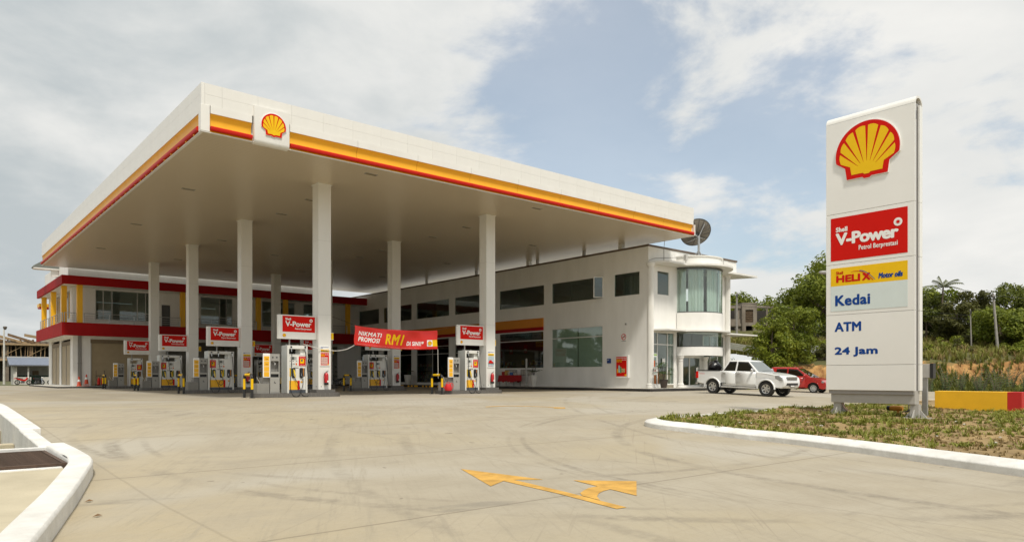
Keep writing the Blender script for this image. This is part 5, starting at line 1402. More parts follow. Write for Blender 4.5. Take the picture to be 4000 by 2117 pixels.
def pump_proto(nn):
    r = root('fuel_dispenser', '', 'fuel pump', (0, 0, 0), group='fuel dispensers')
    x0, x1 = (-2.06, -1.0) if nn == 2 else (-2.42, -.86)
    yf, yb = -.47, .27
    bxp(r, 'body', x0 + .09, x1 - .09, yf + .03, yb - .03, .21, 2.13, PW)
    bxp(r, 'side_cladding', x0, x0 + .088, yf, yb, .208, 2.6, SIDE, .012); bxp(r, 'side_cladding', x1 - .088, x1, yf, yb, .208, 2.6, SIDE, .012)
    mb = M(); mb.box(x0 + .002, x0 + .09, yf - .012, yf - .001, .21, 2.598); part(r, 'corner_strip', mb, PW); mb = M(); mb.box(x1 - .09, x1 - .002, yf - .012, yf - .001, .21, 2.598); part(r, 'corner_strip', mb, PW)
    bxp(r, 'header', x0 + .089, x1 - .089, yf - .005, yb, 2.42, 2.595, PW, .01)
    bxp(r, 'shelf', x0 + .091, x1 - .091, yf - .01, yb - .02, 2.105, 2.15, PW, .008)
    bxp(r, 'cowl', x1 - .089 - .24, x1 - .089, yf + .1, yb - .05, 2.15, 2.42, PW)
    xi0, xi1 = x0 + .10, x1 - .10; W2 = xi1 - xi0
    d = bxp(r, 'display_panel', xi0, xi1, yf - .004, yf + .028, 1.56, 2.10, PW, .006)
    rl = nn == 2
    sx0, sx1 = (xi0 + .50, xi0 + .86) if rl else (xi0 + .01, xi0 + .36)
    st = bxp(d, 'promo_sticker', sx0, sx1, yf - .009, yf - .0045, 1.57, 2.05, REDS)
    bxp(st, 'promo_picture', sx0 + .07, sx1 - .08, yf - .013, yf - .0095, 1.70, 1.92, YELS); bxp(st, 'screen_print', sx0 + .11, sx0 + .2, yf - .017, yf - .0135, 1.80, 1.89, DGREY)
    text(st, 'PERIKSA PAM', 'y', yf - .0135, sx0 + .05, sx1 - .04, 1.97, 2.0, LET); text(st, 'SEBELUM ISI', 'y', yf - .0135, sx0 + .05, sx1 - .04, 1.61, 1.635, LET)
    lx = xi0 + .05 if rl else xi0 + .52
    ld = bxp(d, 'lcd_frame', lx, lx + .34, yf - .008, yf - .0045, 1.86, 2.03, LGREY); bxp(ld, 'lcd', lx + .09, lx + .22, yf - .012, yf - .0085, 1.875, 2.02, LCD)
    for k in range(3): bxp(ld, 'label_strip', lx + .245, lx + .32, yf - .011, yf - .0085, 1.89 + k * .045, 1.905 + k * .045, FINEP)
    for k in range(3): bxp(d, 'button', lx + k * .16 - .03, lx + k * .16 + .04, yf - .014, yf - .0045, 1.795, 1.815, BLKP)
    bxp(d, 'notice', lx + .02, lx + .24, yf - .008, yf - .0045, 1.625, 1.70, LGREY); bxp(d, 'notice_code', lx + .17, lx + .23, yf - .011, yf - .0085, 1.63, 1.695, FINEP); bxp(d, 'hazard_label', lx + .28, lx + .36, yf - .008, yf - .0045, 1.61, 1.71, mat('hazard_orange%d' % nn, (.62, .13, .02)))
    # lower panels
    ye_w = .43 if nn == 2 else .82; rd_w = .12
    lp = bxp(r, 'lower_panel', xi0, xi1, yf - .004, yf + .028, .37, 1.545, PW, .006)
    bxp(lp, 'yellow_graphic', xi0 + .004, xi0 + ye_w, yf - .008, yf - .0045, .375, .83, YEL); bxp(lp, 'red_graphic', xi0 + ye_w + .001, xi0 + ye_w + rd_w, yf - .008, yf - .0045, .375, .83, REDS)
    bxp(r, 'kick_panel', xi0, xi1, yf - .002, yf + .028, .212, .365, KICK)
    emblem(lp, 'y', yf - .005, xi1 - .22, .76, .055, thick=.008)
    bxp(lp, 'name_plate', (xi0 + xi1) / 2 - .16 - (.1 if nn == 3 else 0), (xi0 + xi1) / 2 + .06 - (.1 if nn == 3 else 0), yf - .008, yf - .0045, 1.45, 1.49, DGREY)
    xn = [xi0 + .22, xi0 + .62] if nn == 2 else [xi0 + .25, xi0 + .69, xi0 + 1.13]
    for i, x in enumerate(xn):
        last = i == nn - 1
        bt = M(); bt.prism([(x - .09, 1.43), (x - .05, 1.475), (x + .07, 1.475), (x + .09, 1.43), (x + .09, 1.02), (x + .03, .95), (x - .06, .97), (x - .09, 1.03)], 'y', yf - .05, yf - .0045); part(r, 'nozzle_boot', bt, BLKP, bev=.012)
        tx = x + .10 if last or (nn == 3 and i == 1) else x - .20
        bxp(r, 'grade_tag', tx, tx + .05, yf - .009, yf - .0045, 1.04, 1.46, YELS if not last else mat('grade_orange%d' % nn, (.55, .20, .02))); bxp(r, 'grade_tag', tx + .051, tx + .10, yf - .009, yf - .0045, 1.04, 1.46, GREENT if not last else BLKP)
        nz = M(); nz.tube([(x - .01, yf - .10, 1.36), (x + .01, yf - .115, 1.22), (x + .035, yf - .13, 1.06), (x + .05, yf - .13, .99)], [.032, .045, .04, .026], 8); nz.tube([(x - .01, yf - .06, 1.38), (x - .01, yf - .10, 1.36)], .022, 6)
        n_ = part(r, 'nozzle', nz, YNZ if not last else BLKP, smooth=50)
        nz = M(); nz.tube([(x + .05, yf - .13, .99), (x + .05, yf - .13, .93)], .02, 6); nz.tube([(x - .03, yf - .12, 1.22), (x - .05, yf - .14, 1.12), (x + .0, yf - .14, 1.04)], .008, 4); part(n_, 'lever', nz, CHROME)
        # hose from the header, looping near the ground and back up
        hx = xi0 + .10 if i == 0 else (xi1 - .02 if last else xi0 + .50)
        sw = .30 if i == 0 else (-.28 if last else .0)
        if i == 1 and nn == 3:
            pts = [(hx, yf - .04, 2.5), (hx + .02, yf - .08, 2.1), (hx + .08, yf - .12, 1.5), (hx + .2, yf - .14, 1.05), (hx + .28, yf - .15, .66), (hx + .12, yf - .16, .50), (hx + .0, yf - .16, .63), (hx + .1, yf - .16, .78), (x + .03, yf - .14, .80), (x + .05, yf - .13, .93)]
        elif last:
            pts = [(hx, yf - .04, 2.5), (hx + .02, yf - .07, 2.1), (hx + .07, yf - .10, 1.4), (hx + .15, yf - .14, .55), (hx + .13, yf - .2, .16), (hx - .08, yf - .23, .03), (hx - .30, yf - .2, .2), (x + .03, yf - .14, .62), (x + .05, yf - .13, .93)]
        else:
            pts = [(hx, yf - .04, 2.5), (hx + .01, yf - .07, 2.1), (hx - .04, yf - .10, 1.3), (hx - .10, yf - .14, .6), (hx - .02, yf - .21, .14), (hx + .22, yf - .24, .03), (hx + .42, yf - .2, .25), (hx + .34, yf - .15, .6), (x + .07, yf - .13, .86), (x + .05, yf - .13, .94)]
        hs = M(); hs.tube(catm(pts, 6), .017, 6); part(r, 'hose', hs, BLK, smooth=60)
        hb = M(); hb.ball((hx, yf - .02, 2.52), (.05, .05, .045)); part(r, 'hose_gland', hb, BLKP, smooth=60); hb = M(); hb.cyl((hx, yf - .05, 2.46), (hx, yf - .06, 2.28), .021, n=8); part(r, 'swivel', hb, CHROME, smooth=50)
    mb = M(); 
    for xx in (xi0 + .02, xi1 - .25): mb.lathe([(.022, -.008), (.034, -.008), (.034, .008), (.022, .008), (.022, -.008)], (xx, -.1, 2.63), 12, 'y')
    part(r, 'lifting_eye', mb, STEEL, kind='stuff')
    return r
p2 = pump_proto(2); p3 = pump_proto(3)
use = {}
for i in range(8):
    r_, c_ = divmod(i, 2); pr = p2 if (r_ in (0, 3)) else p3
    o = pr if pr not in use else copy_tree(pr); use[pr] = 1
    o.location = (*place(r_, c_), 0); o['label'] = '%s-nozzle white fuel dispenser on the %s' % ('two' if pr is p2 else 'three', where(r_, c_))
# ---- grey service units
def unit_proto():
    r = root('service_unit', '', 'service unit', (0, 0, 0), group='grey service units')
    UG = mat('unit_grey', (.235, .225, .205), .5, var=.06); UL = mat('unit_grey_light', (.33, .32, .29), .5, var=.06)
    x0, x1, yf, yb = -2.92, -2.44, -.45, .15
    mb = M(); wall_holes(mb, 'y', yf, .05, x0, x1, .21, 2.15, [(x0 + .04, x1 - .04, 1.27, 1.80), (x0 + .03, x1 - .04, 1.0, 1.16)]); f = part(r, 'front', mb, UL)
    bxp(r, 'cabinet', x0, x1, yf + .22, yb, .21, 2.15, UG); bxp(r, 'side_panel', x0 - .001, x0 + .03, yf + .051, yf + .219, .21, 2.149, UG); bxp(r, 'side_panel', x1 - .03, x1 + .001, yf + .051, yf + .219, .21, 2.149, UG)
    bxp(r, 'top', x0, x1, yf + .051, yf + .219, 2.05, 2.148, UG); bxp(r, 'shelf', x0 + .031, x1 - .031, yf + .051, yf + .219, 1.2, 1.265, UL); bxp(r, 'slot_liner', x0 + .031, x1 - .031, yf + .12, yf + .218, .95, 1.19, BLKP); bxp(r, 'divider', x0 + .031, x1 - .031, yf + .051, yf + .219, 1.802, 1.83, UG)
    dr = bxp(r, 'door', x0 + .02, x1 - .02, yf - .012, yf - .001, .25, .93, UL, .004); bxp(dr, 'litter_symbol', x0 + .2, x0 + .24, yf - .016, yf - .0125, .70, .80, DGREY); bxp(dr, 'litter_symbol', x0 + .245, x0 + .29, yf - .016, yf - .0125, .69, .74, DGREY)
    for k in (0, 1): q = bxp(r, 'dispenser_panel', x0 + .05 + k * .2, x0 + .21 + k * .2, yf - .006, yf - .001, 1.90, 2.06, UL); bxp(q, 'symbol', x0 + .09 + k * .2, x0 + .17 + k * .2, yf - .010, yf - .0065, 1.94, 2.02, DGREY)
    mb = M(); mb.tube([(x0 + .2, yf + .12, 1.78), (x0 + .27, yf + .06, 1.70), (x0 + .25, yf + .02, 1.60)], .012, 5); part(r, 'paper_towel', mb, LET)
    a = bxp(r, 'advert_panel', -3.27, -2.925, yf - .03, yf + .06, .98, 2.16, LET, .02)
    for k in range(4):
        z0 = 1.03 + k * .255; q = bxp(a, 'advert_plate', -3.235, -2.975, yf - .036, yf - .0305, z0, z0 + .235, YEL)
        if k > 1: text(q, 'Tukar' if k == 3 else 'Tukar', 'y', yf - .0375, -3.17, -3.02, z0 + .07, z0 + .13, mat('advert_print%d' % k, (.28, .07, .02)))
    bxp(r, 'meter_box', -3.22, -2.93, yf + .1, yb, .71, .975, UG)
    return r
un = unit_proto()
for i in range(8):
    r_, c_ = divmod(i, 2); o = un if i == 0 else copy_tree(un); o.location = (*place(r_, c_), 0); o['label'] = 'grey service unit with yellow advert plates on the ' + where(r_, c_)
# ---- concrete water boxes with squeegees
def wbox_proto():
    r = root('water_box', '', 'water box', (0, 0, 0), group='grey water boxes')
    WB = mat('water_box_grey', (.25, .24, .215), .75, var=.1, vs=4, bump=.2)
    bxp(r, 'wall', -3.56, -2.96, -.45, -.40, .207, .70, WB, .006); bxp(r, 'wall', -3.56, -2.96, .12, .17, .207, .70, WB, .006); bxp(r, 'wall', -3.56, -3.51, -.399, .119, .207, .70, WB, .006); bxp(r, 'wall', -3.01, -2.96, -.399, .119, .207, .70, WB, .006)
    bxp(r, 'water', -3.509, -3.011, -.399, .119, .3, .58, BLKP)
    mb = M(); mb.tube([(-3.28, -.2, .62), (-3.52, -.3, 1.0)], .012, 6); s = part(r, 'squeegee_handle', mb, LET, smooth=50); mb = M(); mb.cyl((-3.27, -.19, .60), (-3.26, -.19, .66), .04, n=8); part(s, 'grip', mb, LGREY)
    return r
wb = wbox_proto()
for i in range(8):
    r_, c_ = divmod(i, 2); o = wb if i == 0 else copy_tree(wb); o.location = (*place(r_, c_), 0); o['label'] = 'grey concrete water box with a squeegee on the ' + where(r_, c_)
# ---- black and yellow hoops
def hoop_proto():
    r = root('guard_hoop', '', 'bollard', (0, 0, 0), group='black and yellow guard hoops')
    y0, y1, R, ht, rr = -.52, .52, .17, 1.12, .062
    for y in (y0, y1):
        mb = M(); mb.cyl((0, y, 0), (0, y, .42), rr, n=14); p = part(r, 'leg', mb, BLKP, smooth=50); mb = M(); mb.box(-.11, .11, y - .11, y + .11, 0, .014); part(p, 'foot_plate', mb, BLKP)
        mb = M(); mb.cyl((0, y, .42), (0, y, ht - R - .02), rr + .001, n=14); part(r, 'yellow_sleeve', mb, YELS, smooth=50)
        s = 1 if y < 0 else -1
        mb = M(); mb.tube([(0, y, ht - R - .02)] + [(0, y + s * R * (1 - math.cos(t * math.pi / 12)), ht - R + R * math.sin(t * math.pi / 12)) for t in range(7)], rr, 12); part(r, 'bend', mb, BLKP, smooth=50)
    mb = M(); mb.cyl((0, y0 + R, ht), (0, y1 - R, ht), rr + .001, n=14); part(r, 'crossbar', mb, YELS, smooth=50)
    return r
hp = hoop_proto()
for i in range(8):
    r_, c_ = divmod(i, 2); o = hp if i == 0 else copy_tree(hp); x, y = place(r_, c_); o.location = (x - 3.9, y - .2, 0); o['label'] = 'black and yellow steel hoop guarding the ' + where(r_, c_)
# ---- brand signs over the pumps
BURST = []
def burst(parent, ax, c, a, z, R, sg, m1=None, m2=None):
    mb = M(); n = 20
    def P(u, w, d): return (c + d, a + sg * u, z + w) if ax == 'x' else (a + sg * u, c + d, z + w)
    mb.poly([P(R * math.cos(2 * math.pi * k / n), R * math.sin(2 * math.pi * k / n), -.004) for k in range(n)])
    d = part(parent, 'burst_disc', mb, LET, flip=False)
    mb = M(); pts = []
    for k in range(24):
        t = 2 * math.pi * k / 24 + (.25 if k % 2 == 0 else 0); q = R * (.62 if k % 2 == 0 else .30); pts.append(P(q * math.cos(t), q * math.sin(t), -.008))
    ctr = P(0, 0, -.008)
    mb.add([ctr] + pts, [(0, 1 + k, 1 + (k + 1) % 24) for k in range(24)]); part(d, 'burst', mb, REDS, flip=False)
def vsign_proto():
    r = root('brand_sign', '', 'sign', (0, 0, 0), group='pump brand signs')
    x0, x1, z0, z1 = -2.39, -.36, 2.93, 4.14
    mb = M(); pr = []
    for k in range(7): t = math.pi / 2 + math.pi * k / 6; pr.append((x0 + .11 + .11 * math.cos(t), .11 * math.sin(t)))
    pr += [(x1, -.11), (x1, .11)]
    mb.prism(pr, 'z', z0, z1); f = part(r, 'case', mb, PANEL, smooth=35)
    mb = M(); mb.box(x1 + .001, x1 + .03, -.12, .12, z0 - .01, z1 + .01); part(r, 'end_plate', mb, LGREY)
    px0, px1, pz0, pz1 = -2.155, -.43, 3.29, 4.09
    p = bxp(r, 'red_panel', px0, px1, -.116, -.1101, pz0, pz1, REDS)
    W_, H_ = px1 - px0, pz1 - pz0
    def T(b, u0, u1, v0, v1, m=LET, bold=.02, sp=1.0): text(p, b, 'y', -.119, px0 + u0 * W_, px0 + u1 * W_, pz1 - v1 * H_, pz1 - v0 * H_, m, bold, sp)
    T('Shell', .085, .255, .12, .27, bold=.06); T('V-Power', .085, .885, .33, .665, bold=.06); T('Petrol Berprestasi', .38, .885, .725, .885, bold=.02)
    burst(p, 'y', -.118, px0 + .875 * W_, pz1 - .25 * H_, .085, 1)
    emblem(f, 'y', -.1105, px0 + .09, 3.105, .095, thick=.012)
    mb = M(); mb.cyl((-1.75, .0, 2.60), (-1.75, .0, 2.93), .04, n=8); part(r, 'support', mb, GREY, smooth=50)
    return r
vs_ = vsign_proto()
for i in range(8):
    r_, c_ = divmod(i, 2); o = vs_ if i == 0 else copy_tree(vs_); o.location = (*place(r_, c_), 0); o['label'] = 'red and white brand sign above the dispenser on the ' + where(r_, c_)
# ---- things fixed to the columns
def flag(r_, c_, num):
    x, y = place(r_, c_); o = root('number_flag', 'yellow lane number box on the column of the ' + where(r_, c_), 'sign', (x + .36, y, 2.95), group='lane number boxes')
    mb = M(); mb.prism([(0.0, -.16), (.25, -.10), (.30, 0), (.25, .10), (0.0, .16)], 'z', .02, .36); part(o, 'box', mb, YELS, smooth=20)
    mb = M(); mb.prism([(-.005, -.165), (.26, -.105), (.31, 0), (.26, .105), (-.005, .165)], 'z', 0, .0195); mb2 = M(); part(o, 'rim', mb, LET)
    mb = M(); mb.prism([(-.005, -.165), (.26, -.105), (.31, 0), (.26, .105), (-.005, .165)], 'z', .361, .38); part(o, 'rim', mb, LET)
    if num:
        def wp(a, z, c): return (a, -.164 + a * .24, z)
        text(o, num, 'y', 0, .07, .15 if num != '1' else .11, .09, .29, LRED, .04, warp=wp)
for i, nm in enumerate(('1', '9', '3', None, None, None)):
    r_, c_ = divmod(i, 2); flag(r_, c_, nm)
def poster(r_, c_, car=False):
    x, y = place(r_, c_); yc = y - .352
    o = root('column_poster', ('red car poster on the column of the ' if car else 'white framed red promotion poster on the column of the ') + where(r_, c_), 'poster', (x, yc, 2.0), group='column posters', world=True)
    f = bxp(o, 'frame', x - .28, x + .26, yc - .03, yc, 1.57, 2.62, LET, .008)
    for k, (w_, z) in enumerate(((.44, 2.535), (.12, 2.495))): bxp(f, 'heading', x - .24, x - .24 + w_, yc - .033, yc - .0305, z, z + .022, NAVY)
    q = bxp(f, 'yellow_strip', x - .24, x + .22, yc - .033, yc - .0305, 2.30, 2.45, YELS)
    for k in range(5): bxp(q, 'pictogram', x - .22 + k * .085, x - .165 + k * .085, yc - .036, yc - .0335, 2.32, 2.36 + .02 * (k % 2), DGREY)
    if not car:
        q = bxp(f, 'red_sheet', x - .24, x + .22, yc - .033, yc - .0305, 1.62, 2.28, REDS)
        text(q, 'NIKMATI PROMOSI', 'y', yc - .0345, x - .22, x + .2, 2.215, 2.25, LET); text(q, 'RM1', 'y', yc - .0345, x - .23, x - .02, 2.08, 2.19, YELS, .03); text(q, 'DI SINI!', 'y', yc - .0345, x, x + .19, 2.14, 2.18, LET)
        g_ = bxp(q, 'goods_grid', x - .22, x + .15, yc - .0355, yc - .0335, 1.66, 2.04, mat('grid_pink%d%d' % (r_, c_), (.60, .38, .33), .6, var=.15, vs=14))
        for k in range(10): bxp(g_, 'goods', x - .19 + (k % 4) * .09, x - .165 + (k % 4) * .09, yc - .0385, yc - .036, 1.94 - (k // 4) * .11, 1.965 - (k // 4) * .11, DGREY)
        bxp(q, 'badge', x + .13, x + .21, yc - .0365, yc - .034, 1.63, 1.68, YELS)
    else:
        q = bxp(f, 'photo_sheet', x - .24, x + .22, yc - .033, yc - .0305, 1.62, 2.28, mat('photo_sheet', (.45, .55, .60), .5, var=.3, vs=5))
        mb = M(); mb.prism([(x - .2, 1.86), (x + .16, 1.86), (x + .18, 1.93), (x + .08, 1.96), (x + .02, 2.04), (x - .12, 2.04), (x - .17, 1.96), (x - .21, 1.94)], 'y', yc - .037, yc - .034); part(q, 'car_picture', mb, REDS)
        bxp(q, 'road_picture', x - .24, x + .22, yc - .0352, yc - .0335, 1.80, 1.87, DGREY); bxp(q, 'caption', x - .2, x + .1, yc - .0355, yc - .0335, 1.68, 1.70, LRED)
for r_, c_, car in ((0, 0, 0), (1, 0, 0), (0, 1, 1), (1, 1, 0), (2, 1, 0)): poster(r_, c_, car)
EXT = mat('extinguisher_red', (.48, .012, .015), .3, var=.06)
def extinguisher(r_, c_):
    x, y = place(r_, c_); o = root('fire_extinguisher', 'red fire extinguisher hung on the column of the ' + where(r_, c_), 'fire extinguisher', (x + .03, y - .47, .6), group='column fire extinguishers')
    mb = M(); mb.lathe([(.001, .09), (.105, .09), (.11, .12), (.11, .50), (.09, .57), (.05, .61), (.03, .66), (.001, .66)], (0, 0, 0), 18); part(o, 'cylinder', mb, EXT, smooth=45)
    mb = M(); mb.lathe([(.001, .0), (.10, .0), (.115, .02), (.115, .12), (.1, .12)], (0, 0, 0), 18); part(o, 'boot', mb, BLKP, smooth=45)
    mb = M(); mb.tube([(0, 0, .66), (.02, 0, .70), (.12, 0, .74)], .014, 5); mb.tube([(0, 0, .66), (.10, 0, .67)], .012, 5); part(o, 'handle', mb, BLKP)
    mb = M(); mb.tube(catm([(-.02, -.02, .66), (-.10, -.03, .62), (-.145, -.02, .48), (-.14, -.02, .28), (-.115, -.03, .14)], 5), .013, 6); part(o, 'hose', mb, BLK, smooth=60)
    mb = M(); mb.box(.0, .075, -.112, -.095, .14, .23); p = part(o, 'label', mb, LET); mb = M(); mb.box(-.05, .05, .10, .117, .3, .5); part(o, 'bracket', mb, GREY)
    return o
for r_, c_ in ((0, 0), (1, 0), (0, 1), (1, 1), (2, 1)): extinguisher(r_, c_)
# ---- banner
def BAN(u, v, d=0.):
    x = 18.08 + 5.3 * u; top = 3.77 - .06 * u - .52 * u * (1 - u) * (1 - .15 * u); bot = 2.71 - .09 * u - .42 * u * (1 - u)
    z = top + (bot - top) * v
    y = 34.30 + .055 * math.sin(9 * u + 2.5 * v) * (1 - .4 * v) + .03 * math.sin(23 * u - 5 * v) + .06 * v * math.sin(3.1 * u) + .04 * math.exp(-((u - .8 + v * .25) * 9) ** 2)
    return (x + .02 * math.sin(7 * v), y + d, z)
BANR = mat('banner_red', (.66, .020, .012), .42, var=.04, vs=2)
ban = root('promotion_banner', 'red promotion banner strung between the first pump and the right-hand column', 'banner', (20.7, 34.3, 2.6), world=True)
mb = M(); nu, nv = 90, 16; vs = [BAN(i / nu, j / nv) for i in range(nu + 1) for j in range(nv + 1)]
mb.add(vs, [(i * (nv + 1) + j, (i + 1) * (nv + 1) + j, (i + 1) * (nv + 1) + j + 1, i * (nv + 1) + j + 1) for i in range(nu) for j in range(nv)])
cl = part(ban, 'cloth', mb, BANR, smooth=80, flip=False); sd_ = cl.modifiers.new('solid', 'SOLIDIFY'); sd_.thickness = .003
def btext(body, u0, u1, v0, v1, m, bold, shear=0.):
    def wp(a, z, c): return BAN(a, 1 - z, -.008)
    text(cl, body, 'y', 0, u0, u1, 1 - v1, 1 - v0, m, bold, 1.12, shear * .19, warp=wp)
btext('NIKMATI', .035, .305, .24, .46, LET, .05, .2); btext('PROMOSI', .033, .29, .52, .77, LET, .05, .2); btext('RM1', .33, .585, .24, .79, YELS, .05, .12); btext('DI SINI!*', .61, .835, .56, .80, LET, .05, .15)
btext('Tertakluk kepada terma dan syarat. Sah di stesen yang mengambil bahagian sahaja.', .03, .40, .90, .925, LET, .0); btext('Promosi tertakluk kepada perubahan tanpa notis. Sementara stok masih ada.', .41, .77, .92, .945, LET, .0)
def bquad(u0, u1, v0, v1, d, m, nm, par):
    mb = M(); n = 8; vs = [BAN(u0 + (u1 - u0) * i / n, v0 + (v1 - v0) * j / 4, d) for i in range(n + 1) for j in range(5)]
    mb.add(vs, [(i * 5 + j, (i + 1) * 5 + j, (i + 1) * 5 + j + 1, i * 5 + j + 1) for i in range(n) for j in range(4)]); return part(par, nm, mb, m, flip=False)
bquad(.868, .935, .50, .84, -.010, LET, 'white_square', cl); bquad(.935, .999, .50, .84, -.010, YELS, 'yellow_square', cl)
c0 = BAN(.901, .68); emblem(cl, 'y', c0[1] - .022, c0[0], c0[2], .145, thick=.006)
def rope(name, label, pts, r, m):
    mb = M(); mb.tube(catm(pts, 8), r, 5); single(name, mb, m, label, 'rope', 'banner ropes', smooth=60, loc=pts[0])
ROPE = mat('white_rope', (.70, .68, .62), .8)
rope('rope', 'white rope sagging from the first pump to the lower left banner corner', [(15.15, 34.15, 2.66), (15.75, 34.18, 2.52), (16.35, 34.22, 2.42), (17.0, 34.25, 2.38), (17.6, 34.28, 2.48), BAN(0, 1)], .016, ROPE)
rope('rope', 'white rope from the lower right banner corner down to the hoop', [BAN(1, 1), (23.45, 34.32, 1.9), (23.5, 34.38, 1.2)], .014, ROPE)
rope('cord', 'thin dark cord from the first column to the upper left banner corner', [(16.75, 34.3, 4.16), (17.4, 34.3, 3.98), BAN(0, 0)], .007, BLK)
rope('cord', 'thin dark cord from the upper right banner corner to the brand sign', [BAN(1, 0), (24.4, 34.3, 3.95), (25.2, 34.5, 4.13)], .007, BLK)
mb = M(); mb.tube(catm([(23.47, 34.30, 1.14), (23.42, 34.36, 1.19), (23.52, 34.42, 1.16), (23.45, 34.30, 1.03), (23.50, 34.36, .93)], 5), .02, 5); single('rope_knot', mb, ROPE, 'white knot tied round the hoop under the banner', 'rope', 'banner ropes', smooth=60, loc=(23.47, 34.3, 1.1))
# ---- watering can and water bottle
r = root('watering_can', 'red plastic watering can on the nearest island of the right row', 'watering can', (23.95, 33.98, .207), R_(-10))
CANR = mat('can_red', (.62, .02, .025), .35, var=.05)
mb = M(); mb.lathe([(.001, .005), (.20, .005), (.215, .03), (.19, .30), (.165, .38), (.10, .40), (.001, .40)], (0, 0, 0), 20); part(r, 'body', mb, CANR, smooth=45)
mb = M(); mb.tube([(-.17, 0, .10), (-.30, 0, .22), (-.44, 0, .36)], [.045, .032, .03], 8); mb.cyl((-.43, 0, .35), (-.48, 0, .41), .03, .06, n=10); part(r, 'spout', mb, CANR, smooth=45)
mb = M(); mb.tube(catm([(.10, 0, .39), (.20, 0, .44), (.30, 0, .34), (.27, 0, .16), (.19, 0, .10)], 5), .022, 8); mb.tube(catm([(-.12, 0, .38), (-.08, 0, .47), (.06, 0, .47), (.10, 0, .39)], 4), .018, 8); part(r, 'handle', mb, CANR, smooth=60)
mb = M(); mb.lathe([(.001, 0), (.045, 0), (.045, .2), (.02, .26), (.02, .3), (.001, .3)], (0, 0, 0), 12); mb.v = [(x + 24.7, y + 45.6, z + 2.15) for x, y, z in mb.v]
single('water_bottle', mb, mat('bottle_clear', (.45, .52, .60), .2), 'small clear water bottle on top of a grey unit behind the banner', 'bottle', smooth=40, loc=(24.7, 45.6, 2.15))
# ================================================================== price totem
TX, TY0, TY1 = 24.6, 9.0, 11.9
tot = root('sign_totem', 'tall white brand totem with scallop emblem on the grassy island', 'sign', (24.9, 10.45, -.25), world=True)
def tbox(name, x0, x1, y0, y1, z0, z1, m, parent=None, bev=0): mb = M(); mb.box(x0, x1, y0, y1, z0, z1); return part(parent or tot, name, mb, m, bev=bev)
seams = [.57, 1.43, 3.175, 4.925, 6.68, 9.84]
faces = []
for z0, z1 in zip(seams, seams[1:]):
    faces.append(tbox('face_panel', TX, TX + .06, TY0, TY1, z0 + .006, z1 - .006, SIGNW, bev=.006))
    tbox('back_panel', 25.16, 25.22, TY0 - .0, TY1, z0 + .006, z1 - .006, SIGNW, bev=.006)
    for y0, y1 in ((TY0, TY0 + .05), (TY1 - .05, TY1)): tbox('edge_strip', 24.98, 25.159, y0, y1, z0 + .006, z1 - .006, SIGNW)
RECESS = mat('totem_recess', (.33, .32, .31), .5, var=.05)
tbox('core', TX + .061, 25.158, TY0 + .07, TY1 - .07, .45, 9.9, RECESS)
mb = M(); no, ni = [], []
for k in range(15):
    t = math.pi * k / 14; no.append((24.91 - .31 * math.cos(t), 9.84 + .27 * math.sin(t))); ni.append((24.91 - .245 * math.cos(t), 9.84 + .2 * math.sin(t)))
n = 15; vs = [(x, TY0, z) for x, z in no] + [(x, TY0, z) for x, z in ni] + [(x, TY1, z) for x, z in no] + [(x, TY1, z) for x, z in ni]
fs = []
for k in range(n - 1): fs += [(k, k + 1, n + k + 1, n + k), (2 * n + k, 3 * n + k, 3 * n + k + 1, 2 * n + k + 1), (k, 2 * n + k, 2 * n + k + 1, k + 1), (n + k, n + k + 1, 3 * n + k + 1, 3 * n + k)]
mb.add(vs, fs); part(tot, 'rounded_cap', mb, PANEL, smooth=40)
tbox('side_lamp', TX + .09, TX + .2, TY0 + .03, TY0 + .069, 9.35, 9.62, BLKP)
emblem(faces[4], 'x', TX - .002, 10.485, 8.615, 1.075, -1, thick=.06)
f = faces[3]
rp = tbox('red_panel', TX - .008, TX - .001, 9.22, 11.73, 5.055, 6.545, REDS, f)
X_ = TX - .012
text(rp, 'Shell', 'x', X_, 11.55, 11.15, 6.04, 6.21, LET, .07); text(rp, 'V-Power', 'x', X_, 11.56, 9.49, 5.58, 6.0, LET, .075, .95); text(rp, 'Petrol Berprestasi', 'x', X_, 10.77, 9.52, 5.29, 5.50, LET, .025)
burst(rp, 'x', X_, 9.51, 6.09, .135, -1)
f = faces[2]
yp = tbox('yellow_panel', TX - .008, TX - .001, 9.22, 11.73, 4.175, 4.80, YELS, f)
text(yp, 'Shell', 'x', X_, 11.54, 11.30, 4.575, 4.68, LRED, .06)
for (ch, a0, a1) in (('HELI', 11.54, 10.72), ('X', 10.66, 10.38)): text(yp, ch, 'x', X_, a0, a1, 4.29, 4.54, LRED, .09, 1.0)
mb = M(); pts = []
for k in range(11):
    t = k / 10; pts.append((11.02 - .72 * t, 4.62 + .06 * math.sin(math.pi * t) - .33 * t * t))
for i in range(10): (a, b_), (c, d_) = pts[i], pts[i + 1]; w0, w1 = .012 + .022 * i / 10, .012 + .022 * (i + 1) / 10; mb.poly([(X_ - .003, a, b_), (X_ - .003, c, d_), (X_ - .003, c, d_ - w1), (X_ - .003, a, b_ - w0)])
part(yp, 'swoosh', mb, LRED, flip=False)
mb = M()
for i in range(3, 10): (a, b_), (c, d_) = pts[i], pts[i + 1]; mb.poly([(X_ - .003, a - .06, b_ + .015), (X_ - .003, c - .06, d_ + .015), (X_ - .003, c - .06, d_ - .01), (X_ - .003, a - .06, b_ - .01)])
part(yp, 'swoosh', mb, NAVY, flip=False)
text(yp, 'Motor oils', 'x', X_, 10.13, 9.37, 4.30, 4.49, NAVY, .07, shear=.12)
kp_ = tbox('pale_panel', TX - .008, TX - .001, 9.22, 11.73, 3.305, 4.174, mat('totem_pale', (.64, .71, .69), .3, var=.03), f)
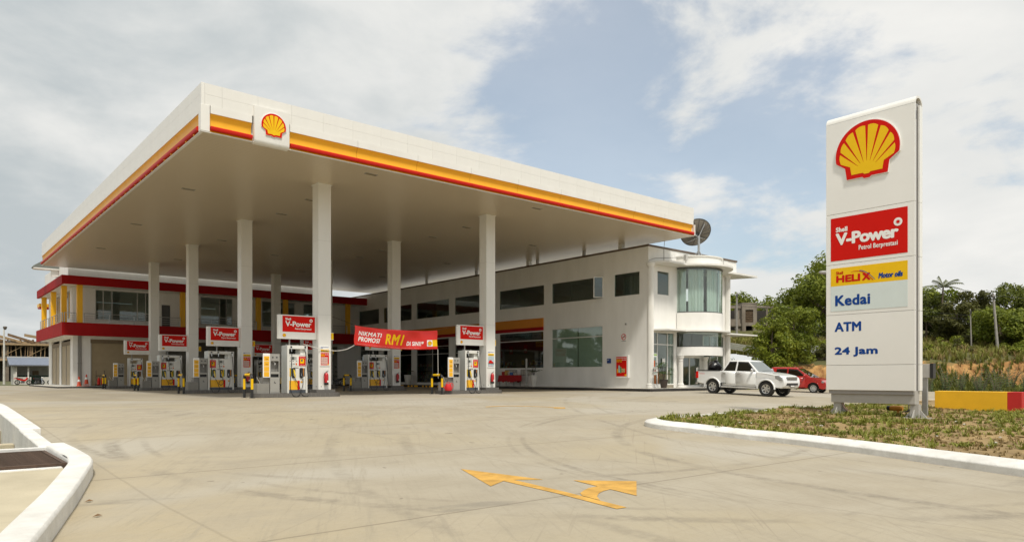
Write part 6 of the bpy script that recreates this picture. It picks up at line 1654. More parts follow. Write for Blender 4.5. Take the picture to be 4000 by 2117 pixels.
text(kp_, 'Kedai', 'x', X_, 11.575, 10.39, 3.48, 3.85, NAVY, .06)
text(faces[1], 'ATM', 'x', X_ + .009, 11.60, 10.69, 2.59, 2.92, NAVY, .065); text(faces[1], '24 Jam', 'x', X_ + .009, 11.60, 10.15, 1.72, 2.06, NAVY, .065)
LB_ = mat('totem_beam', (.40, .385, .35), .5, var=.08)
tbox('base_beam', TX + .12, 25.08, TY0 + .05, TY1 - .12, .14, .565, LB_, bev=.006)
for y in (9.09, 11.59):
    zb = island_z(24.9, y) - .02
    l = tbox('leg', TX + .18, 25.02, y - .13, y + .13, zb + .04, .138, LB_); tbox('foot_plate', TX - .02, 25.2, y - .38, y + .38, zb, zb + .05, LB_, l)
    for s in (-1, 1):
        mb = M(); mb.prism([(y + s * .131, zb + .05), (y + s * .34, zb + .05), (y + s * .131, zb + .30)], 'x', TX + .3, TX + .34); part(l, 'gusset', mb, LB_)
    mb = M(); mb.prism([(TX - .0, zb + .05), (TX + .179, zb + .05), (TX + .179, zb + .30)], 'y', y - .02, y + .02); part(l, 'gusset', mb, LB_)
mb = M(); mb.tube(catm([(24.75, 11.38, .1), (24.72, 11.3, -.05), (24.6, 11.05, -.2), (24.5, 10.85, -.24)], 5), .035, 6); part(tot, 'cable_duct', mb, mat('rust_brown', (.10, .06, .04), .7, var=.3), smooth=60)
# meter post, hydrant and the yellow wall beyond
r = root('meter_post', 'grey steel post with a black meter box behind the totem', 'meter post', (26.0, 9.25, -.25), world=True)
tb = lambda nm, x0, x1, y0, y1, z0, z1, m, p=None: (lambda mb: part(p or r, nm, mb, m, bev=.006))(M().box(x0, x1, y0, y1, z0, z1))
tb('post', 25.95, 26.05, 9.12, 9.28, -.28, 1.05, STEEL); tb('meter_box', 25.92, 26.12, 9.02, 9.36, 1.0, 1.46, LGREY); tb('meter_hood', 25.9, 26.14, 8.92, 9.018, .98, 1.48, BLKP)
for i in range(4):
    mb = M(); mb.tube(catm([(26.0, 9.33 + i * .015, 1.0), (25.9, 9.42 + i * .03, .6), (25.7, 9.45 + i * .05, .2), (25.5, 9.35 + i * .06, .05 - i * .04), (25.3, 9.5 + i * .05, -.15)], 5), .013, 5); part(r, 'cable', mb, BLK)
r = root('hydrant', 'small yellow-orange pump fitting under the totem', 'pump', (25.6, 9.95, island_z(25.6, 9.95)))
HY = mat('hydrant_yellow', (.55, .24, .02), .5, var=.2)
mb = M(); mb.lathe([(.001, -.2), (.07, -.2), (.09, -.12), (.09, .12), (.075, .2), (.001, .2)], (0, 0, .26), 14, 'y'); part(r, 'barrel', mb, HY, smooth=40)
mb = M(); mb.lathe([(.001, .2), (.08, .2), (.08, .3), (.001, .3)], (0, 0, .26), 12, 'y'); part(r, 'cap', mb, BLKP, smooth=40); mb = M(); mb.cyl((0, -.05, 0), (0, -.05, .2), .045, n=8); part(r, 'foot', mb, HY)
r = root('painted_wall', 'low yellow wall with a red end on the sign island', 'wall', (32, 9.5, -.4), world=True)
mb = M(); mb.box(31.9, 32.7, 8.42, 10.93, -.5, .45); part(r, 'yellow_block', mb, mat('wall_yellow', (.82, .46, .012), .6, var=.06, vs=1.5, dirt=.1), bev=.012)
mb = M(); mb.box(31.9, 32.7, 7.95, 8.419, -.5, .45); part(r, 'red_block', mb, mat('wall_red', (.50, .015, .012), .6, var=.08), bev=.012)
mb = M(); mb.cyl((31.6, 7.72, -.5), (31.6, 7.75, .30), .035, n=6); single('iron_stake', mb, RUST, 'rusty iron stake at the right edge by the red wall end', 'stake', loc=(31.6, 7.72, -.5))
# street lamp behind the totem
def DL(d, lat): 
    A = R_(49.7); return (d * math.cos(A) + lat * math.sin(A), d * math.sin(A) - lat * math.cos(A))
lx, ly = DL(45, 20.95)
r = root('street_lamp', 'grey street lamp whose head shows left of the totem', 'street lamp', (lx, ly, -.4), R_(-40.3))
mb = M(); mb.cyl((0, 0, 0), (0, 0, 7.9), .09, .06, n=10); part(r, 'pole', mb, STEEL, smooth=50); mb = M(); mb.tube([(0, 0, 7.8), (-.4, 0, 8.0), (-.9, 0, 8.05)], .035, 6); part(r, 'arm', mb, STEEL, smooth=50)
mb = M(); mb.ball((-1.15, 0, 8.02), (.36, .14, .12)); part(r, 'lamp_head', mb, GREY, smooth=60)

# ================================================================== vehicles
def vehicle(root_, P, paint, glassm):
    hw = P['hw']; ra, zc = P['arch'], P['wr']; xf, xr = P['wb'] / 2, -P['wb'] / 2
    def arc(xc, n=12): return [(xc + ra * math.cos(math.pi - math.pi * k / n), zc + ra * math.sin(math.pi - math.pi * k / n) * .98) for k in range(n + 1)]
    sz = P['sill']
    prof = P['tail'] + [(p[0], max(p[1], sz if abs(p[0]) < P['wb'] / 2 else sz)) for p in arc(xr)] + [(p[0], max(p[1], sz)) for p in arc(xf)] + P['nose'] + P['deck']
    # body = two side skins with a narrower underside: prism with shoulder taper
    m = M(); n = len(prof)
    def yw(z):
        t = max(0, min(1, (z - sz) / (P['belt'] - sz))); return hw - .05 * (1 - t) ** 2 - .035 * t ** 3
    def nose_in(x):
        t = max(0, (x - (xf + .25)) / (P['xn'] - xf - .25)); s = max(0, (-x - (-xr + .35)) / (-P['xt'] + xr - .35)); return 1 - .13 * min(1, t) ** 2 - .05 * min(1, s) ** 2
    vs = [(x, -yw(z) * nose_in(x), z) for x, z in prof] + [(x, yw(z) * nose_in(x), z) for x, z in prof]
    m.add(vs, [tuple(range(n)), tuple(range(2 * n - 1, n - 1, -1))] + [(i, (i + 1) % n, n + (i + 1) % n, n + i) for i in range(n)])
    body = part(root_, 'body', m, paint, smooth=35, bev=P.get('bev', .05), seg=3)
    # dark wheel wells and underside
    m = M(); m.box(xr - ra - .02, xf + ra + .02, -hw + .14, hw - .14, sz + .02, zc + ra - .02); part(root_, 'underbody', m, BLKP)
    # cabin
    b, rf = P['cab_b'], P['cab_r']; zb, zr = P['belt'] - .03, P['roof']; yb, yr = P['yb'], P['yr']
    m = M(); m.add([(b[0], -yb, zb), (b[1], -yb, zb), (b[1], yb, zb), (b[0], yb, zb), (rf[0], -yr, zr - .05), (rf[1], -yr, zr - .04), (rf[1], yr, zr - .04), (rf[0], yr, zr - .05),
                    (rf[0] + .12, -yr + .13, zr), (rf[1] - .1, -yr + .13, zr), (rf[1] - .1, yr - .13, zr), (rf[0] + .12, yr - .13, zr)],
                   [(0, 1, 5, 4), (1, 2, 6, 5), (2, 3, 7, 6), (3, 0, 4, 7), (4, 5, 9, 8), (5, 6, 10, 9), (6, 7, 11, 10), (7, 4, 8, 11), (8, 9, 10, 11)])
    cab = part(root_, 'cabin', m, paint, smooth=35, bev=.035, seg=3)
    def ys(z): return yb + (yr - yb) * (z - zb) / (zr - .045 - zb)
    for s in (-1, 1):
        for poly in P['win']:
            m = M(); m.poly([(x, s * (ys(z) + .008), z) for x, z in poly]); part(cab, 'side_window', m, glassm, flip=False)
        for poly in P['visor']:
            m = M(); m.poly([(x, s * (ys(z) + .02), z) for x, z in poly]); part(cab, 'rain_visor', m, BLKP, flip=False)
        for (x0, x1, z0, z1) in P['doors']:
            m = M(); k = 6; vs = []
            for j in range(k + 1):
                z = z0 + (z1 - z0) * j / k
                for x in (x0, x1): vs.append((x, s * (yw(z) * 1 + .004), z))
            m.add(vs, [(2 * j, 2 * j + 1, 2 * j + 3, 2 * j + 2) for j in range(k)])
            d = part(root_, 'door', m, paint, smooth=60, flip=False); sd = d.modifiers.new('solid', 'SOLIDIFY'); sd.thickness = .012; sd.offset = 0
            m = M(); hz = P['handle']; m.box(x0 + .08, x0 + .24, s * (yw(hz) + .012) - .012, s * (yw(hz) + .012) + .012, hz - .015, hz + .02); part(d, 'handle', m, P['hm'], bev=.006)
            m = M(); e = .006
            for x in (x0 - e, x1): m.poly([(x, s * (yw(z0) + .002), z0), (x + e, s * (yw(z0) + .002), z0), (x + e, s * (yw(z1) + .005), z1), (x, s * (yw(z1) + .005), z1)])
            part(d, 'door_gap', m, BLKP, flip=False, kind='stuff')
        mz, mx = P['belt'] + .10, P['mir']
        m = M(); m.ball((mx, s * (yb + .13), mz), (.06, .11, .085)); part(root_, 'wing_mirror', m, P['mm'], smooth=60)
    # windscreen and rear screen on the cabin planes
    def scr(x0, x1, t0, t1, off):
        def q(t, s): return (x0 + (x1 - x0) * t + off, s * (yb + (yr - yb) * t - .05), zb + (zr - .045 - zb) * t + abs(off) * .6)
        return [q(t0, -1), q(t0, 1), q(t1, 1), q(t1, -1)]
    m = M(); m.poly(scr(b[1], rf[1], .06, .95, .008)); part(cab, 'windscreen', m, P.get('ws', glassm), flip=False)
    m = M(); m.poly(scr(b[0], rf[0], .15, .92, -.008)); part(cab, 'rear_window', m, glassm, flip=False)
    m = M(); x_ = b[1] - .02; m.tube([(x_ + .03, -.5, zb + .07), (x_ - .0, -.1, zb + .10), (x_ - .01, .35, zb + .10)], .01, 4); part(cab, 'wiper', m, BLKP)
    # wheels
    for x in (xf, xr):
        for s in (-1, 1):
            y = s * (hw - .13); r0 = P['wr']; rr = P['rim']; w2 = P['tw'] / 2
            m = M(); m.lathe([(rr, -w2 * .9), (r0 * .93, -w2), (r0 * .985, -w2 * .8), (r0, -w2 * .4), (r0, w2 * .4), (r0 * .985, w2 * .8), (r0 * .93, w2), (rr, w2 * .9), (rr * .96, 0), (rr, -w2 * .9)], (x, y, r0), 28, 'y'); w = part(root_, 'wheel', m, BLK, smooth=40)
            m = M(); yo = y + s * w2 * .55
            m.lathe([(rr * .88, y + s * w2 * .86), (rr * 1.0, y + s * w2 * .9), (rr * 1.0, y - s * w2 * .4), (rr * .88, y - s * w2 * .4), (rr * .88, y + s * w2 * .86)], (x, 0, r0), 28, 'y')
            k = P['spokes']
            for i in range(k):
                t = 2 * math.pi * i / k + .3; dx, dz = math.cos(t), math.sin(t); px, pz = -dz, dx; wd0, wd1 = rr * .22, rr * .17 if k < 8 else rr * .12
                a0 = (x + dx * rr * .15, r0 + dz * rr * .15); a1 = (x + dx * rr * .95, r0 + dz * rr * .95)
                m.add([(a0[0] - px * wd0, yo, a0[1] - pz * wd0), (a0[0] + px * wd0, yo, a0[1] + pz * wd0), (a1[0] + px * wd1, yo + s * .01, a1[1] + pz * wd1), (a1[0] - px * wd1, yo + s * .01, a1[1] - pz * wd1)], [(0, 1, 2, 3)])
            m.cyl((x, yo, r0), (x, yo + s * .03, r0), rr * .24, n=12)
            part(w, 'rim', m, P['rimm'], smooth=30, flip=False)
            m = M(); m.cyl((x, y + s * w2 * .1, r0), (x, y + s * w2 * .15, r0), rr * .9, n=20); part(w, 'brake_disc', m, DGREY)
            if s: 
                m = M(); ar = [(x + (ra + .012) * math.cos(math.pi * q / 14), s * (hw - .012), zc + (ra + .012) * .98 * math.sin(math.pi * q / 14)) for q in range(15)]
                m.tube(ar, P.get('flare', .03), 6); part(root_, 'wheel_arch', m, paint, smooth=60)
CARG = glass('car_glass', (.20, .21, .20), .03, .5)
WSG = glass('windscreen_glass', (.5, .56, .55), .16, .3)
WPAINT = mat('pickup_white', (.74, .745, .73), .25, coat=.6, var=.02)
RPAINT = mat('car_red', (.42, .018, .014), .25, coat=.6, var=.03)
HEADL = mat('headlamp', (.42, .44, .45), .1, metal=.5, var=.4, vs=11, coat=.8)
pick = root('pickup_truck', 'white double cab pickup truck parked before the glazed shop entrance', 'pickup truck', (38.62, 23.52, -.075), 0)
pick.rotation_euler = (0, R_(1.75), R_(-90)); pick.scale = (1.17, 1.17, 1.17)
PP = dict(hw=.885, arch=.455, wr=.38, wb=3.05, sill=.46, belt=1.20, roof=1.79, xn=2.44, xt=-2.56, yb=.82, yr=.63, bev=.065,
          tail=[(-2.50, 1.21), (-2.56, 1.12), (-2.55, .62), (-2.42, .53), (-2.1, .50)], nose=[(2.05, .45), (2.28, .43), (2.40, .52), (2.44, .68), (2.42, .80), (2.39, .90), (2.30, .99)],
          deck=[(2.14, 1.06), (1.72, 1.145), (1.2, 1.20), (.98, 1.212), (-1.02, 1.212), (-1.05, 1.214)],
          cab_b=(-1.05, 1.10), cab_r=(-.72, .40), win=[[(-.92, 1.23), (-.24, 1.23), (-.24, 1.70), (-.64, 1.69)], [(-.15, 1.23), (.90, 1.23), (.40, 1.68), (-.15, 1.70)]],
          visor=[[(-.70, 1.63), (-.24, 1.64), (-.24, 1.71), (-.64, 1.70)], [(-.15, 1.64), (.38, 1.62), (.72, 1.34), (.79, 1.34), (.42, 1.69), (-.15, 1.71)]],
          doors=[(-1.0, -.185, .50, 1.19), (-.165, .96, .50, 1.19)], handle=1.08, hm=CHROME, mir=.80, mm=CHROME, rim=.23, tw=.25, spokes=6, rimm=mat('alloy', (.60, .60, .58), .25, metal=.8), flare=.045, ws=WSG)
vehicle(pick, PP, WPAINT, CARG)
def vpart(r, name, mb, m, **k): return part(r, name, mb, m, **k)
mb = M(); mb.box(-2.46, -1.1, -.78, .78, 1.208, 1.22); part(pick, 'bed_liner', mb, BLKP)
for s in (-1, 1):
    mb = M(); mb.box(-2.48, -1.08, s * .82 - .035, s * .82 + .035, 1.205, 1.24); part(pick, 'bed_rail', mb, BLKP, bev=.01)
    mb = M(); mb.prism([(1.98, .90), (2.20, .80), (2.37, .82), (2.34, .95), (2.16, 1.055), (1.94, 1.085)], 'y', s * .765 - .06, s * .765 + .065); part(pick, 'headlight', mb, HEADL, bev=.02)
    mb = M(); mb.prism([(-2.58, .80), (-2.44, .80), (-2.46, 1.16), (-2.57, 1.14)], 'y', s * .83 - .045, s * .83 + .04); part(pick, 'tail_light', mb, REDS, bev=.01)
    mb = M(); mb.lathe([(.001, 0), (.06, 0), (.075, -.03), (.001, -.03)], (2.41, s * .60, .60), 12, 'x'); part(pick, 'fog_lamp', mb, HEADL)
    mb = M(); mb.box(-.98, .98, s * .83 - .10, s * .83 + .10, .36, .43); part(pick, 'side_step', mb, LGREY, bev=.02)
    mb = M(); mb.box(-1.03, -.98, s * .78 - .12, s * .78 + .1, .25, .60); part(pick, 'mud_flap', mb, BLKP)
    mb = M(); mb.poly([(-2.35, s * .878, 1.03), (-2.02, s * .878, 1.03), (-2.02, s * .878, 1.05), (-2.35, s * .878, 1.05)]); part(pick, 'red_decal', mb, LRED, flip=False)
    text(pick, '4x4', 'y', -.885, -.95, -.72, .56, .62, DGREY, .03) if s < 0 else None
mb = M(); mb.box(2.36, 2.435, -.46, .46, .84, 1.0); g_ = part(pick, 'grille', mb, BLKP, bev=.02)
for z in (.87, .94, .99):
    mb = M(); mb.box(2.425, 2.45, -.48, .48, z - .014, z + .014); part(g_, 'grille_bar', mb, CHROME, bev=.004)
mb = M(); mb.box(2.40, 2.44, -.55, .55, .58, .70); part(pick, 'lower_grille', mb, BLKP, bev=.01)
mb = M(); mb.box(2.43, 2.452, -.24, .24, .50, .60); p = part(pick, 'number_plate', mb, BLKP); 
mb = M(); mb.box(2.4525, 2.4535, -.18, .18, .525, .575); part(p, 'plate_characters', mb, LET)
mb = M(); mb.box(-2.68, -2.54, -.75, .75, .46, .60); part(pick, 'rear_bumper', mb, CHROME, bev=.03)
# load on the pickup bed
r = root('rubbish_bag', 'black rubbish bag heaped on the pickup bed', 'rubbish bag', (38.7, 25.9, 1.36))
mb = M(); rr = random.Random(11); mb.ball((0, 0, .28), (.42, .45, .34), 18, 12); mb.v = [(x * (1 + .12 * math.sin(9 * z + 5 * y)), y * (1 + .14 * math.sin(11 * x + 3 * z)), max(0, z + .05 * math.sin(13 * x + 7 * y))) for x, y, z in mb.v]
part(r, 'bag', mb, mat('black_plastic_bag', (.012, .012, .013), .25, bump=.8, bs=9), smooth=70); mb = M(); mb.ball((.05, -.1, .66), (.12, .14, .07), 8, 6); part(r, 'knot', mb, BLKP, smooth=60)
r = root('tool_heap', 'rusty tools and sacks on the pickup bed behind the cab', 'tools', (38.7, 24.75, 1.36))
mb = M(); mb.ball((0, .1, .05), (.4, .5, .13), 12, 8); part(r, 'sack', mb, mat('sack_brown', (.10, .05, .04), .8, var=.3), smooth=60)
mb = M(); mb.tube([(.2, .5, .05), (.1, .0, .25), (0, -.5, .2)], .03, 6); part(r, 'hose', mb, mat('hose_red', (.18, .03, .02), .5)); 
for i in range(2):
    mb = M(); mb.tube([(.1 + i * .1, -.1 - i * .2, .1), (.15 + i * .1, -.12 - i * .2, .55)], .025, 6); mb.box(.06 + i * .1, .2 + i * .1, -.2 - i * .2, -.05 - i * .2, .45, .52); part(r, 'tool_handle', mb, BLKP)
# red hatchback
hat = root('hatchback_car', 'red hatchback car parked behind the white pickup', 'car', (47.0, 24.75, -.05), 0)
hat.rotation_euler = (0, R_(1.2), R_(-84)); hat.scale = (1.12, 1.12, 1.12)
HP = dict(hw=.76, arch=.36, wr=.285, wb=2.44, sill=.26, belt=.93, roof=1.54, xn=1.92, xt=-1.75, yb=.70, yr=.56, bev=.05,
          tail=[(-1.66, .93), (-1.75, .80), (-1.74, .42), (-1.6, .28)], nose=[(1.7, .24), (1.86, .25), (1.93, .38), (1.92, .58), (1.84, .70)],
          deck=[(1.62, .82), (1.2, .92), (1.0, .945), (-1.5, .96)],
          cab_b=(-1.66, 1.12), cab_r=(-1.42, .12), win=[[(-1.18, 1.0), (-.42, 1.0), (-.42, 1.42), (-1.06, 1.40)], [(-.34, 1.0), (.72, 1.0), (.20, 1.38), (-.34, 1.42)]],
          visor=[[(-1.12, 1.36), (-.42, 1.38), (-.42, 1.435), (-1.06, 1.42)], [(-.34, 1.38), (.18, 1.34), (.55, 1.08), (.60, 1.08), (.22, 1.40), (-.34, 1.435)]],
          doors=[(-1.05, -.40, .30, .92), (-.38, .72, .30, .92)], handle=.84, hm=RPAINT, mir=.72, mm=RPAINT, rim=.19, tw=.17, spokes=9, rimm=mat('hubcap', (.55, .55, .53), .35, metal=.4), flare=.015, ws=WSG)
vehicle(hat, HP, RPAINT, CARG)
for s in (-1, 1):
    mb = M(); mb.prism([(1.42, .66), (1.80, .60), (1.86, .68), (1.60, .82), (1.38, .84)], 'y', s * .64 - .06, s * .64 + .06); part(hat, 'headlight', mb, HEADL, bev=.02)
    mb = M(); mb.box(-1.77, -1.68, s * .66 - .05, s * .66 + .06, .70, 1.0); part(hat, 'tail_light', mb, REDS)
mb = M(); mb.box(1.88, 1.945, -.42, .42, .38, .46); part(hat, 'lower_grille', mb, BLKP, bev=.01); mb = M(); mb.box(1.80, 1.90, -.36, .36, .62, .68); part(hat, 'grille', mb, BLKP, bev=.01)
mb = M(); mb.box(1.93, 1.952, -.22, .22, .48, .57); part(hat, 'number_plate', mb, BLKP)
# ================================================================== the bank, trees and derelict house on the right
def fbm(x, y, s=1.):
    return (math.sin(x * .35 * s + 1.3 * math.sin(y * .21 * s)) + .5 * math.sin(x * .83 * s + y * .61 * s + 2) + .25 * math.sin(y * 1.9 * s - x * 1.4 * s)) / 1.75
PROF = [(-3, -.75), (-.6, -.42), (0, -.2), (.9, .25), (1.5, .8), (2.2, 2.0), (2.7, 2.35), (6, 3.0), (15, 4.3), (25, 6.0), (45, 8.0), (100, 12), (190, 16)]
def bank_z(d, lat):
    e = d - 57 + .9 * fbm(lat * 1.1, 3) + .35 * fbm(lat * 4.1, 9)
    for (a, za), (b_, zb) in zip(PROF, PROF[1:]):
        if e <= b_:
            t = max(0, (e - a) / (b_ - a)); z = za + (zb - za) * t; break
    else: z = PROF[-1][1]
    k = max(0, min(1, (e - .5) / 3))
    return z + k * (.28 * fbm(d * .9, lat * .9) + .12 * fbm(d * 3, lat * 3))
def bank_mat():
    m = bpy.data.materials.new('bank_soil_grass'); m.use_nodes = True; nt = m.node_tree; b = nt.nodes['Principled BSDF']; N = nt.nodes.new; L = nt.links.new
    g = N('ShaderNodeNewGeometry'); sp = N('ShaderNodeSeparateXYZ'); L(g.outputs['True Normal'], sp.inputs[0]); tc = N('ShaderNodeTexCoord')
    n1 = N('ShaderNodeTexNoise'); n1.inputs['Scale'].default_value = .5; n1.inputs['Detail'].default_value = 6; L(tc.outputs['Object'], n1.inputs['Vector'])
    mp = N('ShaderNodeMapping'); mp.inputs['Scale'].default_value = (1.6, 1.6, .35); L(tc.outputs['Object'], mp.inputs[0])
    n2 = N('ShaderNodeTexNoise'); n2.inputs['Scale'].default_value = 1.3; n2.inputs['Detail'].default_value = 8; n2.inputs['Roughness'].default_value = .65; L(mp.outputs[0], n2.inputs['Vector'])
    ad = N('ShaderNodeMath'); ad.operation = 'MULTIPLY_ADD'; L(n1.outputs[0], ad.inputs[0]); ad.inputs[1].default_value = .35; L(sp.outputs[2], ad.inputs[2])
    mr = N('ShaderNodeMapRange'); L(ad.outputs[0], mr.inputs[0]); mr.inputs[1].default_value = .82; mr.inputs[2].default_value = 1.02
    cs = N('ShaderNodeMix'); cs.data_type = 'RGBA'; m2 = N('ShaderNodeMapRange'); L(n2.outputs[0], m2.inputs[0]); m2.inputs[1].default_value = .32; m2.inputs[2].default_value = .66; L(m2.outputs[0], cs.inputs[0])
    cs.inputs[6].default_value = (.20, .085, .025, 1); cs.inputs[7].default_value = (.50, .29, .105, 1)
    cg = N('ShaderNodeMix'); cg.data_type = 'RGBA'; L(n1.outputs[0], cg.inputs[0]); cg.inputs[6].default_value = (.045, .06, .015, 1); cg.inputs[7].default_value = (.15, .13, .045, 1)
    mx = N('ShaderNodeMix'); mx.data_type = 'RGBA'; L(mr.outputs[0], mx.inputs[0]); L(cs.outputs[2], mx.inputs[6]); L(cg.outputs[2], mx.inputs[7]); L(mx.outputs[2], b.inputs['Base Color'])
    b.inputs['Roughness'].default_value = .95; bp = N('ShaderNodeBump'); bp.inputs['Strength'].default_value = .8; bp.inputs['Distance'].default_value = .25; L(n2.outputs[0], bp.inputs['Height']); L(bp.outputs[0], b.inputs['Normal'])
    return m
mb = M(); ds = [54 + i * .35 for i in range(26)] + [64 + i * 1.5 for i in range(24)] + [102 + i * 10 for i in range(12)]
lats = [4 + i * .5 for i in range(110)] + [60 + i * 6 for i in range(24)]
for d in ds:
    for l in lats: x, y = DL(d, l); mb.v.append((x, y, bank_z(d, l)))
nl = len(lats)
for i in range(len(ds) - 1):
    for j in range(nl - 1):
        if DL(ds[i], lats[j])[0] < 55.5: continue
        mb.f.append((i * nl + j, i * nl + j + 1, (i + 1) * nl + j + 1, (i + 1) * nl + j)); mb.m.append(0)
single('bank_terrain', mb, bank_mat(), kind='structure', smooth=75)
# ---- foliage builders
def leaf_mesh(name, blobs, count, size, seed, mats, flat=.55, up=.35):
    rg = np.random.default_rng(seed)
    w = np.array([b_[3] * b_[4] * b_[5] for b_ in blobs]) ** .7; w /= w.sum()
    pick_ = rg.choice(len(blobs), count, p=w); B = np.array(blobs)[pick_]
    dirs = rg.normal(size=(count, 3)); dirs /= np.linalg.norm(dirs, axis=1)[:, None]
    rad = rg.uniform(.3, 1.12, count) ** .6
    c = B[:, :3] + dirs * B[:, 3:6] * rad[:, None]
    # leaf-sized quads, tips drooping outward
    nrm = dirs * .8 + rg.normal(size=(count, 3)) * flat + np.array([0, 0, up]); nrm /= np.linalg.norm(nrm, axis=1)[:, None]
    t = np.cross(nrm, rg.normal(size=(count, 3))); t /= np.linalg.norm(t, axis=1)[:, None]; b2 = np.cross(nrm, t)
    s = size * rg.uniform(.6, 1.5, count)[:, None]
    v = np.stack([c - t * s, c + b2 * s * .45 + nrm * s * .1, c + t * s, c - b2 * s * .45 + nrm * s * .1], 1).reshape(-1, 3)
    me = bpy.data.meshes.new(name); me.vertices.add(count * 4); me.vertices.foreach_set('co', v.ravel().astype('f'))
    me.loops.add(count * 4); me.loops.foreach_set('vertex_index', np.arange(count * 4, dtype='i')); me.polygons.add(count); me.polygons.foreach_set('loop_start', np.arange(0, count * 4, 4, dtype='i'))
    me.materials.append(mats); me.update(calc_edges=True)
    return me
LF = [leafmat('leaf_deep', (.042, .064, .008), (.175, .195, .026), .55, .35), leafmat('leaf_mid', (.070, .108, .010), (.27, .30, .034), .55, .35), leafmat('leaf_bright', (.10, .145, .010), (.34, .36, .040), .55, .35), leafmat('leaf_olive', (.042, .050, .012), (.15, .145, .035), .6, .3)]
BARK = mat('bark', (.13, .10, .07), .9, var=.3, bump=.6, bs=8)
def crown_blobs(R, H, n, rg, low=.35):
    out = []
    for _ in range(n):
        a = rg.uniform(0, 6.283); q = math.sqrt(rg.random()); z = rg.uniform(low, 1.0); k = (1 - abs(z - .62) * .9)
        r_ = R * rg.choice((.13, .17, .22, .28, .34)); out.append((R * .9 * q * k * math.cos(a), R * .9 * q * k * math.sin(a), H * z - r_ * .5, r_, r_, r_ * rg.uniform(.6, .9)))
    return out
def tree(name, label, d, lat, H, R, kind, count, size, seed, group, cat='tree', low=.35, nb=22):
    x, y = DL(d, lat); z = bank_z(d, lat) - .15; rg = random.Random(seed)
    r = root(name, label, cat, (x, y, z), group=group)
    bl = crown_blobs(R, H, nb, rg, low)
    o = lnk(bpy.data.objects.new('crown', leaf_mesh('crown', bl, count, size, seed, LF[kind]))); o.parent = r
    m = M(); tr = max(.05, H * .022)
    if cat == 'tree':
        m.tube([(0, 0, 0), (.1 * tr, .05, H * .3), (rg.uniform(-.3, .3), rg.uniform(-.3, .3), H * .7), (rg.uniform(-.3, .3), 0, H * .92)], [tr, tr * .8, tr * .5, tr * .15], 8)
        part(r, 'trunk', m, BARK, smooth=60)
        for b_ in bl[:9]:
            m = M(); m.tube([(0, 0, H * .28 + rg.uniform(0, H * .25)), (b_[0] * .5, b_[1] * .5, b_[2] * .75), (b_[0], b_[1], b_[2])], [tr * .45, tr * .28, tr * .08], 5); part(r, 'limb', m, BARK, smooth=60)
    else:
        for b_ in bl[:5]: m.tube([(0, 0, 0), (b_[0] * .5, b_[1] * .5, b_[2] * .6), (b_[0], b_[1], b_[2])], [.05, .03, .01], 5)
        part(r, 'stem', m, BARK, smooth=60)
    return r
G1 = 'trees on the bank'
TR = [('spreading_tree', 'tall spreading tree on the bank just left of the totem', 74, 33.2, 8.8, 4.6, 1, 10000, .17), ('spreading_tree', 'mid green tree between the derelict house and the tallest tree', 78, 31.2, 5.6, 2.8, 1, 5000, .16),
      ('spreading_tree', 'tree crown half hidden behind the totem', 80, 37.2, 8.6, 4.6, 0, 7000, .18), ('spreading_tree', 'loose tree behind the derelict house beside the shop corner', 103, 31.0, 4.9, 4.2, 1, 4500, .2),
      ('spreading_tree', 'loose tree right behind the derelict tower', 104, 36.0, 4.6, 4.6, 1, 5000, .2), ('spreading_tree', 'small far tree right of the derelict house', 100, 40.2, 4.2, 4.0, 0, 4000, .2),
      ('dark_tree', 'dark tree against the sky just right of the totem', 77, 45.0, 5.2, 3.4, 0, 5500, .16), ('dark_tree', 'dark tree below the wind-bent palm', 73, 46.0, 4.6, 2.6, 3, 4500, .15), ('dark_tree', 'tall slender dark tree between palm and leaning pole', 75, 48.6, 5.4, 2.2, 3, 3600, .14),
      ('dark_tree', 'dark tree right of the slender one', 76, 50.6, 4.6, 2.3, 0, 3600, .15), ('spreading_tree', 'bright green bushy tree behind the leaning pole', 67, 46.2, 3.9, 3.2, 1, 6500, .15), ('spreading_tree', 'bright green tree at the right edge of the picture', 68, 49.4, 4.2, 3.3, 2, 6500, .15),
      ('dark_tree', 'tall tree at the far right edge above the others', 76, 54.5, 6.0, 3.6, 0, 5500, .16)]
for i, t in enumerate(TR): tree(t[0], t[1], *t[2:9], 100 + i, G1, low=.22 if i in (0, 1, 2) else .3, nb=70 if i in (0, 1, 2) else 44)
for i, (d, l, H, R) in enumerate(((82, 60, 6.5, 4), (80, 67, 6, 4), (84, 75, 7, 4.5), (95, 56, 6, 4), (98, 47, 5, 4))): tree('spreading_tree', ('tree beyond the right edge of the picture', 'tree standing behind the right hand trees')[i > 2], d, l, H, R, i % 2, 2600, .22, 150 + i, 'trees beyond the right edge' if i < 3 else 'trees behind the right hand row')
tree('shrub_tree', 'dense bright shrub tree on the bank behind the pickup', 59.2, 21.7, 3.7, 2.2, 2, 6500, .12, 201, 'shrub trees on the bank', low=.05, nb=60)
tree('shrub_tree', 'taller dense shrub tree on the bank above the red car', 60.2, 23.8, 5.0, 2.5, 1, 8000, .12, 202, 'shrub trees on the bank', low=.05, nb=64)
tree('low_bush', 'small bright bush at the foot of the bank behind the pickup cab', 57.6, 18.9, 1.9, 1.1, 2, 2200, .08, 203, None, 'bush', low=.1, nb=12)
rg = random.Random(77)
for i in range(26):
    lat = rg.choice((rg.uniform(23.5, 29), rg.uniform(33, 49))); d = rg.uniform(60.5, 69); H = rg.uniform(.8, 1.7)
    tree('low_bush', 'low wild bush growing on the grassy bank', d, lat, H, H * rg.uniform(.8, 1.3), rg.choice((1, 2, 2, 3)), 1100, .10, 300 + i, 'low bushes on the bank', 'bush', low=.1, nb=9)
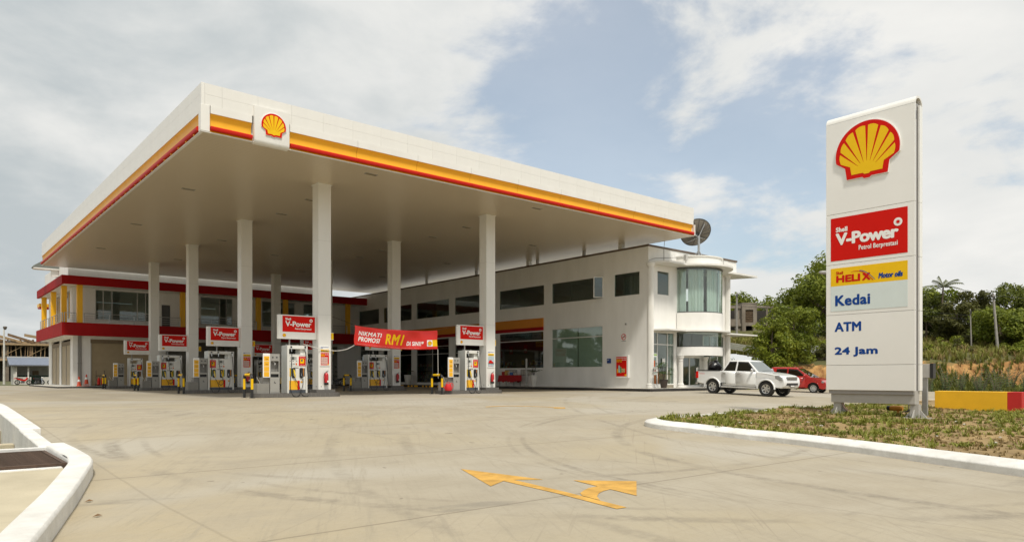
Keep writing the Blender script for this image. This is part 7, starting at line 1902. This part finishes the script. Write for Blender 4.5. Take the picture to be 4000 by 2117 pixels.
# rank grass and ferny weeds
rg = random.Random(9); sp_ = []; sp2 = []; sp3 = []
for _ in range(5200):
    lat = rg.uniform(12, 56); d = rg.uniform(58.9, 76) if lat > 30 else rg.uniform(62.8, 78); x, y = DL(d, lat); (sp_ if rg.random() < .62 else sp3).append((x, y, bank_z(d, lat), rg.uniform(.5, 1.4)))
for _ in range(1500):
    lat = rg.uniform(16, 56) if rg.random() < .3 else rg.uniform(30, 46); d = rg.uniform(55.6, 58.6); x, y = DL(d, lat); sp2.append((x, y, bank_z(d, lat), rg.uniform(.5, 1.3)))
single('bank_grass', tufts(sp_, 11, .35, .8, .03, rg, .7), leafmat('bank_blades', (.10, .115, .018), (.34, .33, .075)), 'green grass on the bank', 'grass', kind='stuff', flip=False)
single('bank_dry_grass', tufts(sp3, 9, .25, .7, .026, rg, .9), DRYG, 'dry brown grass on the bank', 'grass', kind='stuff', flip=False)
single('bank_weeds', tufts(sp2, 12, .25, .75, .028, rg, .7), leafmat('weed_leaf', (.09, .11, .018), (.28, .29, .065)), 'tall weeds along the foot of the soil cut', 'weeds', kind='stuff', flip=False)
FERN = leafmat('feather_weed', (.05, .075, .03), (.14, .18, .07))
def feather(label, d, lat, H, seed):
    x, y = DL(d, lat); rg = random.Random(seed); r = root('feathery_weed', label, 'plant', (x, y, bank_z(d, lat)), group='feathery weeds before the soil cut'); m = M(); st = M()
    for i in range(12):
        a = rg.uniform(0, 6.28); L2 = H * rg.uniform(.6, 1); le = rg.uniform(.15, .5); pr = None
        for k in range(11):
            t = k / 10; p = (math.cos(a) * le * L2 * t * t + .15 * math.cos(a), math.sin(a) * le * L2 * t * t + .15 * math.sin(a), L2 * t)
            if pr:
                st.tube([pr, p], .012, 3)
                for s in (-1, 1):
                    b_ = a + s * 1.3 + rg.uniform(-.3, .3); l = .34 * (1.15 - t) * rg.uniform(.6, 1.2); m.add([p, (p[0] + math.cos(b_) * l * .5 + .03, p[1] + math.sin(b_) * l * .5, p[2] + .10), (p[0] + math.cos(b_) * l, p[1] + math.sin(b_) * l, p[2] + .06), (p[0] + math.cos(b_) * l * .5, p[1] + math.sin(b_) * l * .5, p[2] + .02)], [(0, 1, 2, 3)])
            pr = p
    part(r, 'fronds', m, FERN, flip=False); part(r, 'stalk', st, BARK, flip=False, kind='stuff')
for i, (d, lat, H) in enumerate(((55.6, 32.6, 2.2), (55.8, 34.2, 2.4), (56, 35.4, 2.0), (55.5, 36.6, 1.8), (55.6, 38.0, 2.6), (55.9, 39.2, 2.4), (55.4, 40.3, 2.1), (56.2, 37.2, 2.2))): feather(('first', 'second', 'third', 'fourth', 'sixth', 'seventh', 'eighth', 'fifth')[i] + ' feathery weed from the totem before the soil cut', d, lat, H, 400 + i)
# palm
x, y = DL(75, 45.3); zb = bank_z(75, 45.3)
r = root('palm', 'tall wind-bent palm standing above the dark trees', 'palm', (x, y, zb), R_(-40.3), group=None)
m = M(); m.tube([(0, 0, 0), (.1, 0, 2.5), (.3, 0, 5.7)], [.14, .11, .08], 7); part(r, 'trunk', m, BARK, smooth=60)
PALM = leafmat('palm_leaf', (.06, .075, .025), (.17, .18, .08))
for i, (a, el, L2) in enumerate(((0, 30, 2.4), (160, 18, 2.4), (40, 60, 1.6), (-60, 40, 2.0), (120, 75, 1.9), (200, 40, 2.0), (-20, 5, 2.0), (175, -8, 2.0))):
    m = M(); a = R_(a); el = R_(el); pr = None
    for k in range(13):
        t = k / 12; s_ = L2 * t; p = Vector((.3 + math.cos(a) * s_ * math.cos(el), math.sin(a) * s_ * math.cos(el), 5.7 + s_ * math.sin(el) - .35 * L2 * t * t))
        if pr is not None:
            m.tube([pr, p], .015, 3)
            for sg in (-1, 1):
                n_ = Vector((-math.sin(a), math.cos(a), 0)) * sg; l = .5 * math.sin(math.pi * min(1, t * .9 + .1)); m.add([pr, p, p + n_ * l + Vector((math.cos(a) * .2, math.sin(a) * .2, -.22))], [(0, 1, 2)])
        pr = p
    part(r, 'frond', m, PALM, flip=False)
# white plank fence along the top of the cut
FW = mat('old_fence_white', (.36, .37, .32), .8, var=.2, vs=2, dirt=.3)
def local(d, lat, z): return (lat, d, z)
fr = root('plank_fence', 'weathered white plank fence along the top of the soil cut', 'fence', (0, 0, 0), R_(-40.3))
for i in range(9):
    l0 = 17 + i * 1.9; 
    z0, z1 = bank_z(62.5, l0) + .28, bank_z(62.5, l0 + 1.9) + .28
    m = M(); m.box(l0 - .05, l0 + .05, 62.46, 62.56, z0 - .4, z0 + .62); part(fr, 'fence_post', m, FW)
    for k in range(4):
        m = M(); a = .02 + k * .15; m.prism([(l0, z0 + a), (l0 + 1.89, z1 + a), (l0 + 1.89, z1 + a + .125), (l0, z0 + a + .125)], 'y', 62.40, 62.44); part(fr, 'plank', m, FW)
# derelict concrete house
DER = mat('derelict_concrete', (.24, .205, .165), .95, var=.5, vs=.9, bump=.4, dirt=.5, stretch=(1, 1, .3)); DDK = mat('derelict_dark', (.035, .030, .025), .9, var=.3)
DW = mat('derelict_boards', (.13, .085, .05), .85, var=.4)
h = root('derelict_house', 'stained derelict concrete house frame on the slope right of the shop', 'building', (0, 0, 0), R_(-40.3))
D0 = 86
def hb(name, l0, l1, d0, d1, z0, z1, m, p=None): q = M(); q.box(l0, l1, D0 + d0, D0 + d1, z0, z1); return part(p or h, name, q, m, bev=.02)
q = M(); wall_holes(q, 'y', D0, .3, 27.9, 29.7, 5.6, 9.8, [(28.3, 29.25, 7.55, 9.1), (28.35, 29.2, 6.45, 7.15)]); part(h, 'tower_wall', q, DER); hb('tower_side', 29.4, 29.7, .3, 3, 5.6, 9.8, DER); hb('tower_side', 27.9, 28.2, .3, 3, 5.6, 9.8, DER); hb('tower_roof', 27.9, 29.7, .0, 3, 9.81, 9.95, DER); hb('tower_back', 28.2, 29.4, 2.7, 3, 5.6, 9.8, DDK)
for i in range(7):
    hb('louvre_board', 28.3, 29.25, .1, .14, 7.58 + i * .22, 7.74 + i * .22, DW)
q = M(); wall_holes(q, 'y', D0 + .4, .25, 22.5, 27.89, 5.4, 8.0, [(23.2, 25, 6.0, 7.0), (25.6, 27.5, 6.0, 7.0)]); part(h, 'wall', q, DER); hb('floor_edge', 22.5, 27.89, .2, .4, 7.1, 7.4, DER)
for x in (22.6, 25.2, 27.5): hb('frame_column', x, x + .22, .45, .67, 8.0, 9.4, DER)
hb('roof_beam', 22.5, 27.89, .3, .7, 9.3, 9.65, DER); hb('rear_wall', 22.5, 35, 4.5, 4.7, 5.4, 9.4, DDK); hb('roof_beam', 29.71, 34.5, .5, .8, 9.35, 9.6, DER); hb('floor_edge', 29.71, 34.5, .3, .8, 6.9, 7.3, DER); hb('parapet', 31.6, 33.2, .3, .5, 7.3, 8.1, DER)
for x in (31.0, 32.6, 34.2): hb('frame_column', x, x + .2, .5, .7, 5.6, 9.35, DER)
# poles and wires
def pole(label, d, lat, z1, lean, r0, wood=True, cross=True):
    x, y = DL(d, lat); z0 = bank_z(d, lat) - .2; r = root('utility_pole', label, 'utility pole', (x, y, z0), R_(-40.3), group='utility poles')
    m = M(); m.cyl((0, 0, 0), (lean, 0, z1 - z0), r0, r0 * .7, n=8); part(r, 'shaft', m, mat('pole_grey%d' % int(lat * 10), (.30, .28, .25), .8, var=.2), smooth=60)
    if cross: m = M(); m.box(lean - .5, lean + .5, -.04, .04, z1 - z0 - .35, z1 - z0 - .25); part(r, 'crossarm', m, BARK)
    m = M(); m.cyl((lean * .95, -.12, z1 - z0 - .5), (lean * .95, -.12, z1 - z0 - .2), .06, n=6); part(r, 'insulator', m, BLKP); return r
pole('grey utility pole standing before the derelict house', 80, 25.35, 10.45, 0, .14, cross=False)
pole('leaning grey utility pole on the bank at the right', 64.5, 44.2, 8.5, -.45, .13, cross=False)
pole('thin dark pole between the dark trees and the leaning pole', 67, 43.4, 7.4, -.12, .07, cross=False)
def wire(label, pts):
    q = [DL(d, l) + (z,) for d, l, z in pts]; m = M(); m.tube(catm(q, 10), .022, 4); single('power_line', m, BLK, label, 'power line', 'overhead wires', loc=q[0])
wire('upper black wire sagging past the derelict house to the right', [(80, 18, 9.5), (80, 25.3, 9.3), (78, 33, 8.5), (76, 40, 8.3), (70, 46, 7.0), (66, 55, 6.3)])
wire('lower black wire sagging past the derelict house to the right', [(80, 18, 9.15), (80, 25.3, 8.95), (78, 33, 8.15), (76, 40, 7.9), (70, 46, 6.6), (66, 55, 5.9)])
wire('thin wire from the leaning pole tip down to the left', [(64.5, 43.8, 8.4), (68, 42, 7.9), (74, 38, 8.2)])
wire('thin wire from the leaning pole tip to the right edge', [(64.5, 43.8, 8.4), (64, 48, 8.0), (64, 54, 8.3)])
# roadside trees left of the picture (they show in the shop windows)
rg = random.Random(21)
me_ = leaf_mesh('crown', crown_blobs(5.2, 11, 30, random.Random(1), .2), 5200, .28, 500, LF[0]); tk = M(); tk.tube([(0, 0, 0), (.1, 0, 4), (0, .2, 9)], [.3, .22, .08], 8); tkm = tk.mesh('trunk', BARK)
for i in range(16):
    r = root('roadside_tree', 'dark roadside tree left of the picture', 'tree', (-34 + rg.uniform(-4, 4), 18 + i * 8.2, -.4), rg.uniform(0, 6), 'roadside trees left of the picture')
    s = rg.uniform(.8, 1.15); r.scale = (s, s, s)
    for nm, q in (('crown', me_), ('trunk', tkm)): o = lnk(bpy.data.objects.new(nm, q)); o.parent = r
